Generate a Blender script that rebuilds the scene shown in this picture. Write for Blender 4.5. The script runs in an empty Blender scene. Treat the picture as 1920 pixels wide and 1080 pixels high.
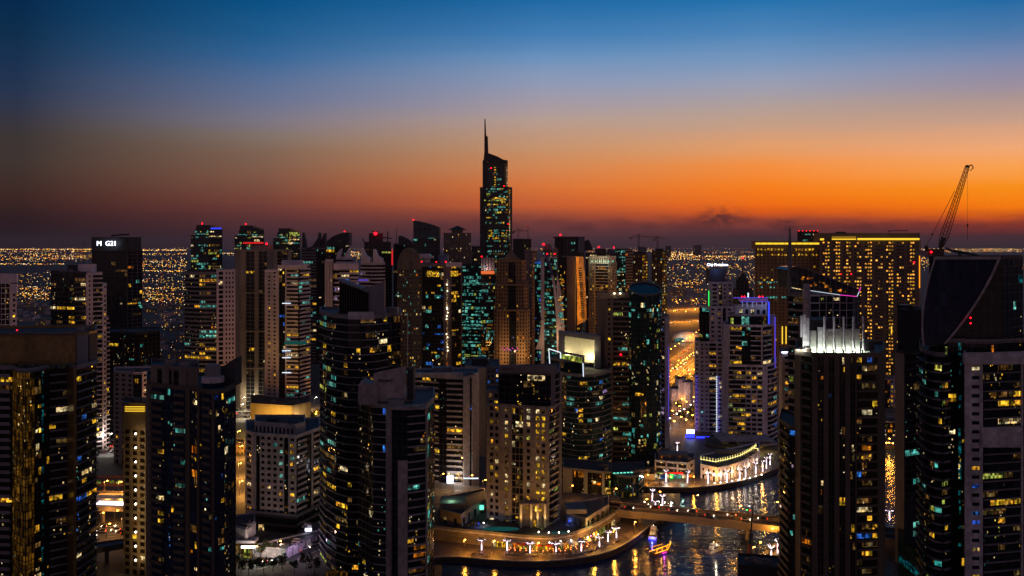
import bpy, bmesh, math, random
from mathutils import Vector
R = math.radians
SC = bpy.context.scene
COL = SC.collection
FOC, HOR, CAMH = 1662.0, 460.0, 150.0          # focal length in photo pixels, horizon row, camera height in metres

# ------------------------------------------------------------------ camera
cd = bpy.data.cameras.new("camera"); cam = bpy.data.objects.new("camera", cd); COL.objects.link(cam)
cam.location = (0, 0, CAMH); cam.rotation_euler = (R(90), 0, 0)
cd.sensor_width = 36.0; cd.lens = 36.0 * FOC / 1920.0
cd.shift_y = -(540 - HOR) / 1920.0
cd.clip_start = 1.0; cd.clip_end = 60000.0
SC.camera = cam
SC.render.resolution_x, SC.render.resolution_y = 1024, 576
SC.view_settings.view_transform = 'Standard'; SC.view_settings.look = 'None'
SC.view_settings.exposure = 0.0; SC.view_settings.gamma = 1.0
SC.render.engine = 'CYCLES'
SC.cycles.max_bounces = 6; SC.cycles.diffuse_bounces = 2; SC.cycles.glossy_bounces = 4
SC.cycles.sample_clamp_indirect = 4.0
SC.cycles.use_denoising = True
SC.cycles.caustics_reflective = False; SC.cycles.caustics_refractive = False

def lin(c):
    def f(v):
        v /= 255.0
        return v / 12.92 if v <= 0.04045 else ((v + 0.055) / 1.055) ** 2.4
    return (f(c[0]), f(c[1]), f(c[2]), 1.0)

# ------------------------------------------------------------------ sky: after sunset, the glow low on the right
W = bpy.data.worlds.new("World"); SC.world = W; W.use_nodes = True
def build_sky():
    nt = W.node_tree; N = nt.nodes; L = nt.links
    for n in list(N): N.remove(n)
    def mth(op, a, b=None, c=None, clamp=False):
        n = N.new('ShaderNodeMath'); n.operation = op; n.use_clamp = clamp
        for i, v in enumerate((a, b, c)):
            if v is None: continue
            if isinstance(v, (int, float)): n.inputs[i].default_value = v
            else: L.new(v, n.inputs[i])
        return n.outputs[0]
    tc = N.new('ShaderNodeTexCoord'); sp = N.new('ShaderNodeSeparateXYZ'); L.new(tc.outputs['Generated'], sp.inputs[0])
    x, y, z = sp.outputs
    el = mth('MULTIPLY', mth('ARCSINE', z), 180 / math.pi)
    az = mth('MULTIPLY', mth('ARCTAN2', x, y), 180 / math.pi)
    # slow unevenness of the haze bands, long along the horizon
    cb = N.new('ShaderNodeCombineXYZ'); L.new(mth('MULTIPLY', az, 0.06), cb.inputs[0]); L.new(mth('MULTIPLY', el, 0.75), cb.inputs[1])
    nz = N.new('ShaderNodeTexNoise'); nz.inputs['Scale'].default_value = 1.0; nz.inputs['Detail'].default_value = 6.0
    L.new(cb.outputs[0], nz.inputs['Vector'])
    el2 = mth('ADD', el, mth('MULTIPLY', mth('SUBTRACT', nz.outputs['Fac'], 0.5), 0.7))
    def ramp(stops, dom=20.0):
        r = N.new('ShaderNodeValToRGB'); e = r.color_ramp.elements
        while len(e) > 1: e.remove(e[-1])
        for i, (d, c) in enumerate(stops):
            q = e[0] if i == 0 else e.new(d / dom)
            q.position = d / dom; q.color = lin(c)
        L.new(mth('DIVIDE', el2, dom, clamp=True), r.inputs[0])
        return r.outputs[0]
    def col(azd, rows):
        """sky colours read down one bearing: (photo row, colour)"""
        st = [(math.degrees(math.atan((460 - py) / 1662.0 * math.cos(R(azd)))), c) for py, c in rows]
        st.sort(); top = st[-1][1]
        return ramp(st + [(20, tuple(v * .7 for v in top))])
    c1 = col(-29, [(0, (0, 40, 76)), (64, (8, 45, 76)), (106, (20, 48, 80)), (150, (30, 50, 80)), (190, (42, 52, 75)), (225, (52, 52, 64)), (255, (58, 52, 52)), (300, (62, 51, 47)), (340, (61, 44, 40)), (370, (60, 37, 33)), (400, (45, 27, 29)), (430, (35, 22, 27)), (460, (28, 20, 25))])
    c2 = col(-15.5, [(0, (0, 80, 132)), (64, (30, 92, 142)), (106, (52, 101, 150)), (150, (86, 110, 150)), (190, (106, 115, 145)), (225, (124, 118, 132)), (255, (130, 114, 105)), (290, (129, 100, 84)), (330, (129, 88, 70)), (370, (120, 68, 57)), (400, (104, 55, 52)), (420, (82, 47, 50)), (440, (66, 40, 47)), (460, (50, 33, 40))])
    c3 = col(2, [(0, (26, 104, 164)), (64, (66, 125, 180)), (106, (106, 146, 190)), (150, (142, 155, 184)), (190, (164, 155, 168)), (225, (184, 158, 146)), (275, (200, 148, 110)), (310, (212, 137, 86)), (350, (220, 118, 58)), (385, (204, 96, 50)), (402, (155, 74, 54)), (420, (116, 59, 56)), (445, (88, 52, 57)), (460, (66, 43, 50))])
    c4 = col(16, [(0, (32, 114, 174)), (64, (80, 134, 185)), (106, (116, 150, 190)), (150, (150, 159, 184)), (190, (174, 160, 160)), (225, (196, 160, 138)), (275, (230, 160, 108)), (310, (248, 146, 66)), (350, (254, 130, 26)), (385, (248, 110, 12)), (402, (222, 90, 22)), (414, (155, 66, 46)), (430, (98, 51, 54)), (445, (66, 42, 49)), (460, (54, 38, 46))])
    c5 = col(29.2, [(0, (30, 105, 164)), (50, (70, 120, 170)), (106, (120, 136, 174)), (150, (150, 142, 164)), (190, (176, 151, 146)), (225, (202, 160, 138)), (275, (244, 170, 118)), (310, (254, 164, 82)), (350, (255, 146, 22)), (385, (255, 126, 2)), (404, (226, 96, 12)), (416, (182, 70, 34)), (430, (132, 49, 40)), (441, (76, 42, 46)), (460, (50, 38, 45))])
    rear = ramp([(0, (116, 90, 88)), (5, (168, 130, 124)), (10, (150, 118, 124)), (20, (56, 60, 88))])
    def mix(f, a, b):
        m = N.new('ShaderNodeMix'); m.data_type = 'RGBA'
        L.new(f, m.inputs[0]); L.new(a, m.inputs[6]); L.new(b, m.inputs[7]); return m.outputs[2]
    def step(a0, a1, v):
        n = N.new('ShaderNodeMapRange'); n.interpolation_type = 'SMOOTHSTEP'
        n.inputs[1].default_value = a0; n.inputs[2].default_value = a1; L.new(v, n.inputs[0]); return n.outputs[0]
    def lstep(a0, a1, v):
        n = N.new('ShaderNodeMapRange'); n.clamp = True
        n.inputs[1].default_value = a0; n.inputs[2].default_value = a1; L.new(v, n.inputs[0]); return n.outputs[0]
    c = mix(lstep(-29, -15.5, az), c1, c2); c = mix(lstep(-15.5, 2, az), c, c3)
    c = mix(lstep(2, 16, az), c, c4); c = mix(lstep(16, 29.2, az), c, c5)
    c = mix(step(50, 110, mth('ABSOLUTE', az)), c, rear)
    # dark smoke drifting low over the horizon on the right
    cb2 = N.new('ShaderNodeCombineXYZ'); L.new(mth('MULTIPLY', az, 0.32), cb2.inputs[0]); L.new(mth('MULTIPLY', el, 0.95), cb2.inputs[1])
    n2 = N.new('ShaderNodeTexNoise'); n2.inputs['Scale'].default_value = 1.5; n2.inputs['Detail'].default_value = 7.0
    L.new(cb2.outputs[0], n2.inputs['Vector'])
    def bump(v, c0, w):
        return mth('POWER', 2.718, mth('MULTIPLY', mth('POWER', mth('DIVIDE', mth('ABSOLUTE', mth('SUBTRACT', v, c0)), w), 2.0), -1.0))
    puff = mth('MULTIPLY', bump(az, 13.1, 1.15), bump(el, 1.75, 0.58))
    puff = mth('ADD', puff, mth('MULTIPLY', bump(az, 17.1, 0.5), bump(el, 1.15, 0.45)))
    band = mth('MULTIPLY', bump(el, 1.25, 0.55), mth('MULTIPLY', step(-14, 6, az), 0.75))
    cb3 = N.new('ShaderNodeCombineXYZ'); L.new(mth('MULTIPLY', az, 1.1), cb3.inputs[0]); L.new(mth('MULTIPLY', el, 1.9), cb3.inputs[1])
    n3 = N.new('ShaderNodeTexNoise'); n3.inputs['Scale'].default_value = 1.3; n3.inputs['Detail'].default_value = 6.0; n3.inputs['Distortion'].default_value = .5
    L.new(cb3.outputs[0], n3.inputs['Vector'])
    sm = mth('ADD', mth('MULTIPLY', band, lstep(0.40, 0.68, n2.outputs['Fac'])), mth('MULTIPLY', puff, lstep(0.36, 0.56, n3.outputs['Fac'])), clamp=True)
    dk = N.new('ShaderNodeRGB'); dk.outputs[0].default_value = lin((72, 38, 42))
    c = mix(mth('MULTIPLY', sm, 0.8), c, dk.outputs[0])
    bg = N.new('ShaderNodeBackground'); L.new(c, bg.inputs[0]); bg.inputs[1].default_value = 1.0
    st = N.new('ShaderNodeTexSky'); st.sky_type = 'NISHITA'; st.sun_disc = False
    st.sun_elevation = R(-2.0); st.sun_rotation = R(33)
    bg2 = N.new('ShaderNodeBackground'); L.new(st.outputs[0], bg2.inputs[0]); bg2.inputs[1].default_value = 0.006
    ad = N.new('ShaderNodeAddShader'); L.new(bg.outputs[0], ad.inputs[0]); L.new(bg2.outputs[0], ad.inputs[1])
    o = N.new('ShaderNodeOutputWorld'); L.new(ad.outputs[0], o.inputs[0])
build_sky()
sd = bpy.data.lights.new("sun", 'SUN'); sd.energy = 0.04; sd.angle = R(8); sd.color = (1.0, 0.55, 0.25)
so_ = bpy.data.objects.new("sun", sd); COL.objects.link(so_)
so_.rotation_euler = Vector((math.sin(R(33)), math.cos(R(33)), math.sin(R(1.5)))).to_track_quat('Z', 'Y').to_euler()

# ------------------------------------------------------------------ materials
MAT = {}
def newmat(name):
    m = bpy.data.materials.new(name); m.use_nodes = True; MAT[name] = m
    nt = m.node_tree
    for n in list(nt.nodes): nt.nodes.remove(n)
    o = nt.nodes.new('ShaderNodeOutputMaterial')
    return m, nt, o
def wall_mat(name, col, rough=0.7, var=0.25, panel=0.0, metal=0.0, scale=0.15):
    m, nt, o = newmat(name); N, L = nt.nodes, nt.links
    p = N.new('ShaderNodeBsdfPrincipled'); L.new(p.outputs[0], o.inputs[0])
    p.inputs['Roughness'].default_value = rough; p.inputs['Metallic'].default_value = metal
    g = N.new('ShaderNodeNewGeometry')
    nz = N.new('ShaderNodeTexNoise'); nz.inputs['Scale'].default_value = scale; nz.inputs['Detail'].default_value = 8
    mp = N.new('ShaderNodeMapping'); mp.inputs['Scale'].default_value = (1, 1, 0.35)
    L.new(g.outputs['Position'], mp.inputs[0]); L.new(mp.outputs[0], nz.inputs['Vector'])
    mr = N.new('ShaderNodeMapRange'); mr.inputs[3].default_value = 1 - var; mr.inputs[4].default_value = 1 + var
    mr.inputs[1].default_value = .3; mr.inputs[2].default_value = .7
    L.new(nz.outputs['Fac'], mr.inputs[0])
    mul = N.new('ShaderNodeMix'); mul.data_type = 'RGBA'; mul.blend_type = 'MULTIPLY'; mul.inputs[0].default_value = 1
    mul.inputs[6].default_value = (*col, 1); L.new(mr.outputs[0], mul.inputs[7])
    out = mul.outputs[2]
    if panel:
        wn = N.new('ShaderNodeTexWhiteNoise'); sn = N.new('ShaderNodeVectorMath'); sn.operation = 'SNAP'
        sn.inputs[1].default_value = (panel, panel, panel); L.new(g.outputs['Position'], sn.inputs[0]); L.new(sn.outputs[0], wn.inputs['Vector'])
        m2 = N.new('ShaderNodeMapRange'); m2.inputs[3].default_value = .75; m2.inputs[4].default_value = 1.2; L.new(wn.outputs['Value'], m2.inputs[0])
        mu = N.new('ShaderNodeMix'); mu.data_type = 'RGBA'; mu.blend_type = 'MULTIPLY'; mu.inputs[0].default_value = 1
        L.new(out, mu.inputs[6]); L.new(m2.outputs[0], mu.inputs[7]); out = mu.outputs[2]
    L.new(out, p.inputs['Base Color'])
    return m
def glass_mat(name, col, rough=0.06, spec=0.22, cell=(1.6, 1.6, 3.3)):
    m, nt, o = newmat(name); N, L = nt.nodes, nt.links
    p = N.new('ShaderNodeBsdfPrincipled'); L.new(p.outputs[0], o.inputs[0])
    p.inputs['Roughness'].default_value = rough; p.inputs['Specular IOR Level'].default_value = spec
    g = N.new('ShaderNodeNewGeometry')
    sn = N.new('ShaderNodeVectorMath'); sn.operation = 'SNAP'; sn.inputs[1].default_value = cell
    wn = N.new('ShaderNodeTexWhiteNoise'); L.new(g.outputs['Position'], sn.inputs[0]); L.new(sn.outputs[0], wn.inputs['Vector'])
    pw = N.new('ShaderNodeMath'); pw.operation = 'POWER'; pw.inputs[1].default_value = 5; L.new(wn.outputs['Value'], pw.inputs[0])
    mx = N.new('ShaderNodeMix'); mx.data_type = 'RGBA'; L.new(pw.outputs[0], mx.inputs[0])
    mx.inputs[6].default_value = (*col, 1); mx.inputs[7].default_value = (col[0] * 2 + .008, col[1] * 2 + .008, col[2] * 2 + .008, 1)
    L.new(mx.outputs[2], p.inputs['Base Color'])
    # panes lean very slightly apart, so reflections break from pane to pane
    vm = N.new('ShaderNodeVectorMath'); vm.operation = 'MULTIPLY_ADD'; L.new(wn.outputs['Color'], vm.inputs[0])
    vm.inputs[1].default_value = (.05, .05, .05); vm.inputs[2].default_value = (-.025, -.025, -.025)
    ad = N.new('ShaderNodeVectorMath'); L.new(g.outputs['Normal'], ad.inputs[0]); L.new(vm.outputs[0], ad.inputs[1])
    nm = N.new('ShaderNodeVectorMath'); nm.operation = 'NORMALIZE'; L.new(ad.outputs[0], nm.inputs[0]); L.new(nm.outputs[0], p.inputs['Normal'])
    return m
def lit_mat(name, c1, c2, strength, cell=(.9, .9, 1.7), lo=.12):
    """a lit room behind glass: uneven light, furniture and curtains as dark patches"""
    m, nt, o = newmat(name); N, L = nt.nodes, nt.links
    g = N.new('ShaderNodeNewGeometry')
    def wnoise(c):
        sn = N.new('ShaderNodeVectorMath'); sn.operation = 'SNAP'; sn.inputs[1].default_value = c
        wn = N.new('ShaderNodeTexWhiteNoise'); L.new(g.outputs['Position'], sn.inputs[0]); L.new(sn.outputs[0], wn.inputs['Vector'])
        return wn
    a = wnoise(cell); b = wnoise((3.1, 3.1, 3.4))
    nz = N.new('ShaderNodeTexNoise'); nz.inputs['Scale'].default_value = .55; nz.inputs['Detail'].default_value = 5; L.new(g.outputs['Position'], nz.inputs['Vector'])
    mr = N.new('ShaderNodeMapRange'); mr.inputs[1].default_value = .35; mr.inputs[2].default_value = .68; mr.inputs[3].default_value = lo; mr.inputs[4].default_value = 1.1
    L.new(nz.outputs['Fac'], mr.inputs[0])
    def mul(x, y):
        n = N.new('ShaderNodeMath'); n.operation = 'MULTIPLY'
        L.new(x, n.inputs[0])
        if isinstance(y, float): n.inputs[1].default_value = y
        else: L.new(y, n.inputs[1])
        return n.outputs[0]
    m1 = N.new('ShaderNodeMapRange'); m1.inputs[3].default_value = -.22; m1.inputs[4].default_value = 1.55; L.new(a.outputs['Value'], m1.inputs[0])
    m2 = N.new('ShaderNodeMapRange'); m2.inputs[3].default_value = .3; m2.inputs[4].default_value = 1.3; L.new(b.outputs['Value'], m2.inputs[0])
    mx0 = N.new('ShaderNodeMath'); mx0.operation = 'MAXIMUM'; L.new(m1.outputs[0], mx0.inputs[0]); mx0.inputs[1].default_value = .07
    s = mul(mul(mul(mr.outputs[0], mx0.outputs[0]), m2.outputs[0]), float(strength))
    mx = N.new('ShaderNodeMix'); mx.data_type = 'RGBA'; L.new(b.outputs['Color'], mx.inputs[0])
    mx.inputs[6].default_value = lin(c1); mx.inputs[7].default_value = lin(c2)
    e = N.new('ShaderNodeEmission'); L.new(mx.outputs[2], e.inputs[0]); L.new(s, e.inputs[1])
    gl = N.new('ShaderNodeBsdfGlossy'); gl.inputs['Roughness'].default_value = .1; gl.inputs[0].default_value = (.04, .04, .04, 1)
    ad = N.new('ShaderNodeAddShader'); L.new(e.outputs[0], ad.inputs[0]); L.new(gl.outputs[0], ad.inputs[1]); L.new(ad.outputs[0], o.inputs[0])
    m.cycles.emission_sampling = 'NONE'
    return m
def emit_mat(name, c, strength, sample=False):
    m, nt, o = newmat(name)
    e = nt.nodes.new('ShaderNodeEmission'); e.inputs[0].default_value = lin(c); e.inputs[1].default_value = strength
    nt.links.new(e.outputs[0], o.inputs[0])
    m.cycles.emission_sampling = 'AUTO' if sample else 'NONE'
    return m

wall_mat('white', (.62, .57, .64), panel=1.3); wall_mat('pinkwhite', (.60, .50, .53)); wall_mat('palestone', (.50, .445, .40), panel=1.2); wall_mat('palegrey', (.38, .345, .36), panel=1.6)
wall_mat('beige', (.135, .11, .088)); wall_mat('warmbeige', (.25, .20, .15)); wall_mat('stone', (.33, .275, .225), panel=1.1); wall_mat('podiumstone', (.17, .135, .11), panel=1.4)
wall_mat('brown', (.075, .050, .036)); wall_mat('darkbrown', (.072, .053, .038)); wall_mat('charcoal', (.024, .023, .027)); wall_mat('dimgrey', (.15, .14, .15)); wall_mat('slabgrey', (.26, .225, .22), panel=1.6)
wall_mat('bronze', (.155, .10, .035), rough=.35, metal=.3, panel=1.5); wall_mat('dullgold', (.21, .155, .085)); wall_mat('goldstone', (.30, .215, .11)); wall_mat('ornate', (.235, .135, .065))
wall_mat('concrete', (.16, .15, .15)); wall_mat('roofing', (.05, .048, .052)); wall_mat('redlit_concrete', (.20, .07, .045)); wall_mat('steel', (.08, .075, .08), rough=.45, metal=.5)
wall_mat('craneorange', (.62, .17, .04), rough=.5); wall_mat('darkmetal', (.02, .02, .022), rough=.5)
wall_mat('cloth_red', (.55, .05, .02), rough=.9); wall_mat('cloth_white', (.7, .62, .55), rough=.9)
wall_mat('carpaint', (.30, .30, .31), rough=.3, var=.6, panel=9.0); wall_mat('hullwhite', (.6, .58, .58), rough=.35); wall_mat('hullwood', (.12, .06, .03), rough=.5)
wall_mat('bark', (.09, .06, .04)); wall_mat('leaf', (.045, .06, .022), rough=.6, var=.5, scale=.8); wall_mat('palmleaf', (.05, .06, .025), rough=.55, var=.5, scale=.8)
glass_mat('glass_dark', (.007, .008, .012)); glass_mat('glass_blue', (.007, .016, .04)); glass_mat('glass_teal', (.006, .022, .026)); glass_mat('glass_brown', (.012, .008, .005))
glass_mat('wedge_glass', (.035, .038, .036), rough=.15, cell=(2.5, 2.5, 2.5))
glass_mat('glass_sail', (.004, .008, .026), rough=.08, spec=.1, cell=(1.4, 1.4, 7))
lit_mat('Y', (255, 212, 48), (255, 165, 45), 1.5, lo=.05); lit_mat('W', (255, 240, 190), (255, 205, 120), 1.6, lo=.06); lit_mat('T', (60, 225, 215), (150, 240, 215), .7, cell=(1.3, 1.3, 2.5))
lit_mat('G', (190, 240, 110), (240, 220, 90), .8); lit_mat('B', (60, 90, 255), (60, 160, 255), .8); lit_mat('D', (200, 125, 50), (140, 130, 80), .42)
lit_mat('A', (170, 112, 28), (130, 92, 30), .30, cell=(.9, .9, 3.4), lo=.22); lit_mat('O', (255, 165, 40), (255, 120, 20), .9)
lit_mat('H', (255, 190, 80), (255, 150, 40), 2.0, lo=.5); lit_mat('Cy', (20, 130, 170), (30, 190, 180), .25, lo=.05); lit_mat('P', (170, 150, 255), (255, 210, 230), .9)
emit_mat('red_lamp', (255, 10, 25), 9); emit_mat('sign_white', (225, 232, 255), 4.5); emit_mat('sign_blue', (50, 70, 255), 1.4); emit_mat('sign_green', (40, 255, 90), 1.6)
emit_mat('sodium', (255, 150, 45), 55); emit_mat('lampwhite', (255, 240, 215), 22); emit_mat('gold_strip', (255, 205, 55), 1.25); emit_mat('neon', (225, 240, 255), 1.3)
emit_mat('fairy', (255, 226, 244), 5.0, True); emit_mat('magenta', (255, 60, 200), 1.6); emit_mat('purple', (110, 85, 255), .6); emit_mat('teal_sign', (120, 255, 220), 1.2)
emit_mat('headlamp', (255, 236, 205), 12); emit_mat('taillamp', (255, 40, 15), 6); emit_mat('train_light', (255, 240, 255), 3.5, True); emit_mat('sign_red', (255, 30, 20), 1.5)
emit_mat('dhow_light', (255, 150, 30), 5.0, True); emit_mat('boat_blue', (30, 40, 255), 5.0, True); emit_mat('pool', (60, 170, 165), .14); emit_mat('flood', (255, 240, 190), 8)
emit_mat('orange_strip', (255, 140, 20), 2.0); emit_mat('lamp_red', (255, 40, 20), 14, True); emit_mat('lamp_green', (30, 255, 90), 9, True); emit_mat('lamp_pink', (255, 110, 190), 12, True)
wall_mat('skin', (.42, .26, .18), var=.05); wall_mat('hair', (.03, .02, .015), var=.05)
emit_mat('red_dim', (255, 40, 45), .7); wall_mat('pinkdark', (.16, .12, .13)); wall_mat('darkline', (.04, .035, .04)); wall_mat('tealstone', (.05, .06, .065)); wall_mat('blue_drum', (.03, .10, .22), rough=.4); emit_mat('orange_dim', (255, 120, 60), .8); wall_mat('reddark', (.10, .04, .04)); wall_mat('bluedark', (.05, .07, .16)); wall_mat('orange_wall', (.55, .33, .12), var=.4, panel=3.0, scale=.25); wall_mat('cranesteel', (.06, .03, .02))
emit_mat('fairywarm', (255, 235, 140), 2.4); emit_mat('candle', (255, 130, 60), 14)
wall_mat('ornate2', (.115, .078, .055)); emit_mat('gold_dim', (200, 150, 40), .45); wall_mat('cream', (.62, .55, .40), var=.12)

# ------------------------------------------------------------------ mesh helpers
def XY(px, Y): return ((px - 960) / FOC * Y, Y)
def Z(py, Y): return CAMH + (HOR - py) / FOC * Y
def P(px, py, Y): return Vector(((px - 960) / FOC * Y, Y, Z(py, Y)))
def G(px, py, z=0.0):
    Y = (CAMH - z) * FOC / (py - HOR)
    return Vector(((px - 960) / FOC * Y, Y, z))
def proj(v): return (960 + v[0] / v[1] * FOC, HOR - (v[2] - CAMH) / v[1] * FOC)

class MB:
    def __init__(s): s.v = []; s.f = []; s.m = []; s.mats = []
    def mi(s, m):
        if m not in s.mats: s.mats.append(m)
        return s.mats.index(m)
    def quad(s, a, b, c, d, m):
        i = len(s.v); s.v += [tuple(a), tuple(b), tuple(c), tuple(d)]; s.f.append((i, i + 1, i + 2, i + 3)); s.m.append(s.mi(m))
    def poly(s, pts, m):
        i = len(s.v); s.v += [tuple(p) for p in pts]; s.f.append(tuple(range(i, i + len(pts)))); s.m.append(s.mi(m))
    def hexa(s, lo, hi, m):
        """four lower and four upper corners"""
        i = len(s.v); s.v += [tuple(p) for p in lo] + [tuple(p) for p in hi]; k = s.mi(m)
        for f in ((3, 2, 1, 0), (4, 5, 6, 7), (0, 1, 5, 4), (1, 2, 6, 5), (2, 3, 7, 6), (3, 0, 4, 7)):
            s.f.append(tuple(i + j for j in f)); s.m.append(k)
    def box(s, x0, x1, y0, y1, z0, z1, m):
        s.hexa([(x0, y0, z0), (x1, y0, z0), (x1, y1, z0), (x0, y1, z0)], [(x0, y0, z1), (x1, y0, z1), (x1, y1, z1), (x0, y1, z1)], m)
    def prism(s, pts, z0, z1, m, top=None, mtop=None):
        n = len(pts); i = len(s.v); k = s.mi(m)
        zt = top or [z1] * n
        s.v += [(p[0], p[1], z0) for p in pts] + [(p[0], p[1], zt[j]) for j, p in enumerate(pts)]
        for j in range(n):
            q = (j + 1) % n; s.f.append((i + j, i + q, i + n + q, i + n + j)); s.m.append(k)
        s.f.append(tuple(i + n + j for j in range(n))); s.m.append(s.mi(mtop or m))
        s.f.append(tuple(i + j for j in reversed(range(n)))); s.m.append(k)
    def extrude(s, pts, d, m):
        """closed outline of 3D points pushed along d"""
        n = len(pts); i = len(s.v); k = s.mi(m); d = Vector(d)
        s.v += [tuple(p) for p in pts] + [tuple(Vector(p) + d) for p in pts]
        s.f.append(tuple(i + j for j in range(n))); s.f.append(tuple(i + n + j for j in reversed(range(n)))); s.m += [k, k]
        for j in range(n):
            q = (j + 1) % n; s.f.append((i + j, i + n + j, i + n + q, i + q)); s.m.append(k)
    def tube(s, a, b, r, m, r2=None, n=6):
        a, b = Vector(a), Vector(b); d = (b - a)
        if d.length < 1e-6: return
        q = d.to_track_quat('Z', 'Y'); r2 = r if r2 is None else r2; i = len(s.v); k = s.mi(m)
        for c, rr in ((a, r), (b, r2)):
            for j in range(n):
                t = 2 * math.pi * j / n; s.v.append(tuple(c + q @ Vector((rr * math.cos(t), rr * math.sin(t), 0))))
        for j in range(n):
            p = (j + 1) % n; s.f.append((i + j, i + p, i + n + p, i + n + j)); s.m.append(k)
        s.f.append(tuple(i + j for j in reversed(range(n)))); s.f.append(tuple(i + n + j for j in range(n))); s.m += [k, k]
    def ball(s, c, r, m, n=6, sz=1.0):
        rings = [(-.5, .87), (0, 1), (.5, .87)]; i = len(s.v); k = s.mi(m)
        s.v.append((c[0], c[1], c[2] - r * sz))
        for h, w in rings:
            for j in range(n):
                t = 2 * math.pi * j / n; s.v.append((c[0] + r * w * math.cos(t), c[1] + r * w * math.sin(t), c[2] + r * h * sz))
        s.v.append((c[0], c[1], c[2] + r * sz)); e = len(s.v) - 1
        for j in range(n):
            p = (j + 1) % n
            s.f.append((i, i + 1 + p, i + 1 + j)); s.m.append(k)
            for q in range(2):
                o = i + 1 + q * n; s.f.append((o + j, o + p, o + n + p, o + n + j)); s.m.append(k)
            o = i + 1 + 2 * n; s.f.append((o + j, o + p, e)); s.m.append(k)
    def octa(s, c, r, m):
        i = len(s.v); k = s.mi(m); x, y, z = c
        s.v += [(x - r, y, z), (x, y - r, z), (x + r, y, z), (x, y + r, z), (x, y, z - r), (x, y, z + r)]
        for f in ((0, 1, 5), (1, 2, 5), (2, 3, 5), (3, 0, 5), (1, 0, 4), (2, 1, 4), (3, 2, 4), (0, 3, 4)):
            s.f.append(tuple(i + j for j in f)); s.m.append(k)
    def mesh(s, name):
        me = bpy.data.meshes.new(name); me.from_pydata(s.v, [], s.f)
        for m in s.mats: me.materials.append(MAT[m])
        me.polygons.foreach_set('material_index', s.m); me.update(); return me
    def build(s, name, parent=None, loc=None):
        if not s.f: return None
        return link(name, s.mesh(name), parent, loc)
def link(name, me, parent=None, loc=None):
    o = bpy.data.objects.new(name, me); COL.objects.link(o)
    if parent is not None: o.parent = parent
    if loc is not None: o.location = loc
    return o
def tag(o, label=None, cat=None, group=None, kind=None):
    if label: o['label'] = label
    if cat: o['category'] = cat
    if group: o['group'] = group
    if kind: o['kind'] = kind
    return o
def empty(name, loc, label, cat, group=None, rz=0):
    o = bpy.data.objects.new(name, None); COL.objects.link(o); o.location = loc; o.rotation_euler = (0, 0, rz); o.empty_display_size = .5
    return tag(o, label, cat, group)
def point_light(loc, power, color, parent=None, radius=.4, name="lamp_or_fill_light"):
    d = bpy.data.lights.new(name, 'POINT'); d.energy = power; d.color = color; d.shadow_soft_size = radius
    o = bpy.data.objects.new(name, d); COL.objects.link(o); o.location = loc
    if parent is not None: o.parent = parent
    return o
def spot_light(loc, target, power, color, angle, parent=None, radius=.3):
    d = bpy.data.lights.new("spot_light", 'SPOT'); d.energy = power; d.color = color; d.spot_size = R(angle); d.spot_blend = .8; d.shadow_soft_size = radius
    o = bpy.data.objects.new("spot_light", d); COL.objects.link(o); o.location = loc
    o.rotation_euler = (Vector(loc) - Vector(target)).to_track_quat('Z', 'Y').to_euler()
    if parent is not None: o.parent = parent
    return o
def text_mesh(body, m, width, depth=.3):
    cu = bpy.data.curves.new("letters", 'FONT'); cu.body = body; cu.extrude = depth / 2; cu.align_x = 'LEFT'
    ob = bpy.data.objects.new("letters", cu); COL.objects.link(ob)
    bpy.context.view_layer.update()
    me = bpy.data.meshes.new_from_object(ob.evaluated_get(bpy.context.evaluated_depsgraph_get()))
    bpy.data.objects.remove(ob); bpy.data.curves.remove(cu)
    xs = [v.co.x for v in me.vertices]; s = width / (max(xs) - min(xs)); x0 = min(xs)
    for v in me.vertices: v.co = ((v.co.x - x0) * s, -v.co.z, v.co.y * s)      # stands upright, faces -Y
    me.materials.clear(); me.materials.append(MAT[m]); return me

# ------------------------------------------------------------------ tower builder
# bays of a face, left to right: kind, share of the width, columns, options
def pu(w, n, ww=.6, wh=.55, lit=.06, c='Y', wall=None): return ('punch', w, n, dict(ww=ww, wh=wh, lit=lit, c=c, wall=wall))
def gl(w, n, lit=.05, c='Y', slab=.25, mull=.14, wall=None, part=True): return ('glass', w, n, dict(lit=lit, c=c, slab=slab, mull=mull, wall=wall, part=part))
def bd(w, n, h=.35, lit=.05, c='Y', out=.3, wall=None): return ('band', w, n, dict(h=h, lit=lit, c=c, out=out, wall=wall))
def ba(w, n, out=1.4, rail=.9, lit=.05, c='Y', wall=None, railm=None): return ('balc', w, n, dict(out=out, rail=rail, lit=lit, c=c, wall=wall, railm=railm))
def so(w, wall=None, out=.5): return ('solid', w, 0, dict(wall=wall, out=out))
def dk(w): return ('dark', w, 0, {})
def full(w, n, lit=1.0, c='A', wall=None): return ('glass', w, n, dict(lit=lit, c=c, slab=.2, mull=.12, wall=wall, part=False))
def V(pts, top, faces, bot=None, fh=3.4, wall=None, D=22, glass=None, roof='roofing', parapet=1.1, rowvar=0.0, back=None):
    return dict(pts=pts, top=top, faces=faces, bot=bot, fh=fh, wall=wall, D=D, glass=glass, roof=roof, parapet=parapet, rowvar=rowvar, back=back)

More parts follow.
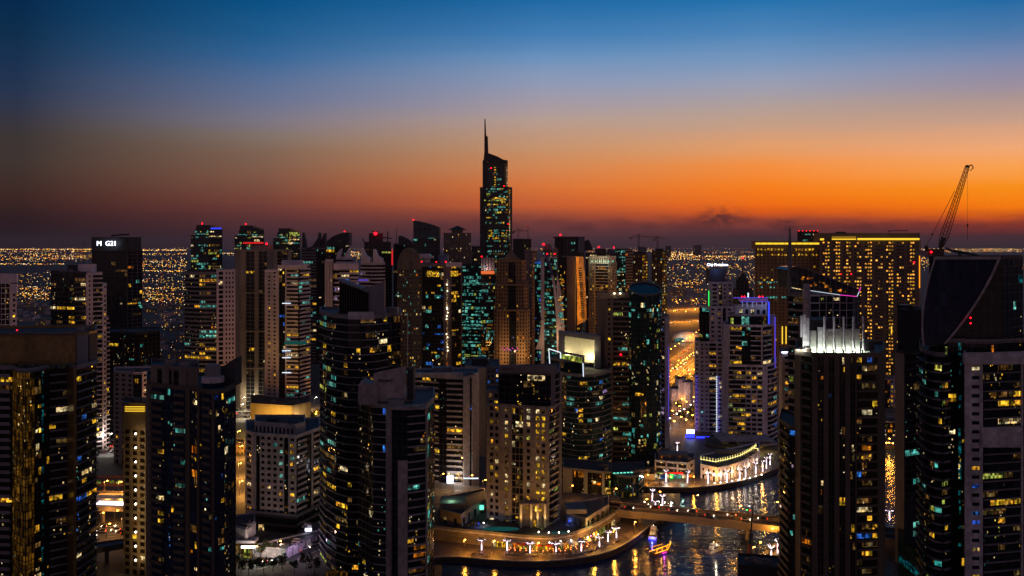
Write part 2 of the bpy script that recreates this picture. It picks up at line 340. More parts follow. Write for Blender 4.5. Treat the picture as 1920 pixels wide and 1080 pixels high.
TW = []
class Tower:
    def __init__(s, name, label, vols, wall='white', glass='glass_dark', cat='tower', group=None, near=None, base=0.0):
        s.vols = vols; s.wall = wall; s.glass = glass
        pts = [q for v in vols for q in v['pts']]
        s.Y = min(q[1] for q in vols[0]['pts']); s.near = (s.Y < 720) if near is None else near
        c = vols[0]['pts']; a, b = XY(*c[0]), XY(*c[-1])
        s.org = Vector(((a[0] + b[0]) / 2, (a[1] + b[1]) / 2 + 8, base)); s.base = base
        s.root = empty(name, s.org, label, cat, group)
        s.extra = {}; s.px0 = min(q[0] for q in pts); s.px1 = max(q[0] for q in pts)
        s.rng = random.Random(sum(ord(ch) for ch in label) * 7 + int(s.Y))
        TW.append(s)
    def part(s, name):
        if name not in s.extra: s.extra[name] = MB()
        return s.extra[name]
    def loc(s, v): return Vector(v) - s.org
    def bx(s, name, px0, px1, pt, pb, Y, D, m):
        """box with its front at depth Y, between photo columns and rows"""
        x0, x1 = (px0 - 960) / FOC * Y - s.org.x, (px1 - 960) / FOC * Y - s.org.x
        s.part(name).box(x0, x1, Y - s.org.y, Y + D - s.org.y, Z(pb, Y) - s.org.z, Z(pt, Y) - s.org.z, m)
    def own(s, name, px0, px1, pt, pb, Y, D, m):
        mb = MB(); x0, x1 = (px0 - 960) / FOC * Y, (px1 - 960) / FOC * Y
        mb.box(x0 - s.org.x, x1 - s.org.x, Y - s.org.y, Y + D - s.org.y, Z(pb, Y) - s.org.z, Z(pt, Y) - s.org.z, m)
        return mb.build(name, s.root)
    def beacon(s, px, py, Y, r=None):
        r = (r or max(.35, Y * .0011)) * .78
        mb = MB(); c = s.loc(P(px, py, Y)); mb.tube(c - Vector((0, 0, r * 2.5)), c, r * .3, 'darkmetal'); 
        o = mb.build('beacon', s.root); l = MB(); l.ball(c, r, 'red_lamp'); l.build('lamp', o)
    def mast(s, px, pt, pb, Y, r=.25, name='mast'):
        mb = MB(); mb.tube(s.loc(P(px, pb, Y)), s.loc(P(px, pt, Y)), r, 'darkmetal', r * .5); mb.build(name, s.root)
    def text(s, body, px0, px1, pb, Y, m, name='sign', depth=.3):
        w = (px1 - px0) / FOC * Y; me = text_mesh(body, m, w, depth); me.name = name
        o = link(name, me, s.root, s.loc(P(px0, pb, Y))); return o

def occluded(px, py, Y, own):
    for t in TW:
        if t is own or t.px1 < px or t.px0 > px: continue
        for v in t.vols:
            a = [q[0] for q in v['pts']]; y = max(q[1] for q in v['pts'])
            if y < Y - 4 and min(a) + 1.5 < px < max(a) - 1.5 and py > v['top'] + 3 and (v['bot'] is None or py < v['bot'] - 2): return True
    return False

PANES = {}
def pane_mesh(m):
    if m not in PANES:
        mb = MB(); mb.hexa([(-.5, 0, -.5), (.5, 0, -.5), (.5, .03, -.5), (-.5, .03, -.5)], [(-.5, 0, .5), (.5, 0, .5), (.5, .03, .5), (-.5, .03, .5)], m)
        PANES[m] = mb.mesh('window')
    return PANES[m]

def build_tower(T):
    rng = T.rng; org = T.org
    wallmb, glassmb, roofmb = MB(), MB(), MB()
    wins, balcs, glint_bays = [], [], []
    for v in T.vols:
        W_ = v['wall'] or T.wall; GL = v['glass'] or T.glass
        pts = [XY(*q) for q in v['pts']]; Yr = v['pts'][0][1]
        ym = sum(q[1] for q in v['pts']) / len(v['pts'])
        z1 = Z(v['top'], ym); z0 = T.base if v['bot'] is None else Z(v['bot'], ym)
        D = v['D']
        # the hidden back corners: same bearing as the ends, drawn in a little
        if v['back']: bk = [XY(*q) for q in v['back']]
        else:
            bl, br = pts[0], pts[-1]
            k = .997
            def bp(q, o):
                s = (q[1] + D) / q[1]; c = (pts[0][0] + pts[-1][0]) / 2 * s
                return (c + (q[0] * s - c) * k, q[1] + D)
            bk = [bp(br, 1), bp(bl, 0)]
        foot = pts + bk
        L = [(x - org.x, y - org.y) for x, y in foot]
        lz0, lz1 = z0 - org.z, z1 - org.z
        glassmb.prism(L, lz0, lz1 - .05, GL, mtop=v['roof'])
        if v['parapet']:
            # raised edge round the roof
            n = len(L); cx = sum(p[0] for p in L) / n; cy = sum(p[1] for p in L) / n
            for j in range(n):
                a, b = L[j], L[(j + 1) % n]
                ai, bi = [(p[0] + (cx - p[0]) * .03, p[1] + (cy - p[1]) * .03) for p in (a, b)]
                ao, bo = [(p[0] - (cx - p[0]) * .012, p[1] - (cy - p[1]) * .012) for p in (a, b)]
                wallmb.hexa([(*ao, lz1 - .6), (*bo, lz1 - .6), (*bi, lz1 - .6), (*ai, lz1 - .6)],
                            [(*ao, lz1 + v['parapet']), (*bo, lz1 + v['parapet']), (*bi, lz1 + v['parapet']), (*ai, lz1 + v['parapet'])], W_)
        fh = v['fh']; nf = max(1, int(round((lz1 - lz0) / fh))); fh = (lz1 - lz0) / nf
        rowf = [max(0.05, 1 + v['rowvar'] * rng.uniform(-1, 1.6)) for _ in range(nf)]
        for fi, bays in enumerate(v['faces']):
            a, b = L[fi], L[fi + 1]
            ux, uy = b[0] - a[0], b[1] - a[1]; ln = math.hypot(ux, uy); ux /= ln; uy /= ln; nx, ny = uy, -ux
            def fb(mb, u0, u1, za, zb, d0, d1, m, a=a, ux=ux, uy=uy, nx=nx, ny=ny):
                def q(u, d, z): return (a[0] + ux * u + nx * d, a[1] + uy * u + ny * d, z)
                mb.hexa([q(u0, d1, za), q(u1, d1, za), q(u1, d0, za), q(u0, d0, za)], [q(u0, d1, zb), q(u1, d1, zb), q(u1, d0, zb), q(u0, d0, zb)], m)
            tot = sum(x[1] for x in bays); u = 0.0
            for kind, w, n, o in bays:
                u0 = u; u1 = u + ln * w / tot; u = u1
                wm = o.get('wall') or W_
                if kind == 'solid': fb(wallmb, u0, u1, lz0, lz1, -.1, o['out'], wm); continue
                if kind == 'dark': continue
                cw = (u1 - u0) / n
                zmin = Z(1098, ym) - org.z
                def win(k, i, ws, hs, zc, d, room=1, n=n, cw=cw, u0=u0, o=o):
                    lit = o['lit'] * rowf[k] * (1 if o['lit'] >= .6 else 1.8) / (1 if room == 1 or o['lit'] >= 1 else 1.4)
                    if used.get(k, -1) >= i or rng.random() >= lit: return
                    c = o['c']
                    cc = rng.choice(c)
                    if o['lit'] < .6 and cc in 'YWGO' and rng.random() < .42: cc = 'D'
                    run = min(n - i, rng.choice((1, 1, 2, 3)) if room > 1 else 1); used[k] = i + run - 1
                    uc = u0 + (i + run / 2) * cw; w_ = cw * (run - 1 + ws)
                    if o.get('part') and rng.random() < .55:  # narrowed panes: half-curtained rooms that also stand in for mirrored lights
                        q = rng.uniform(.3, .8); uc += (rng.random() - .5) * w_ * (1 - q); w_ *= q
                    if zc < zmin: return
                    p = Vector((a[0] + ux * uc + nx * d, a[1] + uy * uc + ny * d, zc))
                    px, py = proj(p + org)
                    if px < -4 or px > 1924 or occluded(px, py, p.y + org.y, T): return
                    wins.append((p, (ux, uy), w_, hs, cc))
                used = {}
                if T.near and kind in ('glass', 'balc', 'band') and o['lit'] > .015: glint_bays.append((a, ux, uy, nx, ny, u0, u1, max(lz0, zmin), lz1, o['c']))
                if kind == 'punch':
                    ws, wh = o['ww'], o['wh']; pw = cw * (1 - ws)
                    for i in range(n + 1):
                        l = u0 + i * cw - pw / 2; r = l + pw
                        fb(wallmb, max(l, u0), min(r, u1), lz0, lz1, -.1, .36, wm)
                    for k in range(nf):
                        z = lz0 + k * fh
                        if z + fh < zmin: continue
                        fb(wallmb, u0, u1, z + fh * (1 - (1 - wh) * .45), z + fh * (1 + (1 - wh) * .55), -.1, .31, wm)
                        for i in range(n): win(k, i, ws, fh * wh * .98, z + fh * ((1 - wh) * .55 + wh / 2), .08)
                elif kind == 'glass':
                    for i in range(n + 1):
                        l = u0 + i * cw; fb(wallmb, max(l - o['mull'] / 2, u0), min(l + o['mull'] / 2, u1), lz0, lz1, -.1, .16, o.get('wall') or 'darkmetal')
                    for k in range(nf):
                        z = lz0 + k * fh
                        if z + fh < zmin: continue
                        if o['slab']: fb(wallmb, u0, u1, z + fh - o['slab'], z + fh, -.1, .2, o.get('wall') or 'darkmetal')
                        for i in range(n): win(k, i, .95, (fh - o['slab']) * (.95 if not o.get('part') else rng.choice((.95, .95, .6, .4))), z + (fh - o['slab']) / 2, .06, 2)
                elif kind == 'band':
                    for k in range(nf):
                        z = lz0 + k * fh
                        if z + fh < zmin: continue
                        fb(wallmb, u0, u1, z + fh * (1 - o['h']), z + fh, -.1, o['out'], wm)
                        for i in range(n): win(k, i, .97, fh * (1 - o['h']) * .97, z + fh * (1 - o['h']) / 2, .06, 2)
                elif kind == 'balc':
                    rm = o['railm'] or wm
                    for k in range(nf):
                        z = lz0 + k * fh
                        if z + fh < zmin: continue
                        balcs.append((fb, u0, u1, z, o['out'], o['rail'], wm, rm, a, (ux, uy), (nx, ny)))
                        for i in range(n): win(k, i, .9, fh * .58, z + fh * .58, .06, 2)
    if T.near and org.z < 5:
        v = max((q for q in T.vols), key=lambda q: len(q['pts']) * 0 - q['top']); pts = [XY(*q) for q in v['pts']]
        zt = Z(v['top'], sum(q[1] for q in v['pts']) / len(v['pts'])) - org.z - .1
        if v['top'] > HOR + 40:
            for j in range(4):
                u = rng.uniform(.2, .8); i = min(int(u * (len(pts) - 1)), len(pts) - 2); f = u * (len(pts) - 1) - i
                x = pts[i][0] + (pts[i + 1][0] - pts[i][0]) * f; y = pts[i][1] + (pts[i + 1][1] - pts[i][1]) * f; s_ = 1 + rng.uniform(3, v['D'] * .6) / y
                w, d, h = rng.uniform(.9, 2.2), rng.uniform(.8, 2.0), rng.uniform(.9, 2.6); um = MB(); um.box(-w, w, -d, d, 0, h, rng.choice(('dimgrey', 'slabgrey', 'concrete'))); um.box(-w * .7, w * .7, -d * .7, d * .7, h, h + .25, 'darkmetal'); um.tube((w * .8, 0, .3), (w * .8 + 1.6, 0, .3), .18, 'steel')
                um.build('roof_unit', T.root, (x * s_ - org.x, y * s_ - org.y, zt))
    # balconies: single objects where they show, the rest in one part
    rest = MB(); cnt = 0; cache = {}
    rng.shuffle(balcs) if False else None
    balcs.sort(key=lambda q: -q[3])
    for fb, u0, u1, z, out, rail, wm, rm, a, uu, nn in balcs:
        c = Vector((a[0] + uu[0] * (u0 + u1) / 2 + nn[0] * out, a[1] + uu[1] * (u0 + u1) / 2 + nn[1] * out, z)) + org
        px, py = proj(c)
        vis = -5 < px < 1925 and py < 1085 and not occluded(px, py, c.y, T)
        def shape(mb, z):
            g = (u1 - u0) * .012
            fb(mb, u0 + g, u1 - g, z - .18, z + .2, -.05, out, wm)
            if rail: fb(mb, u0 + g, u1 - g, z + .2, z + .2 + rail, out - .12, out - .02, rm)
        if T.near and vis and cnt < 90:
            key = (id(fb), u0, u1)
            if key not in cache:
                mb = MB(); shape(mb, 0.0); cache[key] = mb.mesh('balcony')
            link('balcony', cache[key], T.root, (0, 0, z)); cnt += 1
        else: shape(rest, z)
    if rest.f: tag(rest.build('balcony' if cnt else 'balconies', T.root), kind='stuff')
    if wallmb.f: wallmb.build('wall', T.root)
    glassmb.build('glazing', T.root)
    for a, ux, uy, nx, ny, u0, u1, za, zb, c in glint_bays:  # small glowing panes added to imitate city lights mirrored in the glass
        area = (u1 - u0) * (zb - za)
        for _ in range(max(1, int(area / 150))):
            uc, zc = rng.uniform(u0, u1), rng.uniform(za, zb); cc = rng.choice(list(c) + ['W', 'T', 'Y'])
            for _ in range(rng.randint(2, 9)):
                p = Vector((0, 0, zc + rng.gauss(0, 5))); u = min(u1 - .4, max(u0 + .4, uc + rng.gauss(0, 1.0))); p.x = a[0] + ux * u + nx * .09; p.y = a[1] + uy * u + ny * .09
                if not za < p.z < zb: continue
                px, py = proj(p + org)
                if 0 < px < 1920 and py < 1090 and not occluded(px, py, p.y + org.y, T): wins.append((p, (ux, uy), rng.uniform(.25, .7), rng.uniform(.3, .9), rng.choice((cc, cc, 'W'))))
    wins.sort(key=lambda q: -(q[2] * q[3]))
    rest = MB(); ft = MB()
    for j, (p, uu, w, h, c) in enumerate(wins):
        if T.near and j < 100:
            o = link('window', pane_mesh(c), T.root, p); o.rotation_euler = (0, 0, math.atan2(uu[1], uu[0])); o.scale = (w, 1, h)  # real windows and the added glint panes alike
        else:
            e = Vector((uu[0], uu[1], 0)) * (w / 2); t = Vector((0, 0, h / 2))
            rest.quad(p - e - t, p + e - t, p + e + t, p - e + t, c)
    if rest.f: tag(rest.build('window' if T.near else 'windows', T.root), kind='stuff')  # on near towers: windows and the added glint panes together
    for k, mb in T.extra.items(): mb.build(k, T.root)

# ------------------------------------------------------------------ ground, canal, quays, roads
def sheet(name, pts, z, m, kind='structure'):
    mb = MB(); mb.poly([(p[0], p[1], z) for p in pts], m); return tag(mb.build(name), kind=kind)
def slab(name, pts, z0, z1, m, mtop=None, kind='structure'):
    mb = MB(); mb.prism([(p[0], p[1]) for p in pts], z0, z1, m, mtop=mtop); return tag(mb.build(name), kind=kind)
def ground_mat(name, cols, scale, rough=.85):
    m, nt, o = newmat(name); N, L = nt.nodes, nt.links
    p = N.new('ShaderNodeBsdfPrincipled'); p.inputs['Roughness'].default_value = rough; L.new(p.outputs[0], o.inputs[0])
    g = N.new('ShaderNodeNewGeometry'); nz = N.new('ShaderNodeTexNoise'); nz.inputs['Scale'].default_value = scale; nz.inputs['Detail'].default_value = 9
    L.new(g.outputs['Position'], nz.inputs['Vector'])
    r = N.new('ShaderNodeValToRGB'); e = r.color_ramp.elements
    e[0].position = .35; e[0].color = (*cols[0], 1); e[1].position = .65; e[1].color = (*cols[-1], 1)
    if len(cols) > 2: q = e.new(.5); q.color = (*cols[1], 1)
    L.new(nz.outputs['Fac'], r.inputs[0]); L.new(r.outputs[0], p.inputs['Base Color'])
ground_mat('sand', [(.05, .042, .035), (.09, .075, .058), (.13, .11, .085)], .02)
ground_mat('unlit_sand', [(.02, .016, .012), (.045, .035, .025), (.10, .08, .055)], .02)  # sand darkened: the lack of lamplight off the roads is in its colour
ground_mat('lamplit_road', [(.10, .085, .065), (.15, .13, .10), (.2, .17, .13)], .05)  # road paled: part of the lamplight on it is put into the colour
ground_mat('asphalt', [(.04, .04, .042), (.055, .054, .053), (.07, .068, .066)], .3)
ground_mat('paving', [(.045, .034, .028), (.08, .058, .045), (.125, .09, .07)], .5, .55)
ground_mat('lightpaving', [(.25, .23, .22), (.33, .31, .29)], .25, .7)
ground_mat('quaystone', [(.035, .03, .028), (.07, .06, .055)], .4)
ground_mat('grass', [(.015, .022, .008), (.03, .042, .014)], .5)
def water_mat():
    m, nt, o = newmat('water'); N, L = nt.nodes, nt.links
    p = N.new('ShaderNodeBsdfPrincipled'); L.new(p.outputs[0], o.inputs[0])
    p.inputs['Base Color'].default_value = (.006, .020, .080, 1); p.inputs['Roughness'].default_value = .10; p.inputs['IOR'].default_value = 1.33
    g = N.new('ShaderNodeNewGeometry')
    mp = N.new('ShaderNodeMapping'); mp.inputs['Scale'].default_value = (.16, .85, 1); mp.inputs['Rotation'].default_value = (0, 0, .25); L.new(g.outputs['Position'], mp.inputs[0])
    n1 = N.new('ShaderNodeTexNoise'); n1.inputs['Scale'].default_value = 1.0; n1.inputs['Detail'].default_value = 3; n1.inputs['Distortion'].default_value = .6; L.new(mp.outputs[0], n1.inputs['Vector'])
    n2 = N.new('ShaderNodeTexNoise'); n2.inputs['Scale'].default_value = .22; n2.inputs['Detail'].default_value = 3; L.new(mp.outputs[0], n2.inputs['Vector'])
    ad = N.new('ShaderNodeMath'); ad.operation = 'MULTIPLY_ADD'; L.new(n2.outputs['Fac'], ad.inputs[0]); ad.inputs[1].default_value = 1.4; L.new(n1.outputs['Fac'], ad.inputs[2])
    b = N.new('ShaderNodeBump'); b.inputs['Strength'].default_value = 1.0; b.inputs['Distance'].default_value = .28; L.new(ad.outputs[0], b.inputs['Height']); L.new(b.outputs[0], p.inputs['Normal'])
water_mat()

GX = 30000
sheet('ground', [(-GX, -400), (GX, -400), (GX, 30000), (-GX, 30000)], 0.0, 'sand')
def gp(px, py, z=0.0): v = G(px, py, z); return (v.x, v.y)
# the canal
sheet('canal_water', [gp(820, 1250), gp(2300, 1250), gp(2300, 800), gp(1700, 800), gp(1560, 850), gp(1470, 868), gp(1380, 900), gp(1195, 905), gp(1190, 950), gp(1270, 960), gp(1130, 1000), gp(1000, 1046), gp(830, 1046)], .10, 'water')
QZ = 3.0
def arc_px(pts, n=5, z=QZ):
    """smooth curve through photo points lying at height z"""
    out = []
    for i in range(len(pts) - 1):
        p0 = pts[max(i - 1, 0)]; p1 = pts[i]; p2 = pts[i + 1]; p3 = pts[min(i + 2, len(pts) - 1)]
        for k in range(n):
            t = k / n
            out.append(tuple(.5 * (2 * p1[j] + (p2[j] - p0[j]) * t + (2 * p0[j] - 5 * p1[j] + 4 * p2[j] - p3[j]) * t * t + (3 * p1[j] - p0[j] - 3 * p2[j] + p3[j]) * t ** 3) for j in (0, 1)))
    out.append(pts[-1]); return [gp(x, y, z) for x, y in out]
near_edge = arc_px([(800, 1046), (850, 1044), (900, 1048), (960, 1052), (1030, 1052), (1095, 1045), (1145, 1033), (1185, 1012), (1215, 989), (1240, 972), (1275, 955)])
NEARTOP = near_edge + [gp(1275, 925, QZ), gp(800, 925, QZ)]
slab('promenade', NEARTOP, -.5, QZ, 'quaystone', 'paving')
far_edge = arc_px([(1195, 912), (1240, 914), (1300, 914), (1350, 909), (1400, 899), (1440, 885), (1480, 868), (1560, 840)])
slab('far_promenade', far_edge + [gp(1560, 780, QZ), gp(1195, 780, QZ)], -.5, QZ, 'quaystone', 'paving')
slab('bridgehead_garden', [gp(1120, 990, QZ), gp(1190, 962, QZ), gp(1282, 958, QZ), gp(1272, 945, QZ), gp(1235, 934, QZ), gp(1195, 930, QZ), gp(1120, 930, QZ)], -.5, QZ - .02, 'quaystone', 'paving')
slab('right_promenade', [gp(1408, 1056, QZ), gp(1462, 1010, QZ), gp(1500, 985, QZ), gp(1760, 985, QZ), gp(1760, 1300, QZ), gp(1400, 1300, QZ)], -.5, QZ, 'quaystone', 'paving')
# kerbs of the quays
def kerb(edge, name):
    mb = MB()
    for a, b in zip(edge, edge[1:]):
        d = Vector((b[0] - a[0], b[1] - a[1], 0)); 
        if d.length < .1: continue
        n = Vector((-d.y, d.x, 0)).normalized()
        p = [Vector((*a, QZ - .25)) - n * .15, Vector((*b, QZ - .25)) - n * .15, Vector((*b, QZ - .25)) + n * .6, Vector((*a, QZ - .25)) + n * .6]
        mb.hexa(p, [q + Vector((0, 0, .55)) for q in p], 'lightpaving')
    return tag(mb.build(name), kind='structure')
kerb(near_edge, 'promenade_kerb'); kerb(far_edge, 'far_promenade_kerb')

def road(pts, w, z=.06, m='asphalt', lanes=2, name='road'):
    """pts on the ground in metres"""
    mb = MB(); pts = [Vector((p[0], p[1], 0)) for p in pts]; L = []; Rr = []
    for i, p in enumerate(pts):
        d = (pts[min(i + 1, len(pts) - 1)] - pts[max(i - 1, 0)]).normalized(); n = Vector((-d.y, d.x, 0))
        L.append(p + n * w / 2); Rr.append(p - n * w / 2)
    for i in range(len(pts) - 1):
        mb.quad(*(Vector((q.x, q.y, z)) for q in (Rr[i], Rr[i + 1], L[i + 1], L[i])), m)
    o = tag(mb.build(name), kind='structure')
    mk = MB()
    for i in range(len(pts) - 1):
        a, b = pts[i], pts[i + 1]; d = b - a; ln = d.length; d.normalize(); n = Vector((-d.y, d.x, 0))
        for l in range(lanes + 1):
            off = n * (w * (l / lanes - .5) * .94); edge = l in (0, lanes); t = 0
            while t < ln:
                e = min(ln, t + (ln if edge else 4))
                q0, q1 = a + d * t + off, a + d * e + off
                mk.quad(*(Vector((q.x, q.y, z + .03)) for q in (q0 - n * .12, q1 - n * .12, q1 + n * .12, q0 + n * .12)), 'hullwhite')
                t = e + 8
    tag(mk.build('road_markings'), kind='structure')
    return o

def street_lamp(pos, label, group, h=11.0, power=9000, color=(1.0, .52, .14), mat='sodium', r=.45, light=True, arm=1.6):
    e = empty('street_lamp', pos, label, 'street lamp', group)
    mb = MB(); mb.tube((0, 0, 0), (0, 0, h), .14, 'steel', .09); mb.tube((0, 0, h - .1), (arm, 0, h + .25), .07, 'steel'); mb.build('pole', e)
    l = MB(); l.ball((arm, 0, h + .1), r, mat, sz=.5); l.build('lamp_head', e)
    if light: point_light((arm, 0, h - .7), power, color, e)
    return e

# ------------------------------------------------------------------ foliage
def make_palm_mesh(seed, h, lit):
    rng = random.Random(seed)
    tr = MB(); pts = [Vector((.0, 0, 0))]
    bend = rng.uniform(-.4, .4)
    for k in range(1, 5): pts.append(Vector((bend * (k / 4) ** 2, 0, h * k / 4)))
    for a, b in zip(pts, pts[1:]): tr.tube(a, b, .20, 'bark', .17)
    top = pts[-1]; cr = MB(); st = MB()
    for j in range(17):
        az = 2 * math.pi * j / 17 + rng.uniform(-.15, .15); up = rng.uniform(.15, 1.1); ln = rng.uniform(2.6, 3.6)
        q = top.copy(); d = Vector((math.cos(az) * math.cos(up), math.sin(az) * math.cos(up), math.sin(up)))
        for k in range(6):
            n = q + d * (ln / 6); side = Vector((-math.sin(az), math.cos(az), 0)); wd = .62 * math.sin(math.pi * (k + .7) / 6.6)
            for sg in (1, -1):
                for tt in (.15, .6):
                    c = q.lerp(n, tt); cr.quad(c, q.lerp(n, tt + .28), q.lerp(n, tt + .5) + side * sg * wd - Vector((0, 0, .25)), c + side * sg * wd * .9 - Vector((0, 0, .28)), 'palmleaf')
            cr.tube(q, n, .04, 'palmleaf', n=3)
            d = (d - Vector((0, 0, .26))).normalized(); q = n
    if lit:
        for a, b in zip(pts, pts[1:]): st.tube(a, b, .24, 'fairy', .20)
        up, droop, stp, cnt = (.5, .24, .72, 9) if h < 5 else (1.0, .10, .70, 6)
        for j in range(cnt):
            az = 2 * math.pi * j / cnt + .3 + rng.uniform(-.2, .2); q = top.copy(); d = Vector((math.cos(az), math.sin(az), up)).normalized()
            for k in range(3):
                n = q + d * stp * rng.uniform(.8, 1.2); st.tube(q, n, .06, 'fairy', n=4); d = (d - Vector((0, 0, droop))).normalized(); q = n
    return tr.mesh('trunk'), cr.mesh('crown'), (st.mesh('light_string') if lit else None)
PALMS = {}
def palm(pos, label, group, lit=True, h=5.5, v=0):
    key = (lit, h, v)
    if key not in PALMS: PALMS[key] = make_palm_mesh(v * 31 + int(h * 10), h, lit)
    t, c, s = PALMS[key]; e = empty('palm_tree', pos, label, 'palm tree', group, rz=v * 1.3 + pos[0])
    link('trunk', t, e); link('crown', c, e)
    if s: link('light_string', s, e)
    return e
def make_tree_mesh(seed, h, r):
    rng = random.Random(seed); tr = MB(); cr = MB()
    tr.tube((0, 0, 0), (.1, 0, h * .5), .22, 'bark', .13)
    cl = []
    for k in range(8):
        az = rng.uniform(0, 6.28); q = Vector((math.cos(az) * r * rng.uniform(.2, .75), math.sin(az) * r * rng.uniform(.2, .75), h * rng.uniform(.55, .95)))
        tr.tube((.1, 0, h * rng.uniform(.3, .5)), q, .09, 'bark', .03, n=4); cl.append((q, r * rng.uniform(.35, .6)))
    for q, rr in cl:
        for _ in range(46):
            d = Vector((rng.gauss(0, 1), rng.gauss(0, 1), rng.gauss(0, .8))).normalized() * rr * rng.uniform(.5, 1.05)
            c = q + d; s = rng.uniform(.22, .5); a = Vector((rng.gauss(0, 1), rng.gauss(0, 1), rng.gauss(0, 1))).normalized(); b = a.cross(d).normalized()
            cr.quad(c - a * s, c - b * s, c + a * s, c + b * s, 'leaf')
    return tr.mesh('trunk'), cr.mesh('crown')
TREES = [make_tree_mesh(k, 6 + k * .7, 2.6 + .3 * k) for k in range(4)]
def tree(pos, label, group, v=0, s=1.0):
    e = empty('leafy_tree', pos, label, 'tree', group, rz=pos[0] * 1.7); e.scale = (s, s, s)
    link('trunk', TREES[v % 4][0], e); link('crown', TREES[v % 4][1], e); return e

# ================================================================== TOWERS, nearest first
YW = 'YYYW'; TT = 'TTTTW'; MX = 'YYWTG'

# -- left edge, gold-lit atrium
t = Tower('residential_tower', 'dark balconied tower with a bronze box crown and gold-lit glass atrium, at the left edge', [
    V([(-70, 352), (24, 350), (32, 343), (48, 340), (64, 344), (92, 352), (130, 357), (143, 350), (181, 366)], 690,
      [[ba(1, 4, 1.6, .95, .05, YW)], [full(1, 2)], [full(1, 3)], [full(1, 3)], [gl(.5, 2, .30, 'YYYYW'), gl(.2, 1, .5, ['Cy']), gl(.4, 2, .05, YW)], [ba(1, 3, 1.0, .35, .05, YW)], [so(1, 'bronze', .9)], [ba(1, 4, 1.0, .4, .06, 'YWB')]], fh=3.15, wall='dimgrey', D=30),
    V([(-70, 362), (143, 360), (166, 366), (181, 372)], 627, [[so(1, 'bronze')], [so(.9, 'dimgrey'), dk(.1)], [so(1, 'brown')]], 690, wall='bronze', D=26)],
    wall='dimgrey', glass='glass_brown')
t.beacon(32, 619, 366); t.beacon(181, 626, 374)
for q in range(9): t.bx('roof_terrace_planter', -40 + q * 19, -30 + q * 19, 684 - (q % 3), 691, 352, 2.0, 'leaf')
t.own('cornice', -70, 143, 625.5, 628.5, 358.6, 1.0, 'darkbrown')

# -- brown tower with penthouse and blue glass bay
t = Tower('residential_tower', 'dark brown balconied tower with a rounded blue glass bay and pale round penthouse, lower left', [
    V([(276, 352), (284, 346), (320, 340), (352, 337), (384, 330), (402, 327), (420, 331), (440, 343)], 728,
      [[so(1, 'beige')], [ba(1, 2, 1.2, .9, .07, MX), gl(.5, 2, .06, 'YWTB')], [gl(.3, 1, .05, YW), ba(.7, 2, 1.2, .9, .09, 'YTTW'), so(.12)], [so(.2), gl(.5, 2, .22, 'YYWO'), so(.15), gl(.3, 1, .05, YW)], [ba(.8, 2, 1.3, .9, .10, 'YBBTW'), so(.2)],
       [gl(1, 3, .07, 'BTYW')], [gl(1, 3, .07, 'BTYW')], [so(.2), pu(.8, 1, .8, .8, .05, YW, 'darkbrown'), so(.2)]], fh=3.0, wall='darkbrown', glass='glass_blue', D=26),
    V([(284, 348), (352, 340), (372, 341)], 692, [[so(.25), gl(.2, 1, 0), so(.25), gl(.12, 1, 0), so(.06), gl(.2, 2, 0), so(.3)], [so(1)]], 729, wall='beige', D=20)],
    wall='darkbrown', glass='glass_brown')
cyl = MB(); c = t.loc(P(399, 720, 341)); n = 20
for (z0, z1, m, r) in ((Z(733, 341), Z(716, 341), 'glass_blue', 3.9), (Z(716, 341), Z(705, 341), 'palegrey', 4.2), (Z(705, 341), Z(684, 341), 'dimgrey', 2.9)):
    cyl.prism([(c.x + r * math.cos(2 * math.pi * k / n), c.y + r * math.sin(2 * math.pi * k / n)) for k in range(n)], z0 - t.org.z, z1 - t.org.z, m)
cyl.build('penthouse', t.root)
fin = MB(); fin.extrude([t.loc(P(x, y, 345)) for x, y in ((412, 724), (440, 724), (440, 672), (430, 679), (412, 691))], (0, 9, 0), 'charcoal'); fin.build('roof_fin', t.root)

# -- gold-lit slab
t = Tower('residential_tower', 'narrow gold-lit stone tower with a vertical row of bright wall lamps, lower left', [
    V([(232, 405), (275, 402)], 760, [[so(1, 'dullgold')]], 804, D=16, wall='dullgold'),
    V([(232, 405), (275, 402)], 804, [[pu(1, 3, .62, .62, .03, YW)]], D=16, fh=3.2, wall='dullgold')], wall='dullgold', glass='glass_brown')
for k in range(3): t.own('roof_light_strip', 234, 271, 762.2 + k * 4, 763.6 + k * 4, 401.0, .3, 'gold_strip')
for k in range(10):
    py = 813 + k * 26.3; mb = MB(); mb.ball((0, -.4, 0), .42, 'lampwhite'); mb.box(-.3, .3, -.1, .6, -.2, .2, 'darkmetal')
    o = mb.build('wall_lamp', t.root, t.loc(P(255, py, 400.3)))
    point_light((0, -1.2, 1.6), 110, (1, .6, .15), o, .2); point_light((0, -1.2, -1.8), 110, (1, .6, .15), o, .2)

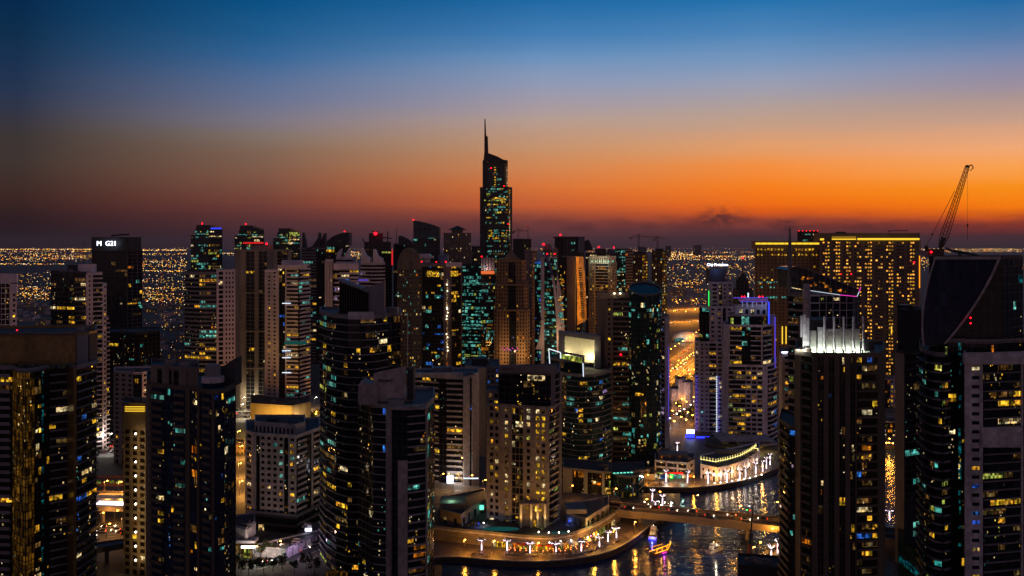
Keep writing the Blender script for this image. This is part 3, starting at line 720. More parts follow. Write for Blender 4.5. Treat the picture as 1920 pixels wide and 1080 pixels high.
# -- crown of white fins
def uplit_crown():
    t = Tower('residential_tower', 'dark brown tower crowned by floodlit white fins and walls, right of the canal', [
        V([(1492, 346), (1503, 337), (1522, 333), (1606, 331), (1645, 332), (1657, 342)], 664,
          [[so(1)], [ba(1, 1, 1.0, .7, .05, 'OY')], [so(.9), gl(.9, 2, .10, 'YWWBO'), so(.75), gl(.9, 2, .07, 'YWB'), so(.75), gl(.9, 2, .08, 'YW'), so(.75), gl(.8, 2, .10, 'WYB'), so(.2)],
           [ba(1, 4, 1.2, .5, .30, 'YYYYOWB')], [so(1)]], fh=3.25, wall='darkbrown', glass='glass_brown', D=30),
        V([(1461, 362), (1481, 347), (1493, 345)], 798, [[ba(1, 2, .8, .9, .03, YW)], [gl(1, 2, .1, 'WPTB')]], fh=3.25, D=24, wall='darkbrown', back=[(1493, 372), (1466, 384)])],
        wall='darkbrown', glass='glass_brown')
    Y0 = 341
    w = MB()
    for px0, px1, pt in ((1519, 1534, 620), (1534, 1546, 614), (1546, 1566, 613), (1566, 1582, 613), (1582, 1601, 613), (1601, 1616, 613)):
        x0, x1 = (px0 - 960) / FOC * Y0 - t.org.x, (px1 - 960) / FOC * Y0 - t.org.x
        w.box(x0, x1 - .7, Y0 - t.org.y, Y0 + 1.0 - t.org.y, Z(664, Y0) - t.org.z, Z(pt + (4 if px0 > 1540 else 0), Y0) - t.org.z, 'white' if px0 == 1534 else 'palegrey')
    w.build('crown_wall', t.root)
    for px in (1545, 1563, 1581, 1599, 1617):
        f = MB(); f.extrude([t.loc(P(px - 1.2, 664, Y0)) + Vector(q) for q in ((0, -3.0, 0), (0, 0, 0), (0, 0, 14.6), (0, -.9, 14.2), (0, -1.2, 5))], (.5, 0, 0), 'white'); f.build('crown_fin', t.root)
        s = MB(); s.box(-.3, .3, -.3, .3, 0, 1.6, 'darkmetal'); o = s.build('floodlight', t.root, t.loc(P(px, 664, Y0 - 4.4)))
        l = MB(); l.ball((0, .2, 1.0), .3, 'flood', sz=.6); l.build('lamp', o)
    for px in (1527, 1540, 1554, 1572, 1590, 1608):
        point_light(t.loc(P(px, 661.0, Y0 - 1.3)), 1050, (.80, 1.0, .70), t.root, .3)
    # curved white screens at the left of the crown
    for k, (px0, px1, pt, pb, dy) in enumerate(((1501, 1505, 592, 632, 3), (1505.5, 1511, 590, 652, 1.5), (1511.5, 1517.5, 596, 664, 0))):
        t.own('crown_screen', px0, px1, pt, pb, Y0 - 1 + dy, .6, 'white')
    for py, dx in ((655, 1498), (655, 1509)): point_light(t.loc(P(dx, py, Y0 - 4)), 900, (.9, 1, .85), t.root, .3)
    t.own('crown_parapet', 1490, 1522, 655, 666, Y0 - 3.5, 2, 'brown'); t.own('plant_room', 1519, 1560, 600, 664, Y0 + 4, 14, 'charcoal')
    t.own('plant_room', 1612, 1640, 640, 664, Y0 + 2, 8, 'charcoal')
    return t
uplit_crown()

# -- glass wedge tower with a mast
t = Tower('wedge_roof_tower', 'dark gridded glass tower with a sloping glass wedge roof, mast and light-edged soffit', [
    V([(1478, 440), (1508, 432), (1519, 430), (1600, 430), (1612, 444)], 552, [[bd(1, 3, .3, .10, 'TYG', .8, 'dimgrey')], [so(1, 'palegrey', 1.6)], [gl(.22, 1, .02, 'W', .6, .4, 'white'), gl(.8, 5, .05, 'GWB', .4, .4, 'palegrey')], [gl(1, 2, 0)]], fh=3.6, wall='dimgrey', D=26)],
    wall='dimgrey', glass='glass_dark')
wd = MB()
prof = [(1484, 540), (1480, 506), (1484, 501), (1497, 500), (1512, 504), (1560, 523), (1611, 543), (1606, 555)]
wd.extrude([t.loc(P(x, y, 429)) for x, y in prof], (0, 20, 0), 'wedge_glass'); wd.build('wedge_roof', t.root)
fr = MB()
for (a, b) in zip(prof, prof[1:] + prof[:1]): fr.tube(t.loc(P(*a, 428.7)), t.loc(P(*b, 428.7)), .22, 'dimgrey')
for k in range(1, 12):
    x = 1484 + k * 10.5; ytop = 500 + max(0, (x - 1505)) * .40; ybot = 541 + (x - 1482) * .12
    fr.tube(t.loc(P(x, ytop + 1, 428.7)), t.loc(P(x, min(ybot, 555), 428.7)), .13, 'dimgrey')
for q in (.33, .66):
    fr.tube(t.loc(P(1483, 505 + 36 * q, 428.7)), t.loc(P(1600, 540 + 16 * q, 428.7)), .1, 'dimgrey')
fr.build('roof_frame', t.root)
ls = MB(); ls.tube(t.loc(P(1483, 539, 428)), t.loc(P(1508, 544, 428)), .16, 'W'); ls.tube(t.loc(P(1520, 545, 428)), t.loc(P(1575, 553, 428)), .10, 'neon'); ls.tube(t.loc(P(1575, 553, 428)), t.loc(P(1607, 556, 428)), .11, 'magenta')
ls.tube(t.loc(P(1607, 556, 428)), t.loc(P(1611, 547, 428)), .10, 'neon'); ls.tube(t.loc(P(1611, 547, 428)), t.loc(P(1614, 538, 428)), .10, 'magenta'); ls.build('edge_light', t.root)
wr = random.Random(4)
for _ in range(26):
    x = wr.uniform(1500, 1595); y = 505 + (x - 1497) * .42 + wr.uniform(4, 22)
    if y < 543 + (x - 1482) * .08: t.own('roof_lit_pane', x - 2, x + 2, y - 1.4, y + 1.4, 428.7, .2, 'O')
pil = MB(); pil.tube(t.loc(P(1481, 540, 431)), t.loc(P(1481, 470, 431)), 1.3, 'dimgrey', 1.0); pil.tube(t.loc(P(1481, 470, 431)), t.loc(P(1481, 428, 431)), 1.0, 'dimgrey', .45); pil.build('mast', t.root)
t.own('roof_pier', 1508, 1519, 532, 560, 427, 2.5, 'palegrey')

# -- right-hand giant with the sail frame
t = Tower('residential_tower', 'large dark tower with a framed glass sail and pale gridded wing, at the right edge', [
    V([(1724, 366), (1736, 353), (1752, 346), (1766, 344), (1777, 346)], 662, [[ba(1, 2, 1.3, .4, .06, 'YYT', 'dimgrey')], [ba(1, 2, 1.3, .4, .10, 'YYG', 'dimgrey')], [ba(1, 2, 1.3, .4, .10, 'YYGT', 'dimgrey')], [ba(1, 2, 1.3, .4, .10, 'YYG', 'dimgrey')]], fh=3.45, wall='dimgrey', D=26),
    V([(1777, 349), (1809, 349)], 640, [[gl(.6, 2, .06, 'YYWT'), gl(.2, 1, .8, ['Cy']), gl(.2, 1, .05, YW)]], fh=3.45, wall='dimgrey', D=24),  # glowing teal column imitates a strip of light reflected in the glass
    V([(1808, 341), (1842, 341), (1917, 345), (1990, 352)], 664, [[so(.22, 'palegrey'), pu(.78, 1, .55, .40, .12, 'YBW', 'palegrey')], [ba(1, 5, .9, .10, .14, 'YYYWG', 'dimgrey'), so(.05, 'palegrey')], [ba(1, 5, .9, .10, .12, 'YYYW', 'dimgrey')]], fh=3.45, wall='palegrey', D=26),
    V([(1742, 355), (1880, 352), (1917, 366)], 482, [[gl(1, 10, .006, 'WB', .12, .1)], [gl(.75, 3, .012, 'WTY', .12, .1), gl(.25, 1, .10, ['Cy'], .1)]], 664, fh=3.5, D=26, wall='charcoal', glass='glass_dark', parapet=.4),
    V([(1780, 350), (1870, 349), (1930, 356)], 640, [[gl(1, 7, .13, 'YYOW')], [gl(1, 4, .05, YW)]], 664, fh=3.5, D=14, wall='dimgrey')],
    wall='dimgrey', glass='glass_dark')
t.own('crown_beam', 1808, 1925, 663, 683, 339.6, 1.5, 'palegrey'); t.own('crown_beam', 1841, 1915, 802, 839, 339.6, 1.5, 'palegrey')
def bez(p0, p1, p2, n): return [((1 - s) ** 2 * p0[0] + 2 * s * (1 - s) * p1[0] + s * s * p2[0], (1 - s) ** 2 * p0[1] + 2 * s * (1 - s) * p1[1] + s * s * p2[1]) for s in [k / n for k in range(n + 1)]]
le = bez((1752, 483), (1720, 575), (1730, 648), 10); re = bez((1877, 483), (1844, 566), (1774, 645), 10)
def sp(p, off): 
    """the sail leans: its top stands further back than its foot"""
    return t.loc(P(p[0], p[1], 345 + (650 - p[1]) / 170 * 6 + off))
sg, sf = MB(), MB()
for k in range(10):
    a, b, c, d = le[k], re[k], re[k + 1], le[k + 1]
    lo = [sp(d, 0), sp(c, 0), sp(c, 1), sp(d, 1)]; hi = [sp(a, 0), sp(b, 0), sp(b, 1), sp(a, 1)]; sg.hexa(lo, hi, 'glass_sail')
    for pts, w in ((le, 3.5), (re, 5.5)):
        p, q = pts[k], pts[k + 1]
        lo = [sp((q[0] - (w if pts is re else 0), q[1]), -.8), sp((q[0] + (0 if pts is re else w), q[1]), -.8), sp((q[0] + (0 if pts is re else w), q[1]), .6), sp((q[0] - (w if pts is re else 0), q[1]), .6)]
        hi = [sp((p[0] - (w if pts is re else 0), p[1]), -.8), sp((p[0] + (0 if pts is re else w), p[1]), -.8), sp((p[0] + (0 if pts is re else w), p[1]), .6), sp((p[0] - (w if pts is re else 0), p[1]), .6)]
        sf.hexa(lo, hi, 'slabgrey')
lo = [sp((1750, 486.5), -.9), sp((1875, 486.5), -.9), sp((1875, 486.5), .6), sp((1750, 486.5), .6)]; hi = [sp((1752, 481), -.9), sp((1877, 481), -.9), sp((1877, 481), .6), sp((1752, 481), .6)]; sf.hexa(lo, hi, 'slabgrey')
for k in range(1, 10):
    sf.tube(sp((le[k][0] + 4, le[k][1]), -.1), sp((re[k][0] - 4, re[k][1]), -.1), .12, 'charcoal', n=4)
for k in range(1, 9):
    u = k / 9
    for j in range(10): sf.tube(sp((le[j][0] + (re[j][0] - le[j][0]) * u, le[j][1]), -.1), sp((le[j + 1][0] + (re[j + 1][0] - le[j + 1][0]) * u, le[j + 1][1]), -.1), .07, 'charcoal', n=4)
sg.build('sail_glass', t.root); sf.build('sail_frame', t.root)
t.beacon(1820, 596, 344, .4); t.beacon(1820, 606, 344, .4)
t.own('lift_shaft_light', 1773, 1776, 650, 664, 343, .3, 'G')

# -- slim dark block between
t = Tower('residential_tower', 'slim black tower with a blue-grey panelled side, left of the sail-framed tower', [
    V([(1680, 412), (1697, 405), (1727, 410)], 662, [[so(1, 'dimgrey')], [bd(1, 2, .18, .02, 'TW')]], fh=3.3, wall='charcoal', D=24),
    V([(1683, 414), (1727, 414)], 585, [[so(1, 'charcoal')]], 662, wall='charcoal', D=20)], wall='dimgrey', glass='glass_dark')
t.own('roof_tank', 1693, 1712, 572, 586, 418, 6, 'darkmetal')
mb = MB(); mb.box(0, 7, 0, 1, 0, .01, 'darkmetal')
pd = MB()
pd.prism([(q[0] - t.org.x, q[1] - t.org.y) for q in (XY(1683, 398), XY(1727, 372), XY(1727, 402), XY(1683, 412))], 0, Z(1030, 380), 'glass_teal'); pd.build('podium', t.root)
for k in range(3):
    a, b = P(1685 + k * 13, 1040 + k * 10, 396 - k * 8), P(1695 + k * 13, 1049 + k * 10, 390 - k * 8); q = MB(); q.hexa([t.loc(a) + Vector((0, -1, -3)), t.loc(b) + Vector((0, -1, -3)), t.loc(b) + Vector((0, 0, -3)), t.loc(a) + Vector((0, 0, -3))], [t.loc(a) + Vector((0, -1, 0)), t.loc(b) + Vector((0, -1, 0)), t.loc(b), t.loc(a)], 'Cy'); q.build('shop_window', t.root)

# -- pale small block in the gap
t = Tower('apartment_block', 'small pale gridded block with a bright roof strip, in the gap beside the white-finned crown', [V([(1462, 482), (1468, 476), (1496, 476)], 664, [[so(1)], [pu(1, 2, .55, .45, .16, 'YYWT')]], wall='palegrey', D=18)], wall='palegrey')
t.own('roof_light_strip', 1466, 1480, 659.5, 662, 475, .4, 'sign_white')

# -- tower with a crown wall lettered TRIDENT
t = Tower('residential_tower', 'dark glass tower with pale floor edges and a sloped crown wall bearing dark letters', [
    V([(672, 362), (700, 352), (727, 350), (735, 348), (763, 346), (800, 350), (814, 368)], 760,
      [[gl(1, 4, .05, 'YWB', .3)], [bd(1, 3, .10, .04, 'WYB', .5, 'slabgrey')], [so(1, 'slabgrey', .9)], [gl(1, 3, .012, 'TY', .15, .1)], [ba(1, 3, 1.3, .15, .12, 'YYOTW', 'slabgrey')], [gl(.4, 1, .25, ['T', 'G', 'Cy']), gl(.6, 2, .10, ['Cy', 'T', 'Y'])]], fh=3.0, wall='slabgrey', D=26)],
    wall='dimgrey', glass='glass_dark')
t.own('wall_panel', 746, 764, 864, 1100, 345.2, 1.0, 'slabgrey'); t.bx('corner_column', 798, 801.5, 755, 1100, 347.5, .8, 'slabgrey')
cw = MB(); cw.extrude([t.loc(P(x, y, 352)) for x, y in ((700, 752), (700, 701), (706, 698.5), (760, 687), (762, 752))], (0, 1.2, 0), 'slabgrey')
cw.extrude([t.loc(P(x, y, 358)) for x, y in ((764, 750), (764, 694), (775, 690), (775, 750))], (0, 8, 0), 'charcoal'); cw.build('crown_wall', t.root)
rt = MB(); rt.extrude([t.loc(P(x, y, 351)) for x, y in ((672, 758), (672, 722), (676, 716), (700, 722), (708, 724), (708, 758))], (0, 10, 0), 'slabgrey'); rt.build('plant_room', t.root)
t.own('roof_slab', 728, 766, 763, 768, 344.5, 6, 'slabgrey'); t.own('roof_slab', 766, 800, 764, 768, 346.5, 8, 'slabgrey'); t.own('plant_room', 728, 756, 750, 762, 348, 5, 'dimgrey')
t.text('TRIDENT', 707.5, 736.5, 716.5, 351.7, 'darkmetal', 'sign')
for (a, b) in ((1010, 806), (985, 805), (960, 806), (935, 804), (905, 806), (880, 805)):
    pass

# -- curved dark glass tower behind it
arc12 = [(600, 428), (612, 415), (630, 405), (652, 399), (676, 398), (702, 401), (726, 409), (734, 412), (751, 417)]
t = Tower('residential_tower', 'curved dark glass tower with pale floor lines and a louvred sloping roof beside a fin', [
    V(arc12, 592, [[ba(1, 2, .7, .12, .16, ['G', 'T', 'Y', 'D'], 'dimgrey')], [ba(1, 2, .7, .12, .16, ['G', 'T', 'Y', 'D'], 'dimgrey')], [ba(1, 3, .7, .12, .07, YW, 'dimgrey')], [ba(1, 3, .7, .12, .05, YW, 'dimgrey')], [ba(1, 3, .7, .12, .06, YW, 'dimgrey')], [ba(1, 3, .7, .12, .10, YW, 'dimgrey')], [gl(1, 1, .05, YW)], [gl(1, 2, .14, 'YYYW', .4)]], fh=3.35, wall='dimgrey', D=28)],  # green and teal panes on the left faces imitate reflections in the glass
    wall='dimgrey', glass='glass_dark')
rf = MB()
for k in range(13):
    x = 636 + k * 4.5; yt = 525 + (x - 636) * .40
    rf.extrude([t.loc(P(x, yt, 405)), t.loc(P(x + .9, yt, 405)), t.loc(P(x + .9, 588, 405)), t.loc(P(x, 588, 405))], (0, 10, 0), 'darkmetal')
rf.extrude([t.loc(P(x, y, 404.6)) for x, y in ((633, 523), (692, 546), (692, 549), (633, 527))], (0, 11, 0), 'dimgrey'); rf.extrude([t.loc(P(x, y, 409)) for x, y in ((637, 530), (690, 549), (690, 588), (637, 588))], (0, 5, 0), 'glass_teal')
rf.build('sloping_louvres', t.root)
fw = MB(); fw.extrude([t.loc(P(x, y, 406)) for x, y in ((676, 543), (716, 529), (721, 526), (721, 600), (690, 600), (690, 549))], (0, 3, 0), 'dimgrey'); fw.build('fin_wall', t.root)
t.own('crown_parapet', 653, 700, 585, 599, 396, 2, 'palegrey'); t.own('plant_room', 725, 745, 577, 592, 412, 6, 'dimgrey')
t.own('ground_floor', 612, 730, 1074, 1110, 399, 3, 'A')

# -- hotel block, lower left centre
t = Tower('hotel_block', 'pale low hotel block with a small square window grid above dark stepped lower floors', [
    V([(461, 478), (475, 472), (556, 465), (600, 486)], 812, [[pu(1, 1, .6, .6, .05, YW)], [so(.14), gl(.16, 1, .02, 'Y', .25), pu(1.05, 4, .58, .52, .04, 'YWT'), gl(.18, 1, .06, 'YW', .25), pu(.34, 1, .5, .5, .10, 'YYT')], [ba(.35, 1, .8, .9, .06, 'YT'), gl(.2, 1, .06, 'TY'), so(.06), ba(.3, 1, .8, .9, .06, YW)]], 958, fh=3.15, wall='palestone', D=28),
    V([(461, 474), (475, 468), (556, 461), (600, 482)], 958, [[bd(1, 1, .4, .02, 'T')], [bd(1, 8, .25, .03, 'TW', .8, 'charcoal')], [ba(1, 4, .8, .9, .04, 'TB')]], fh=3.6, wall='dimgrey', D=30),
    V([(478, 480), (552, 472), (572, 480)], 796, [[pu(1, 10, .5, .5, 0)], [so(1)]], 813, fh=6, wall='palestone', D=20)], wall='palestone')
t.own('plant_room', 500, 520, 786, 798, 480, 8, 'charcoal'); t.own('plant_room', 530, 572, 791, 800, 482, 8, 'charcoal')

# -- balcony block with purple-white end wall
t = Tower('residential_tower', 'pale tower of white balconies with a glowing white entrance at its foot, centre left', [
    V([(774, 545), (838, 535), (868, 533), (884, 540), (897, 552)], 706, [[so(.04), ba(.75, 6, 1.3, .75, .07, 'YYTW'), gl(.22, 2, .05, 'YT')], [ba(1, 2, 1.3, .75, .05, YW)], [so(.8), gl(.3, 1, .04, 'YB')], [so(1)]], fh=3.3, wall='palegrey', D=24)], wall='palegrey')
t.own('crown_parapet', 774, 868, 699, 708, 534, 2, 'palegrey'); t.own('plant_room', 812, 848, 690, 700, 545, 8, 'dimgrey'); t.own('plant_room', 795, 825, 696, 702, 550, 8, 'charcoal')
t.own('lit_entrance', 838, 850, 893, 908, 531, 1, 'sign_white'); t.own('canopy_light', 851, 868, 899, 900.6, 531.5, 1, 'W'); t.own('canopy_light', 869, 897, 896.5, 898.2, 531.5, 1, 'neon')
point_light(t.loc(P(860, 893, 524)), 4000, (1, .93, .85), t.root, 1.0)
# -- blue-side block behind it
t = Tower('office_block', 'flat-roofed block with a blue-lit side, behind the pale balcony tower', [V([(872, 640), (912, 628), (936, 636)], 690, [[so(1)], [pu(1, 3, .5, .5, .35, 'BBBPW')]], fh=3.6, wall='dimgrey', D=40)], wall='dimgrey', glass='glass_blue')
t.own('plant_room', 885, 915, 673, 690, 650, 14, 'charcoal')

# -- hotel lettered MARINA
t = Tower('hotel_tower', 'beige hotel tower with many lit windows and uplit entrance columns, above the promenade', [
    V([(913, 458), (960, 452), (981, 450), (1030, 446), (1050, 458)], 762, [[so(.1), pu(.5, 2, .62, .6, .20, 'YYYW'), so(.2), pu(.25, 1, .6, .55, .45, ['Y', 'W']), so(.12)], [gl(1, 3, .22, 'YYW', .5, .2, 'warmbeige')], [so(.12), pu(.32, 1, .55, .6, .72, ['G', 'W', 'Y']), so(.18), pu(.6, 2, .62, .6, .55, 'YYYW'), so(.15)], [ba(.75, 2, 1.2, .5, .14, ['G', 'Y', 'D']), so(.25, 'dimgrey', 1.0)]], fh=3.35, wall='stone', D=26),
    V([(913, 462), (936, 459)], 735, [[so(.1), pu(.9, 2, .62, .6, .12, 'YYW')]], 762, fh=3.35, wall='stone', D=18),
    V([(935, 456), (1033, 450), (1050, 462)], 699, [[gl(1, 9, .09, 'YYYGW', .35, .1)], [ba(1, 2, 1.2, .5, .1, ['G', 'T']), so(.25, 'dimgrey', 1.0)]], 762, fh=3.5, wall='dimgrey', D=22)], wall='stone', glass='glass_dark')
t.own('sign_parapet', 935, 1045, 686, 698, 449, 1.2, 'dimgrey'); t.own('side_frame', 1033, 1041, 698, 762, 449, 1.2, 'dimgrey'); t.text('MARINA', 941, 964, 694.5, 448.6, 'darkmetal')
for k, px in enumerate((977, 996, 1008, 1022)):
    t.own('entrance_column', px - 1.9, px + 1.9, 946, 992, 442.6, 1.4, 'cream')
    spot_light(t.loc(P(px, 986, 441.3)), t.loc(P(px, 948, 442.8)), 3600, (1, .66, .28), 34, t.root, .15)
t.own('entrance_wall', 974, 1027, 944, 992, 445, 2, 'stone'); t.own('lobby_window', 1000, 1005, 976, 991, 444.5, .2, 'Y'); t.own('lobby_window', 918, 946, 972, 986, 456, .3, 'W'); t.own('upper_window', 984, 990, 950, 954, 444.6, .2, 'Y'); t.own('upper_window', 1003, 1008, 950, 958, 444.6, .2, 'Y'); t.own('upper_window', 1010, 1015, 950, 958, 444.6, .2, 'Y')

# -- rounded tower with the floodlit screen
ar16 = [(1031, 588), (1045, 575), (1062, 566), (1085, 560), (1110, 561), (1130, 568), (1146, 580)]
t = Tower('residential_tower', 'rounded glass tower below a big floodlit cream screen in a dark frame', [
    V(ar16, 700, [[ba(1, 2, .9, .15, .16, 'YYYO', 'dimgrey')], [ba(1, 2, .9, .15, .16, 'YYYO', 'dimgrey')], [ba(1, 3, .9, .15, .10, 'YTB', 'dimgrey')], [ba(1, 3, .9, .15, .16, 'YYTBW', 'dimgrey')], [ba(1, 3, .9, .15, .16, 'YTBWW', 'dimgrey')], [ba(1, 2, .9, .15, .14, 'YTPW', 'dimgrey')]], fh=3.4, wall='dimgrey', D=26),
    V([(1031, 590), (1050, 578), (1094, 572)], 676, [[gl(1, 4, .06, 'YW')], [gl(1, 6, .08, 'OY', .2)]], 701, fh=4, wall='dimgrey', D=18)], wall='dimgrey', glass='glass_teal')
fm = MB(); Ys = 592
def q16(x, y, d=0): return t.loc(P(x, y, Ys + d))
for poly in ([(1049, 622), (1059, 630), (1059, 690), (1049, 690)], [(1049, 622), (1126, 630), (1115, 638), (1059, 630)], [(1115, 638), (1126, 630), (1126, 690), (1115, 690)]):
    fm.extrude([q16(*p) for p in poly], (0, 12, 0), 'dimgrey')
fm.build('screen_frame', t.root)
sw = MB(); cols = 14
for k in range(cols):
    a, b = k / cols, (k + 1) / cols
    def crv(u): return 7.5 - 5.0 * (2 * u - 1) ** 2
    xa, xb = 1059 + 56 * a, 1059 + 56 * b
    pa, pb = q16(xa, 680, crv(a)), q16(xb, 680, crv(b)); ta, tb = q16(xa, 629 + 8 * a, crv(a)), q16(xb, 629 + 8 * b, crv(b))
    sw.hexa([pa, pb, pb + Vector((0, .6, 0)), pa + Vector((0, .6, 0))], [ta, tb, tb + Vector((0, .6, 0)), ta + Vector((0, .6, 0))], 'cream')
sw.build('screen_wall', t.root)
for px in (1066, 1104):
    mb = MB(); mb.box(-.5, .5, -.5, .5, 0, .8, 'darkmetal'); o = mb.build('floodlight', t.root, q16(px, 675, 1.2)); l = MB(); l.ball((0, .3, 1.1), .35, 'flood', sz=.6); l.build('lamp', o)
    point_light(q16(px, 670, 2.6), 2600, (1, .90, .52), t.root, .4); point_light(q16(px + 6, 655, -2), 900, (1, .88, .5), t.root, .4)
nl = MB()
for a, b in (((1029, 654), (1051, 661)), ((1029, 654), (1031, 686)), ((1051, 661), (1051, 672)), ((1093, 681), (1094, 706))): nl.tube(t.loc(P(*a, 560)), t.loc(P(*b, 560)), .3, 'neon')
nl.build('edge_light', t.root)
sr = MB(); sr.extrude([t.loc(P(x, y, 561)) for x, y in ((1051, 659), (1096, 667), (1096, 706), (1092, 706), (1092, 670), (1051, 662))], (0, 3, 0), 'dimgrey'); sr.extrude([t.loc(P(x, y, 563)) for x, y in ((1052, 664), (1091, 671), (1091, 681), (1052, 672))], (0, 1, 0), 'G'); sr.build('entrance_canopy', t.root)

# -- beige tower and the dark cylinder
t = Tower('residential_tower', 'grey-beige tower of dark balconies, left of the dark cylindrical tower', [V([(1120, 612), (1134, 602), (1186, 600)], 556, [[so(1)], [so(.08), pu(.16, 1, .5, .5, .10, YW), so(.06), ba(.7, 4, 1.0, .7, .13, 'TYTWG')]], fh=3.4, wall='beige', D=22)], wall='beige')
t.own('crown_parapet', 1120, 1186, 549, 560, 601, 2, 'warmbeige'); t.own('roof_pier', 1178, 1184, 540, 552, 606, 4, 'dimgrey')
for px in (1152, 1163): mb = MB(); mb.ball((0, 0, 0), .55, 'flood'); mb.build('floodlight', t.root, t.loc(P(px, 550, 600)))
t.beacon(1164, 665, 598, .8)
n = 22; Yc = 602; rc = 10.9
t = Tower('cylindrical_tower', 'dark glass cylinder tower cut off by a slanting open top', [
    V([(1179, 600), (1184, 595), (1191, 592), (1201, 590.5), (1212, 590.5), (1222, 592), (1231, 595), (1237, 599), (1240, 604)], 566, [[gl(1, 1, .22, ['T', 'Y', 'D'], .3)]] + [[gl(1, 2, .14, 'YTTWG', .3)] for _ in range(6)] + [[ba(1, 1, 1, .7, .1, 'BPW')]], fh=3.5, D=16, parapet=0, rowvar=.9)], wall='charcoal', glass='glass_teal')
cc = P(1210, 560, 601); rim = []; low = []
for k in range(28):
    a = 2 * math.pi * k / 28; x = 11.0 * math.cos(a); y = 11.0 * math.sin(a); zt = (Z(552, 601) + Z(529, 601)) / 2 + (Z(529, 601) - Z(552, 601)) / 2 * math.sin(a)
    rim.append(t.loc(Vector((cc.x + x, 602 + y, zt)))); low.append(t.loc(Vector((cc.x + x, 602 + y, Z(570, 601)))))
cy = MB()
for k in range(28):
    j = (k + 1) % 28; cy.quad(low[k], low[j], rim[j], rim[k], 'glass_teal')
    ri, rj = [rim[i] + (t.loc(Vector((cc.x, 602, 0))) - rim[i]).to_2d().to_3d() * .05 for i in (k, j)]
    cy.hexa([rim[k] - Vector((0, 0, .8)), rim[j] - Vector((0, 0, .8)), rj - Vector((0, 0, .8)), ri - Vector((0, 0, .8))], [rim[k] + Vector((0, 0, .3)), rim[j] + Vector((0, 0, .3)), rj + Vector((0, 0, .3)), ri + Vector((0, 0, .3))], 'dimgrey')
cy.poly([q - Vector((0, 0, .9)) for q in rim], 'glass_teal'); cy.build('slanting_top', t.root)
t = Tower('residential_tower', 'thin pale tower with violet edge light, behind the dark cylinder tower', [V([(1226, 648), (1246, 640), (1254, 645)], 596, [[ba(1, 2, 1, .7, .18, 'PBWY')], [so(1)]], fh=3.4, wall='palegrey', D=20)], wall='palegrey')
t.own('edge_light', 1253.2, 1254.2, 650, 790, 641, .3, 'purple')

# -- white towers right of the interchange
t = Tower('residential_tower', 'stepped white tower topped by a glowing bluish white name sign', [
    V([(1303, 708), (1312, 700), (1356, 698)], 642, [[pu(1, 1, .5, .5, .06, 'WT')], [pu(.4, 2, .45, .4, .07, 'WYT'), ba(.3, 2, 1, .6, .05, 'YW'), pu(.3, 1, .5, .5, .1, 'WT')]], fh=3.4, wall='white', D=26),
    V([(1311, 712), (1330, 704), (1386, 704)], 576, [[gl(1, 3, .06, 'GT')], [pu(.5, 2, .45, .45, .05, 'WY'), gl(.12, 1, .12, 'Y'), pu(.5, 2, .45, .45, .08, 'W')]], 642, fh=3.5, wall='white', D=22),
    V([(1328, 712), (1374, 710)], 531, [[so(.1), pu(.4, 1, .5, .5, .06, 'Y'), gl(.14, 1, .25, 'Y'), pu(.5, 2, .4, .45, .06, 'W')]], 577, fh=3.5, wall='palegrey', D=20)], wall='white')
t.own('sign_tower', 1330, 1361, 504, 532, 714, 12, 'charcoal'); t.text('City Premiere', 1326, 1365, 498.5, 713, 'sign_white', depth=.6)
t.own('edge_light', 1328.5, 1329.6, 545, 586, 711, .3, 'sign_green')
point_light(t.loc(P(1346, 508, 709)), 900, (.2, .35, 1), t.root, .6)
for k in range(26):
    t.own('facade_light', 1304 if k % 2 else 1303.5, 1308, 705 + k * 4.6, 706.4 + k * 4.6, 699, .5, 'purple')
    t.own('facade_light', 1343.2, 1344.6, 706 + k * 4.4, 708.6 + k * 4.4, 696.6, .5, 'neon'); t.own('facade_light', 1347.5, 1348.6, 706 + k * 4.4, 708.2 + k * 4.4, 696.6, .5, 'purple')
t = Tower('residential_tower', 'white gridded tower with a violet-lit crown and blue edge strips', [
    V([(1356, 660), (1366, 652), (1430, 648), (1446, 656), (1456, 668)], 684, [[so(1)], [ba(.5, 4, .8, .35, .24, 'YYGW'), pu(.5, 3, .8, .6, .16, 'YYW')], [so(.5), ba(.5, 1, .8, .5, .12, 'YW')], [ba(1, 2, 1, .5, .12, 'BTYW')]], fh=3.4, wall='white', D=26),
    V([(1357, 662), (1368, 655), (1391, 653), (1407, 653), (1430, 651), (1446, 660)], 611, [[so(1)], [ba(1, 2, .8, .35, .16, 'YYW')], [gl(1, 3, .05, 'T', .15)], [ba(1, 2, .8, .35, .10, 'YYW'), so(.15)], [ba(1, 1, .8, .5, .08, 'W')]], 684, fh=3.4, wall='white', D=22),
    V([(1366, 664), (1440, 660)], 592, [[gl(1, 7, .30, ['G', 'T', 'D'], .3)]], 611, fh=6, wall='palegrey', D=18),
    V([(1378, 668), (1438, 664)], 576, [[so(.1), pu(.9, 5, .5, .4, .2, 'W')]], 592, fh=6, wall='palegrey', D=16)], wall='white')
t.own('crown_beam', 1386, 1440, 560.5, 564.5, 662, 3, 'white'); t.own('crown_beam', 1376, 1440, 557.8, 559.2, 661, 1.5, 'purple'); t.own('crown_light', 1388, 1440, 565, 566.4, 661, .4, 'purple')
for px in (1392, 1401, 1411, 1419, 1429, 1437):
    t.own('crown_post', px - 1, px + 1, 564, 577, 664, 1, 'white'); point_light(t.loc(P(px, 573, 659)), 160, (.45, .6, 1), t.root, .2)
t.own('crown_mast', 1402, 1404, 549, 559, 664, .6, 'neon'); t.own('edge_light', 1440.5, 1443, 566, 610, 660, .5, 'sign_blue'); t.own('edge_light', 1452.4, 1454.4, 594, 690, 664, .5, 'purple')
for px in (1391, 1396, 1424, 1430): t.beacon(px, 556, 660, .6)
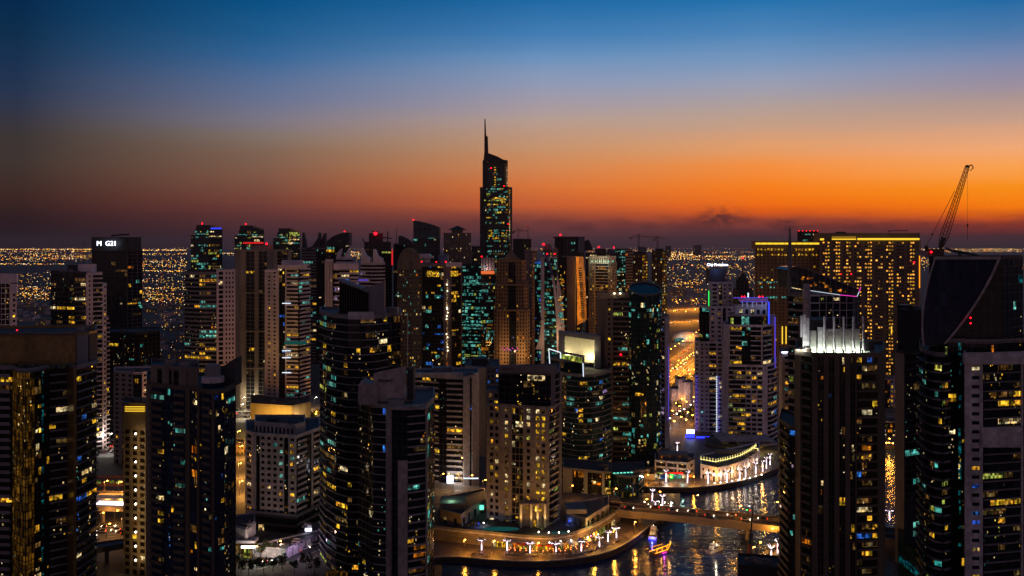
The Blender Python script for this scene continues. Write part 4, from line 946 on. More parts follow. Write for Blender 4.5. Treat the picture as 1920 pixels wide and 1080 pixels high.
t.own('side_fin', 1444, 1453, 590, 612, 667, 8, 'palegrey')
# -- dark spire behind
t = Tower('spired_tower', 'black stepped tower with a needle spire and red lamp, behind the violet-lit crown', [V([(1374, 900), (1384, 890), (1404, 890), (1411, 900)], 545, [[pu(1, 2, .4, .5, .01)], [pu(1, 3, .4, .5, .02)], [pu(1, 2, .4, .5, .01)]], wall='charcoal', D=22), V([(1380, 904), (1404, 898)], 526, [[pu(1, 3, .4, .5, .01)]], 546, wall='charcoal', D=14)], wall='charcoal')
dm = MB(); c = t.loc(P(1392.5, 526, 908))
for k in range(6): dm.prism([(c.x + (6.2 - k * 1.05) * math.cos(a * .7854 + .39), c.y + (6.2 - k * 1.05) * math.sin(a * .7854 + .39)) for a in range(8)], c.z + k * 1.5, c.z + k * 1.5 + 1.5, 'charcoal')
dm.tube(c + Vector((0, 0, 9)), c + Vector((0, 0, 21)), .5, 'charcoal', .15); dm.build('spire', t.root); t.beacon(1392.5, 484, 905, .9)

# -- gold-roofed hotel, two wings
def gold_hotel():
    t = Tower('hotel_tower', 'vast slab hotel in two wings with gold-lit cornices and columns of lit windows', [
        V([(1415, 1030), (1538, 1020)], 466, [[pu(1, 17, .45, .5, .03, 'Y')]], D=40, fh=3.9, wall='ornate2'),
        V([(1536, 1000), (1722, 992), (1726, 1010)], 452, [[x for k in range(9) for x in (so(.5), pu(.42, 1, .72, .42, .16 if k in (0, 4, 6) else .08, ['H']), pu(.8, 2, .72, .42, (.66, .56, .78, .34, .84, .14, .88, .16, .64)[k], ['H', 'H', 'Y']))] + [so(.6)], [so(1)]], D=40, fh=4.0, wall='ornate2')],
        wall='ornate2', glass='glass_brown', near=False)
    t.own('cornice_wall', 1415, 1536, 452, 467, 1026, 14, 'ornate2'); t.own('cornice_wall', 1537, 1725, 437, 453, 998, 20, 'ornate2')
    mb = MB()
    for k in range(11): t.own('cornice_light', 1417 + k * 11, 1427 + k * 11, 455, 458.4, 1018, .6, 'gold_strip')
    t.own('cornice_light', 1538, 1545, 447, 450.5, 990, .6, 'gold_strip'); t.own('cornice_light', 1560, 1605, 443, 449.5, 990, .6, 'gold_dim'); t.own('cornice_light', 1608, 1724, 446.5, 450, 990, .6, 'gold_strip')
    t.own('cornice_light', 1560, 1605, 447.6, 449.6, 989.4, .4, 'gold_strip')
    for k in range(18):
        for r in (0, 1):
            if random.Random(k * 7 + r).random() < (.9 if r == 0 else .7): t.own('top_floor_window', 1420 + k * 6.4, 1423.6 + k * 6.4, 466 + r * 10, 469.6 + r * 10, 1017, .4, 'Y')
    rr = random.Random(8)
    for k in range(12):
        for r, m in ((528, 'T'), (537, 'T'), (556, 'T'), (519, 'Y')):
            if rr.random() < .45: t.own('office_window', 1421 + k * 5.6, 1424.5 + k * 5.6, r, r + 3, 1017, .4, m)
    for px in (1467, 1474): t.own('facade_light', px - .9, px + .9, 612, 645, 1016, .6, 'gold_strip')
    t.own('edge_light', 1723.6, 1725, 478, 540, 992, .5, 'orange_strip'); t.beacon(1714, 492, 988, 1.0); t.beacon(1596, 514, 988, .9); t.beacon(1577, 514, 988, .6)
    t.own('facade_uplight', 1671, 1672.6, 612, 626, 990, .5, 'gold_strip')
    mb = MB(); mb.tube(t.loc(P(1665, 436, 1005)), t.loc(P(1667, 432.5, 1005)), .5, 'darkmetal'); mb.tube(t.loc(P(1665, 433, 1005)), t.loc(P(1702, 432.2, 1005)), .5, 'darkmetal'); mb.build('roof_crane', t.root)
    t.own('plant_room', 1572, 1586, 434.5, 438, 1008, 10, 'charcoal')
gold_hotel()
t = Tower('office_block', 'flat black rooftop edged with tiny red lamps, behind the gold-corniced hotel', [V([(1495, 1600), (1534, 1590)], 434, [[gl(1, 8, .10, 'TW')]], D=40, wall='charcoal')], wall='charcoal', near=False)
for k in range(6): t.beacon(1498 + k * 7, 433, 1590, .8)

# ================================================================== LEFT AND MIDDLE DISTANCE
t = Tower('residential_tower', 'pinkish white framed tower cut by the left edge of the picture', [
    V([(-50, 566), (2, 560), (31, 566)], 519, [[ba(1, 3, 1, .6, .08, 'YW')], [gl(.55, 2, .06, 'YWB', .5, .4, 'pinkwhite'), so(.12), pu(.33, 1, .5, .5, .08, 'YWB')]], fh=3.3, wall='pinkwhite', D=22)], wall='pinkwhite')
t.own('crown_beam', -50, 31, 513, 532, 558, 2, 'pinkwhite'); t.own('crown_beam', 20, 31, 530, 548, 558, 2, 'pinkwhite')
t = Tower('residential_tower', 'tower with a black balconied half, a stepped pinkish white half and a thin mast', [
    V([(95, 648), (140, 640), (162, 642)], 512, [[ba(1, 4, 1, .3, .07, YW, 'charcoal')], [ba(1, 2, 1, .2, .07, YW, 'dimgrey')]], fh=3.4, wall='charcoal', D=24),
    V([(161, 642), (192, 648)], 514, [[so(.12), pu(.2, 1, .5, .5, .05, 'YW'), so(.1), ba(.58, 3, 1, .6, .10, 'YYW')]], fh=3.4, wall='pinkwhite', D=22),
    V([(191, 649), (199, 655)], 534, [[so(.3), pu(.7, 1, .6, .5, .05, 'Y')]], fh=3.4, wall='pinkwhite', D=18),
    V([(198, 656), (204, 660)], 598, [[ba(1, 1, 1, .6, .06, 'Y')]], fh=3.4, wall='pinkwhite', D=16)], wall='pinkwhite')
t.own('plant_room', 146, 171, 495.5, 513, 646, 8, 'pinkwhite'); t.own('plant_room', 126, 146, 497, 513, 650, 8, 'charcoal'); t.mast(157.5, 452, 497, 648, .3)
t = Tower('office_tower', 'tall black tower with a solid crown carrying five lit white characters', [
    V([(172, 910), (239, 900), (267, 918)], 470, [[gl(1, 9, .045, 'YYWT', .15, .12)], [gl(1, 3, .09, 'YYTO', .35, .45, 'pinkdark')]], fh=3.7, wall='charcoal', D=30),
    V([(172, 908), (239, 898), (264, 914)], 446.5, [[so(1)], [so(1)]], 470, wall='charcoal', D=30)], wall='charcoal', near=False)
t.text('M  G21', 182, 216.5, 460.5, 897.5, 'sign_white', depth=.6)
mb = MB(); mb.tube(t.loc(P(213, 446, 910)), t.loc(P(215, 441.5, 910)), .6, 'darkmetal'); mb.tube(t.loc(P(209, 441.5, 910)), t.loc(P(243, 439.5, 910)), .9, 'darkmetal', .6); mb.tube(t.loc(P(222, 439.5, 910)), t.loc(P(243, 438.6, 910)), .4, 'darkmetal'); mb.build('cleaning_crane', t.root)
t = Tower('residential_block', 'unlit black block with faint floor lines, right of the lettered tower', [V([(203, 690), (262, 682), (300, 700)], 624, [[gl(1, 6, .025, 'YT', .25, .3, 'darkline')], [gl(1, 5, .02, 'YT', .3, .3, 'darkline')]], fh=3.5, wall='charcoal', D=30)], wall='charcoal')
t = Tower('apartment_block', 'low pinkish block of small square windows, behind the gold-lit slab', [V([(214, 612), (250, 606), (266, 606), (287, 616)], 699, [[pu(1, 3, .5, .5, .03, 'Y', 'dimgrey')], [gl(1, 1, .02, 'Y')], [pu(1, 2, .5, .5, .05, 'YW')]], fh=3.3, wall='pinkwhite', D=20)], wall='pinkwhite')

t = Tower('residential_tower', 'dark striped tower with a white punched frame along its right side', [
    V([(346, 690), (374, 682), (406, 682)], 512, [[bd(1, 3, .45, .05, 'YWT', .4, 'dimgrey')], [bd(1, 3, .40, .22, 'YYOT', .4, 'dimgrey')]], fh=3.3, wall='dimgrey', D=24),
    V([(406, 680), (441, 686)], 508, [[so(.08), pu(.30, 1, .8, .7, .03, 'W'), so(.06), pu(.52, 3, .5, .5, .03, 'YW'), so(.04)]], fh=3.6, wall='pinkwhite', D=22)], wall='pinkwhite')
t.own('roof_screen', 352, 400, 505, 513, 690, 6, 'charcoal')
for px0, px1, top, lab, sg in ((358, 417, 431, 'with a violet-lit roof edge', 'B'), (440, 495, 432, 'with a red band, behind the beige stepped tower', 'R'), (512, 563, 437, 'with yellow-lit top floors, the shortest of the three', 'Y')):
    c_ = px0 + (px1 - px0) * .56
    t = Tower('office_tower', 'distant office tower with lit floors, ' + lab, [
        V([(px0, 1350), (c_, 1335), (px1, 1350)], top + 11, [[gl(1, 7, .24, 'TTGW', .8, .1)], [gl(1, 5, .30, 'YTWG', .8, .1)]], fh=4.0, wall='charcoal', D=40, rowvar=.95),
        V([(px0 + 8, 1352), (c_, 1338), (px1, 1352)], top, [[gl(1, 6, .30, 'TTGW', .8, .1)], [gl(1, 5, .5, 'YTWG', .8, .1)]], top + 12, fh=4.0, wall='charcoal', D=36, rowvar=.95)], wall='charcoal', glass='glass_teal', near=False, group='three distant office towers with lit floors')
    t.own('plant_room', px0 + 10, c_ + 4, top - 9, top + 1, 1345, 20, 'darkmetal'); t.own('plant_room', c_ + 4, px1 - 8, top - 5, top + 1, 1346, 20, 'darkmetal')
    t.own('lit_floor', c_ + 1, px1 - 2, top + 11, top + 13, 1334, .5, 'W')
    t.own('lit_floor', px0 + 6, c_ - 6, top + 7, top + 8.5, 1336, .5, 'T')
    if sg != 'Y': t.beacon(px0 + 21, top - 12, 1345, 1.4)
    if sg == 'B': t.own('sign_band', c_ + 4, px1 - 2, top - 4, top - 1.5, 1333, .5, 'sign_blue')
    if sg == 'R': t.own('sign_band', 456, 494, 454, 457, 1330, .5, 'red_dim')
    if sg == 'Y': t.own('lit_floor', c_ + 2, px1 - 1, top - 2, top + 5, 1333, .5, 'G')

t = Tower('residential_tower', 'tall beige stepped tower with dark recessed window strips, left of the white balconied tower', [
    V([(441, 822), (452, 815), (512, 808), (546, 830)], 470, [[so(1)], [so(.18), gl(.3, 2, .03, 'YWT', .5, .5, 'beige'), so(.14), gl(.3, 2, .03, 'YW', .5, .5, 'beige'), so(.2)], [so(.2), gl(.6, 2, .04, 'YW', .5, .5, 'beige'), so(.2)]], fh=3.5, wall='warmbeige', D=28),
    V([(470, 826), (512, 820)], 462, [[so(1)]], 471, wall='warmbeige', D=20)], wall='warmbeige', near=False)
t.beacon(500, 457, 815, 1.2)
for py in (548, 620, 690): t.own('floor_cornice', 446, 513, py, py + 2.5, 806.5, 1, 'warmbeige')
t = Tower('residential_tower', 'white tower of stacked balconies with lit floors rising from a gold-lit podium', [
    V([(497, 768), (523, 760)], 508, [[so(.1), pu(.8, 2, .45, .45, .10, 'YYW'), so(.1)]], fh=3.4, wall='pinkwhite', D=22),
    V([(522, 762), (536, 758)], 500, [[gl(1, 2, .20, 'YPWB', .3)]], fh=3.4, wall='pinkwhite', D=22),
    V([(535, 756), (560, 754), (580, 770)], 498, [[so(.1), ba(.9, 3, 1.2, 1.25, .16, 'YYTW')], [ba(1, 3, 1.4, 1.25, .10, 'YYT')]], fh=3.4, wall='pinkwhite', D=22)], wall='pinkwhite', near=False)
t.own('crown_beam', 520, 575, 497, 504, 752, 2, 'pinkwhite'); t.own('crown_beam', 496, 524, 506, 510, 757, 2, 'pinkwhite'); t.own('plant_room', 528, 565, 488, 498, 765, 8, 'pinkwhite')
for py in (568, 657, 670, 698): t.own('lit_floor', 529, 545, py, py + 1.5, 752.5, .4, 'neon')
t.own('pool_terrace', 533, 575, 640, 646, 750, 1.5, 'pool')
t = Tower('podium_block', 'long low podium washed in gold light, under the white balconied tower', [V([(470, 728), (548, 716), (582, 735)], 759, [[so(1)], [so(1)]], wall='goldstone', D=40)], wall='goldstone')
for px in (480, 495, 511, 527, 543): point_light(t.loc(P(px, 790, 706)), 7500, (1, .62, .12), t.root, .5)
for px in (558, 574): point_light(t.loc(P(px, 790, 716)), 5500, (1, .75, .4), t.root, .5)

# ---- the crowd of towers in the middle
def simple(name, label, x0, x1, top, Y, face, wall='dimgrey', glass='glass_dark', fh=3.7, split=.6, face2=None, near=False, D=34, rv=0.0, slope=8):
    xm = x0 + (x1 - x0) * split
    return Tower(name, label, [V([(x0, Y + slope), (xm, Y), (x1, Y + slope)], top, [face, face2 or face], fh=fh, wall=wall, D=D, rowvar=rv)], wall=wall, glass=glass, near=near)
t = simple('office_tower', 'dark tower with a swooping sail roof and twin fins, left of the slope-topped black tower', 565, 612, 466, 1120, [bd(1, 4, .35, .08, 'TYW')], face2=[gl(1, 4, .04, 'TW', .5)])
for k, pr in enumerate((((572, 467), (585, 462), (596, 446), (597, 436), (599, 436), (599, 467)), ((601, 467), (602, 452), (607, 438), (609, 437), (610, 467)))):
    f = MB(); f.extrude([t.loc(P(x, y, 1122 + k * 6)) for x, y in pr], (0, 12, 0), 'charcoal'); f.build('roof_sail', t.root)
f = MB(); f.extrude([t.loc(P(x, y, 1130)) for x, y in ((566, 467), (567, 436), (569, 436), (573, 455), (574, 467))], (0, 8, 0), 'charcoal'); f.build('roof_fin', t.root)
t = simple('office_tower', 'black tower with a roof sloping up to the right, in the left middle distance', 611, 655, 452, 1180, [gl(1, 5, .03, 'YTW', .4)])
f = MB(); f.extrude([t.loc(P(x, y, 1181)) for x, y in ((612, 460), (616, 449), (626, 442), (640, 437), (654, 436), (654, 460))], (0, 22, 0), 'charcoal'); f.build('sloping_roof', t.root); t.beacon(646, 434, 1182, .9)
t = simple('residential_tower', 'pinkish tower with two white pointed roof shells, behind the striped white fin tower', 630, 662, 484, 930, [bd(1, 4, .4, .06, 'YW')], wall='pinkwhite')
for pr in (((631, 484), (637, 484), (640, 466), (632, 474)), ((645, 484), (655, 484), (653, 466), (647, 478))):
    f = MB(); f.extrude([t.loc(P(x, y, 931)) for x, y in pr], (0, 8, 0), 'pinkwhite'); f.build('roof_shell', t.root)
t = simple('residential_tower', 'tower topped by white curved sail shells, in front of the unfinished stepped tower', 676, 722, 494, 900, [bd(1, 5, .4, .07, 'YWP')], wall='pinkwhite')
for pr in (((677, 494), (677, 470), (680, 468), (686, 479), (694, 484), (694, 494)), ((699, 494), (700, 467), (702, 467), (708, 480), (717, 485), (717, 494))):
    f = MB(); f.extrude([t.loc(P(x, y, 901)) for x, y in pr], (0, 10, 0), 'pinkwhite'); f.build('roof_shell', t.root)
t = Tower('residential_tower', 'white tower with a striped end fin and curved balcony decks, left middle', [
    V([(610, 720), (625, 716)], 489, [[x for k in range(5) for x in (so(.6), gl(.4, 1, .03, 'Y', 0))]], fh=3.4, wall='pinkwhite', D=20),
    V([(625, 718), (655, 712), (672, 720)], 496, [[bd(1, 4, .3, .14, 'YPWB', .8)], [bd(1, 2, .3, .14, 'YPW', .8)]], fh=3.5, wall='pinkwhite', D=20)], wall='pinkwhite', near=False)
t.own('crown_beam', 625, 671, 495, 505, 710, 3, 'pinkwhite')
for k, (x0, x1, py) in enumerate(((636, 683, 511), (636, 668, 519), (648, 690, 526))):
    t.own('balcony_deck', x0, x1, py, py + 2, 708, 8, 'pinkwhite')
t.own('edge_light', 672, 690, 524, 526, 706, .5, 'purple')
t = Tower('tower_under_construction', 'black stepped unfinished tower with a red lamp and crane jibs on top', [
    V([(677, 1030), (735, 1022)], 470, [[gl(1, 6, .02, 'GY', .5)]], D=30, wall='charcoal'), V([(683, 1034), (733, 1026)], 455, [[gl(1, 6, .02, 'GY', .5)]], 471, D=26, wall='charcoal'), V([(692, 1036), (718, 1030)], 439, [[so(1)]], 456, D=22, wall='charcoal')], wall='charcoal', near=False)
t.beacon(704, 438, 1026, 2.4); mb = MB()
for a, b in (((697, 433), (711, 435)), ((704, 441), (704, 433)), ((680, 447), (684, 457)), ((716, 445), (735, 447)), ((727, 434), (727, 460))): mb.tube(t.loc(P(*a, 1028)), t.loc(P(*b, 1028)), .7, 'darkmetal')
mb.build('crane_jib', t.root); t.own('beacon_post', 734, 736.5, 468, 497, 1015, 1, 'red_dim')
t = simple('office_tower', 'dark tower with a high curved shell roof and arcade openings, left of the pagoda-roofed tower', 774, 825, 447, 1480, [gl(1, 8, .06, 'TYTW', .6)], fh=4.2, split=.7, wall='charcoal', glass='glass_teal', rv=.8)
f = MB(); f.extrude([t.loc(P(x, y, 1481)) for x, y in ((775, 448), (775, 414), (785, 414.5), (800, 418), (813, 422), (824, 426), (824, 448))], (0, 24, 0), 'tealstone'); f.build('curved_crown', t.root)
a = MB()
for k in range(4):
    cx = 780 + k * 8.6; a.extrude([t.loc(P(cx + 3.2 * math.cos(q * math.pi / 6), 432 - 4.5 * math.sin(q * math.pi / 6), 1480)) for q in range(7)], (0, -1.0, 0), 'charcoal')
a.build('arcade_opening', t.root); t.beacon(775, 412, 1482, 1.3); t.own('lit_floor', 803, 815, 445.8, 447.4, 1479, .5, 'T')
t = Tower('residential_tower', 'dark tower under a small pagoda roof, left of the tall spire', [
    V([(832, 1330), (862, 1320), (883, 1332)], 438, [[pu(1, 8, .45, .5, .09, 'YYW')], [pu(1, 6, .45, .5, .05, 'YW')]], D=36, wall='beige'), V([(847, 1334), (868, 1330)], 431, [[so(1)]], 439, D=18, wall='beige')], wall='beige', near=False)
pg = MB(); c = t.loc(P(858, 431, 1340)); w, h = 13.5, Z(423.5, 1340) - Z(431, 1340)
i0 = [(c.x - w, c.y - w, c.z), (c.x + w, c.y - w, c.z), (c.x + w, c.y + w, c.z), (c.x - w, c.y + w, c.z)]; i1 = [(c.x - 1, c.y - 1, c.z + h), (c.x + 1, c.y - 1, c.z + h), (c.x + 1, c.y + 1, c.z + h), (c.x - 1, c.y + 1, c.z + h)]
pg.hexa(i0, i1, 'charcoal'); pg.build('pagoda_roof', t.root)
t = simple('residential_tower', 'dark slim tower with a curved wing roof and whip mast, left of the shell-roofed tower', 738, 776, 458, 1250, [gl(1, 6, .05, 'YTW', .5)], wall='charcoal')
f = MB(); f.extrude([t.loc(P(x, y, 1251)) for x, y in ((747, 460), (747, 443), (752, 442), (764, 448), (773, 455), (775, 460))], (0, 16, 0), 'charcoal'); f.build('wing_roof', t.root); t.mast(743.3, 427, 462, 1252, .5)
# brown arched tower
t = simple('residential_tower', 'brown tower of small lit windows under a great rounded arch rib, centre left', 745, 790, 492, 905, [pu(1, 8, .5, .5, .13, 'TWYTO')], wall='beige', face2=[pu(1, 5, .5, .5, .12, 'TWYO')], rv=.6)
ab = MB(); prev = None
for k in range(17):
    th = math.pi * k / 16; p = t.loc(P(768 - 21 * math.cos(th), 505 - 39 * math.sin(th) ** .8, 903))
    if prev: ab.tube(prev, p, 1.1, 'beige')
    prev = p
ab.build('arch_rib', t.root)
f = MB(); f.extrude([t.loc(P(768 - 20 * math.cos(math.pi * k / 12), 505 - 36 * math.sin(math.pi * k / 12) ** .8, 906)) for k in range(13)], (0, 16, 0), 'beige'); f.build('arched_roof', t.root)
t.own('lift_shaft', 763.5, 765, 585, 690, 902, .6, 'palegrey')
t = simple('residential_tower', 'slim tower with a flat pale cap and ledge, behind the red-lamped tower', 786, 806, 478, 1010, [pu(1, 4, .5, .5, .1, 'YW')], wall='pinkwhite')
t.own('roof_ledge', 786, 812, 480, 484, 1006, 10, 'pinkwhite')
# red-lamped tower
t = Tower('office_tower', 'flat-topped tower with red roof lamps, a blue globe sign and a sparkling white corner', [
    V([(788, 915), (836, 905), (844, 905), (866, 918)], 496, [[so(.08), gl(.84, 7, .16, 'YBYTW', .5), so(.08)], [so(1)], [so(.1), gl(.8, 4, .14, 'YYOW', .6), so(.1)]], fh=3.8, wall='pinkdark', D=34)], wall='pinkwhite', near=False)
t.own('crown_beam', 788, 838, 494, 500, 903, 3, 'pinkdark'); t.own('crown_beam', 836, 866, 492, 500, 902, 3, 'pinkwhite'); t.own('lit_lounge', 801, 823, 508, 519, 904, .5, 'Y'); t.own('lit_lounge', 844, 859, 508, 518, 905, .5, 'Y'); t.own('dark_belt', 801, 823, 519, 534, 904.2, .5, 'glass_dark')
rr = random.Random(5); cl = MB()
for k in range(56):
    py = 524 + k * 3.1; q = t.loc(P(838 + rr.uniform(-1, 1.5), py, 903)); cl.box(q.x - .45, q.x + .45, q.y, q.y + .3, q.z - rr.uniform(.2, .8), q.z + .4, rr.choice(('W', 'W', 'O', 'flood')))
cl.build('corner_light', t.root)
for px, r in ((790, 1.0), (818, .7), (836, 1.0)): t.beacon(px, 491, 904, r)
gb = MB(); q = t.loc(P(831, 484, 912)); gb.prism([(q.x + 5.6 * math.cos(a / 14 * 6.2832), q.y + 5.6 * math.sin(a / 14 * 6.2832)) for a in range(14)], q.z - 3.5, q.z + 3.2, 'blue_drum'); gb.build('roof_drum', t.root)
# teal office tower
t = Tower('office_tower', 'glass office tower full of teal-lit floors with a red-white finned crown at its right', [
    V([(865, 1010), (902, 1003), (929, 1012)], 497, [[gl(1, 8, .40, 'TTTTTTTG', .7, .12)], [gl(1, 6, .26, 'TTTOG', .7, .12, 'reddark')]], fh=3.9, wall='charcoal', D=34, rowvar=.9)], wall='charcoal', glass='glass_teal', near=False)
for k in range(9): t.own('crown_fin', 902.4 + k * 2.9, 903.2 + k * 2.9, 483, 507, 1000, 3, 'pinkwhite')
t.own('crown_light', 902, 927, 508, 514, 1000, .6, 'orange_dim'); t.own('crown_core', 903, 927, 484, 508, 1006, 12, 'reddark'); t.beacon(903, 481, 1002, 1.0); t.own('lit_floor', 880, 903, 529, 531.5, 1001, .5, 'T'); t.own('lit_floor', 878, 906, 608, 611.5, 1001, .5, 'T')
point_light(t.loc(P(914, 506, 996)), 2600, (1, .7, .6), t.root, .6)
# the tall spire
def spire_tower():
    t = Tower('spired_skyscraper', 'the tallest tower, dark with teal and yellow lit floors and a needle spire', [
        V([(900, 1490), (912, 1478), (952, 1478), (960, 1490)], 352, [[gl(1, 2, .05, 'TW', .8)], [gl(1, 10, .30, 'TTYGYT', .9, .1)], [gl(.4, 1, .05, 'T'), so(.6, 'charcoal')]], fh=4.3, wall='charcoal', D=50, rowvar=.95),
        V([(905, 1494), (912, 1484), (946, 1484), (952, 1492)], 300, [[gl(1, 1, .02, 'TW', .8)], [gl(1, 8, .06, 'YTT', .9, .1)], [gl(1, 1, .0, 'Y')]], 353, fh=4.3, wall='charcoal', D=40, parapet=0)], wall='charcoal', glass='glass_teal', near=False)
    f = MB(); f.extrude([t.loc(P(x, y, 1482)) for x, y in ((906.5, 302), (908, 286), (916, 287), (932, 293), (951, 303), (951, 306))], (0, 44, 0), 'charcoal'); f.build('sloping_crown', t.root)
    f = MB(); f.extrude([t.loc(P(x, y, 1486)) for x, y in ((905.5, 310), (908, 286), (908.3, 223), (910, 223), (911.5, 254), (914.5, 256), (915.5, 287), (913, 310))], (0, 9, 0), 'charcoal'); f.build('spire', t.root)
    f = MB(); f.extrude([t.loc(P(x, y, 1480)) for x, y in ((900, 480), (902, 420), (905, 345), (907, 300), (912, 300), (909, 480))], (0, 20, 0), 'charcoal'); f.build('edge_fin', t.root)
    f = MB(); f.extrude([t.loc(P(x, y, 1474)) for x, y in ((908, 364), (912, 370), (948, 352), (952, 349), (952, 356), (912, 378))], (0, 6, 0), 'charcoal'); f.build('roof_step', t.root)
    for k in range(11):
        if k not in (3,): t.own('stair_window', 926.5, 930, 313 + k * 4.6, 315 + k * 4.6, 1483, .5, 'Y')
    for k in range(9): t.own('edge_light', 950, 951.6, 313 + k * 4.2, 315.2 + k * 4.2, 1483, .5, 'W')
    rr = random.Random(2)
    for k in range(40): t.own('edge_light', 955, 956.2, 356 + k * 2.6, 357.6 + k * 2.6, 1476, .5, rr.choice(('Y', 'W', 'T', 'O')))
    t.own('lit_floor', 921, 945, 370, 372.5, 1477, .5, 'Y'); t.own('lit_floor', 908, 942, 374.5, 377, 1477, .5, 'G')
    t.beacon(921, 315, 1481, 1.2); t.beacon(945, 349, 1473, 1.0); t.beacon(953, 420, 1474, 1.0)
spire_tower()
# gold ornate tower
t = Tower('residential_tower', 'ornate sandstone-gold tower with stepped cornices and a small pyramid top, at the centre', [
    V([(927, 870), (938, 862), (984, 860), (993, 870)], 582, [[pu(1, 2, .45, .6, .05, 'Y')], [pu(.36, 3, .45, .6, .05, 'YO'), gl(.30, 3, .02, 'P', .2), pu(.34, 3, .45, .6, .07, 'YO')], [pu(1, 2, .45, .6, .05, 'O')]], fh=3.5, wall='ornate', D=34),
    V([(929, 874), (940, 866), (982, 864), (990, 874)], 534, [[pu(1, 2, .45, .6, .05, 'Y')], [pu(.3, 3, .45, .6, .05, 'YO'), gl(.36, 3, .02, 'Y', .2), pu(.34, 3, .45, .6, .06, 'YO')], [pu(1, 2, .45, .6, .05, 'O')]], 583, fh=3.5, wall='ornate', D=30),
    V([(931, 878), (942, 870), (978, 868), (986, 878)], 490, [[pu(1, 2, .45, .6, .03, 'Y')], [pu(.3, 2, .45, .6, .04, 'YO'), gl(.38, 2, .02, 'Y', .2), pu(.3, 2, .45, .6, .04, 'YO')], [pu(1, 2, .45, .6, .04, 'O')]], 535, fh=3.5, wall='ornate', D=26)], wall='ornate', near=False)
pm = MB(); c = t.loc(P(958, 490, 884)); pm.prism([(c.x - 9, c.y - 8), (c.x + 9, c.y - 8), (c.x + 9, c.y + 8), (c.x - 9, c.y + 8)], c.z, c.z + 3, 'ornate')
pm.hexa([(c.x - 7, c.y - 7, c.z + 3), (c.x + 7, c.y - 7, c.z + 3), (c.x + 7, c.y + 7, c.z + 3), (c.x - 7, c.y + 7, c.z + 3)], [(c.x - 1, c.y - 1, c.z + 11), (c.x + 1, c.y - 1, c.z + 11), (c.x + 1, c.y + 1, c.z + 11), (c.x - 1, c.y + 1, c.z + 11)], 'ornate'); pm.build('pyramid_roof', t.root)
for k in range(20): t.own('night_club_light', 941 + k * 1.6, 942 + k * 1.6, 652 + (k * 7) % 6, 654 + (k * 7) % 6, 858.4, .4, 'P' if k % 3 else 'magenta')
for px in (934, 962, 988): point_light(t.loc(P(px, 664, 848)), 6500, (1, .58, .22), t.root, .6)
for py in (534, 582): t.own('cornice', 932, 990, py - 1.5, py + 1.5, 858, 2, 'ornate')
t = simple('residential_tower', 'slim purple-grey tower, between the ornate gold tower and the teal sail tower', 984, 1006, 470, 980, [pu(1, 4, .5, .5, .10, 'YWO')], wall='pinkdark')
t.own('crown_beam', 995, 1008, 464, 470, 978, 6, 'pinkwhite')
t = simple('tower_under_construction', 'dark unfinished slab with cranes on its roof, right of the tall spire', 962, 996, 449, 1290, [gl(1, 6, .03, 'YG', .6)], wall='charcoal')
# teal sail tower
t = Tower('office_tower', 'white-edged sail-shaped tower with teal-lit floors and a blue lit roof edge', [
    V([(1003, 918), (1015, 910)], 488, [[gl(1, 3, .34, 'TTTB', .7)]], fh=3.8, wall='pinkwhite', D=30), V([(1014, 908), (1044, 906)], 484, [[so(.22), gl(.78, 5, .34, 'TTTG', .9, .1)]], fh=3.8, wall='pinkwhite', D=30, rowvar=.7)], wall='pinkwhite', glass='glass_teal', near=False)
sl = bez((1020, 478), (1044, 520), (1044, 662), 12); s2 = bez((1030, 478), (1058, 520), (1060, 662), 12)
f = MB()
for k in range(12):
    a, b, c, d = sl[k], s2[k], s2[k + 1], sl[k + 1]
    f.hexa([t.loc(P(*d, 904)), t.loc(P(*c, 910)), t.loc(P(*c, 916)), t.loc(P(*d, 910))], [t.loc(P(*a, 904)), t.loc(P(*b, 910)), t.loc(P(*b, 916)), t.loc(P(*a, 910))], 'pinkwhite' if k > 3 else 'bluedark')
f.build('curved_edge', t.root)
f = MB(); f.extrude([t.loc(P(x, y, 905)) for x, y in bez((1014, 600), (1014, 640), (1003, 655), 6) + [(1019, 655), (1019, 600)]], (0, 4, 0), 'pinkwhite'); f.build('flared_foot', t.root)
rr = random.Random(9)
for k in range(46): t.own('shop_light', 1046 + rr.random() * 12, 1047.4 + rr.random() * 10 + 2, 520 + k * 3, 521.4 + k * 3, 902, .4, rr.choice(('O', 'W', 'Y', 'Y', 'T')))
t.own('billboard', 1047, 1055, 586, 596, 900, .6, 'T'); t.beacon(1026, 476, 905, .9); t.beacon(1040, 476, 905, .9)
point_light(t.loc(P(1052, 640, 890)), 9000, (1, .6, .3), t.root, 1)
# orange lit tower
t = Tower('office_tower', 'dark tower with a tall glowing orange curved facade', [V([(1053, 1005), (1078, 996), (1080, 996)], 482, [[gl(.4, 3, .10, 'YYT', .6), so(.6, 'pinkdark')], [so(1)]], fh=3.8, wall='dimgrey', D=34)], wall='dimgrey', near=False)
f = MB(); a = bez((1080, 481), (1083, 560), (1082, 610), 12); b = bez((1094, 481), (1099, 540), (1100, 600), 12)
for k in range(12):
    f.hexa([t.loc(P(*a[k + 1], 994)), t.loc(P(*b[k + 1], 998)), t.loc(P(*b[k + 1], 1020)), t.loc(P(*a[k + 1], 1020))], [t.loc(P(*a[k], 994)), t.loc(P(*b[k], 998)), t.loc(P(*b[k], 1020)), t.loc(P(*a[k], 1020))], 'orange_wall')
f.build('lit_facade', t.root)
for k in range(7): point_light(t.loc(P(1087 + k * .9, 490 + k * 18, 987)), 2000, (1, .40, .04), t.root, .6)
sb = MB()
for k in range(22): q = t.loc(P(1088 + k * .25, 503 + k * 4.4, 993.5)); sb.box(q.x - 1.6, q.x + 1.6, q.y, q.y + .6, q.z - .7, q.z + .7, 'darkmetal')
sb.build('facade_slot', t.root)
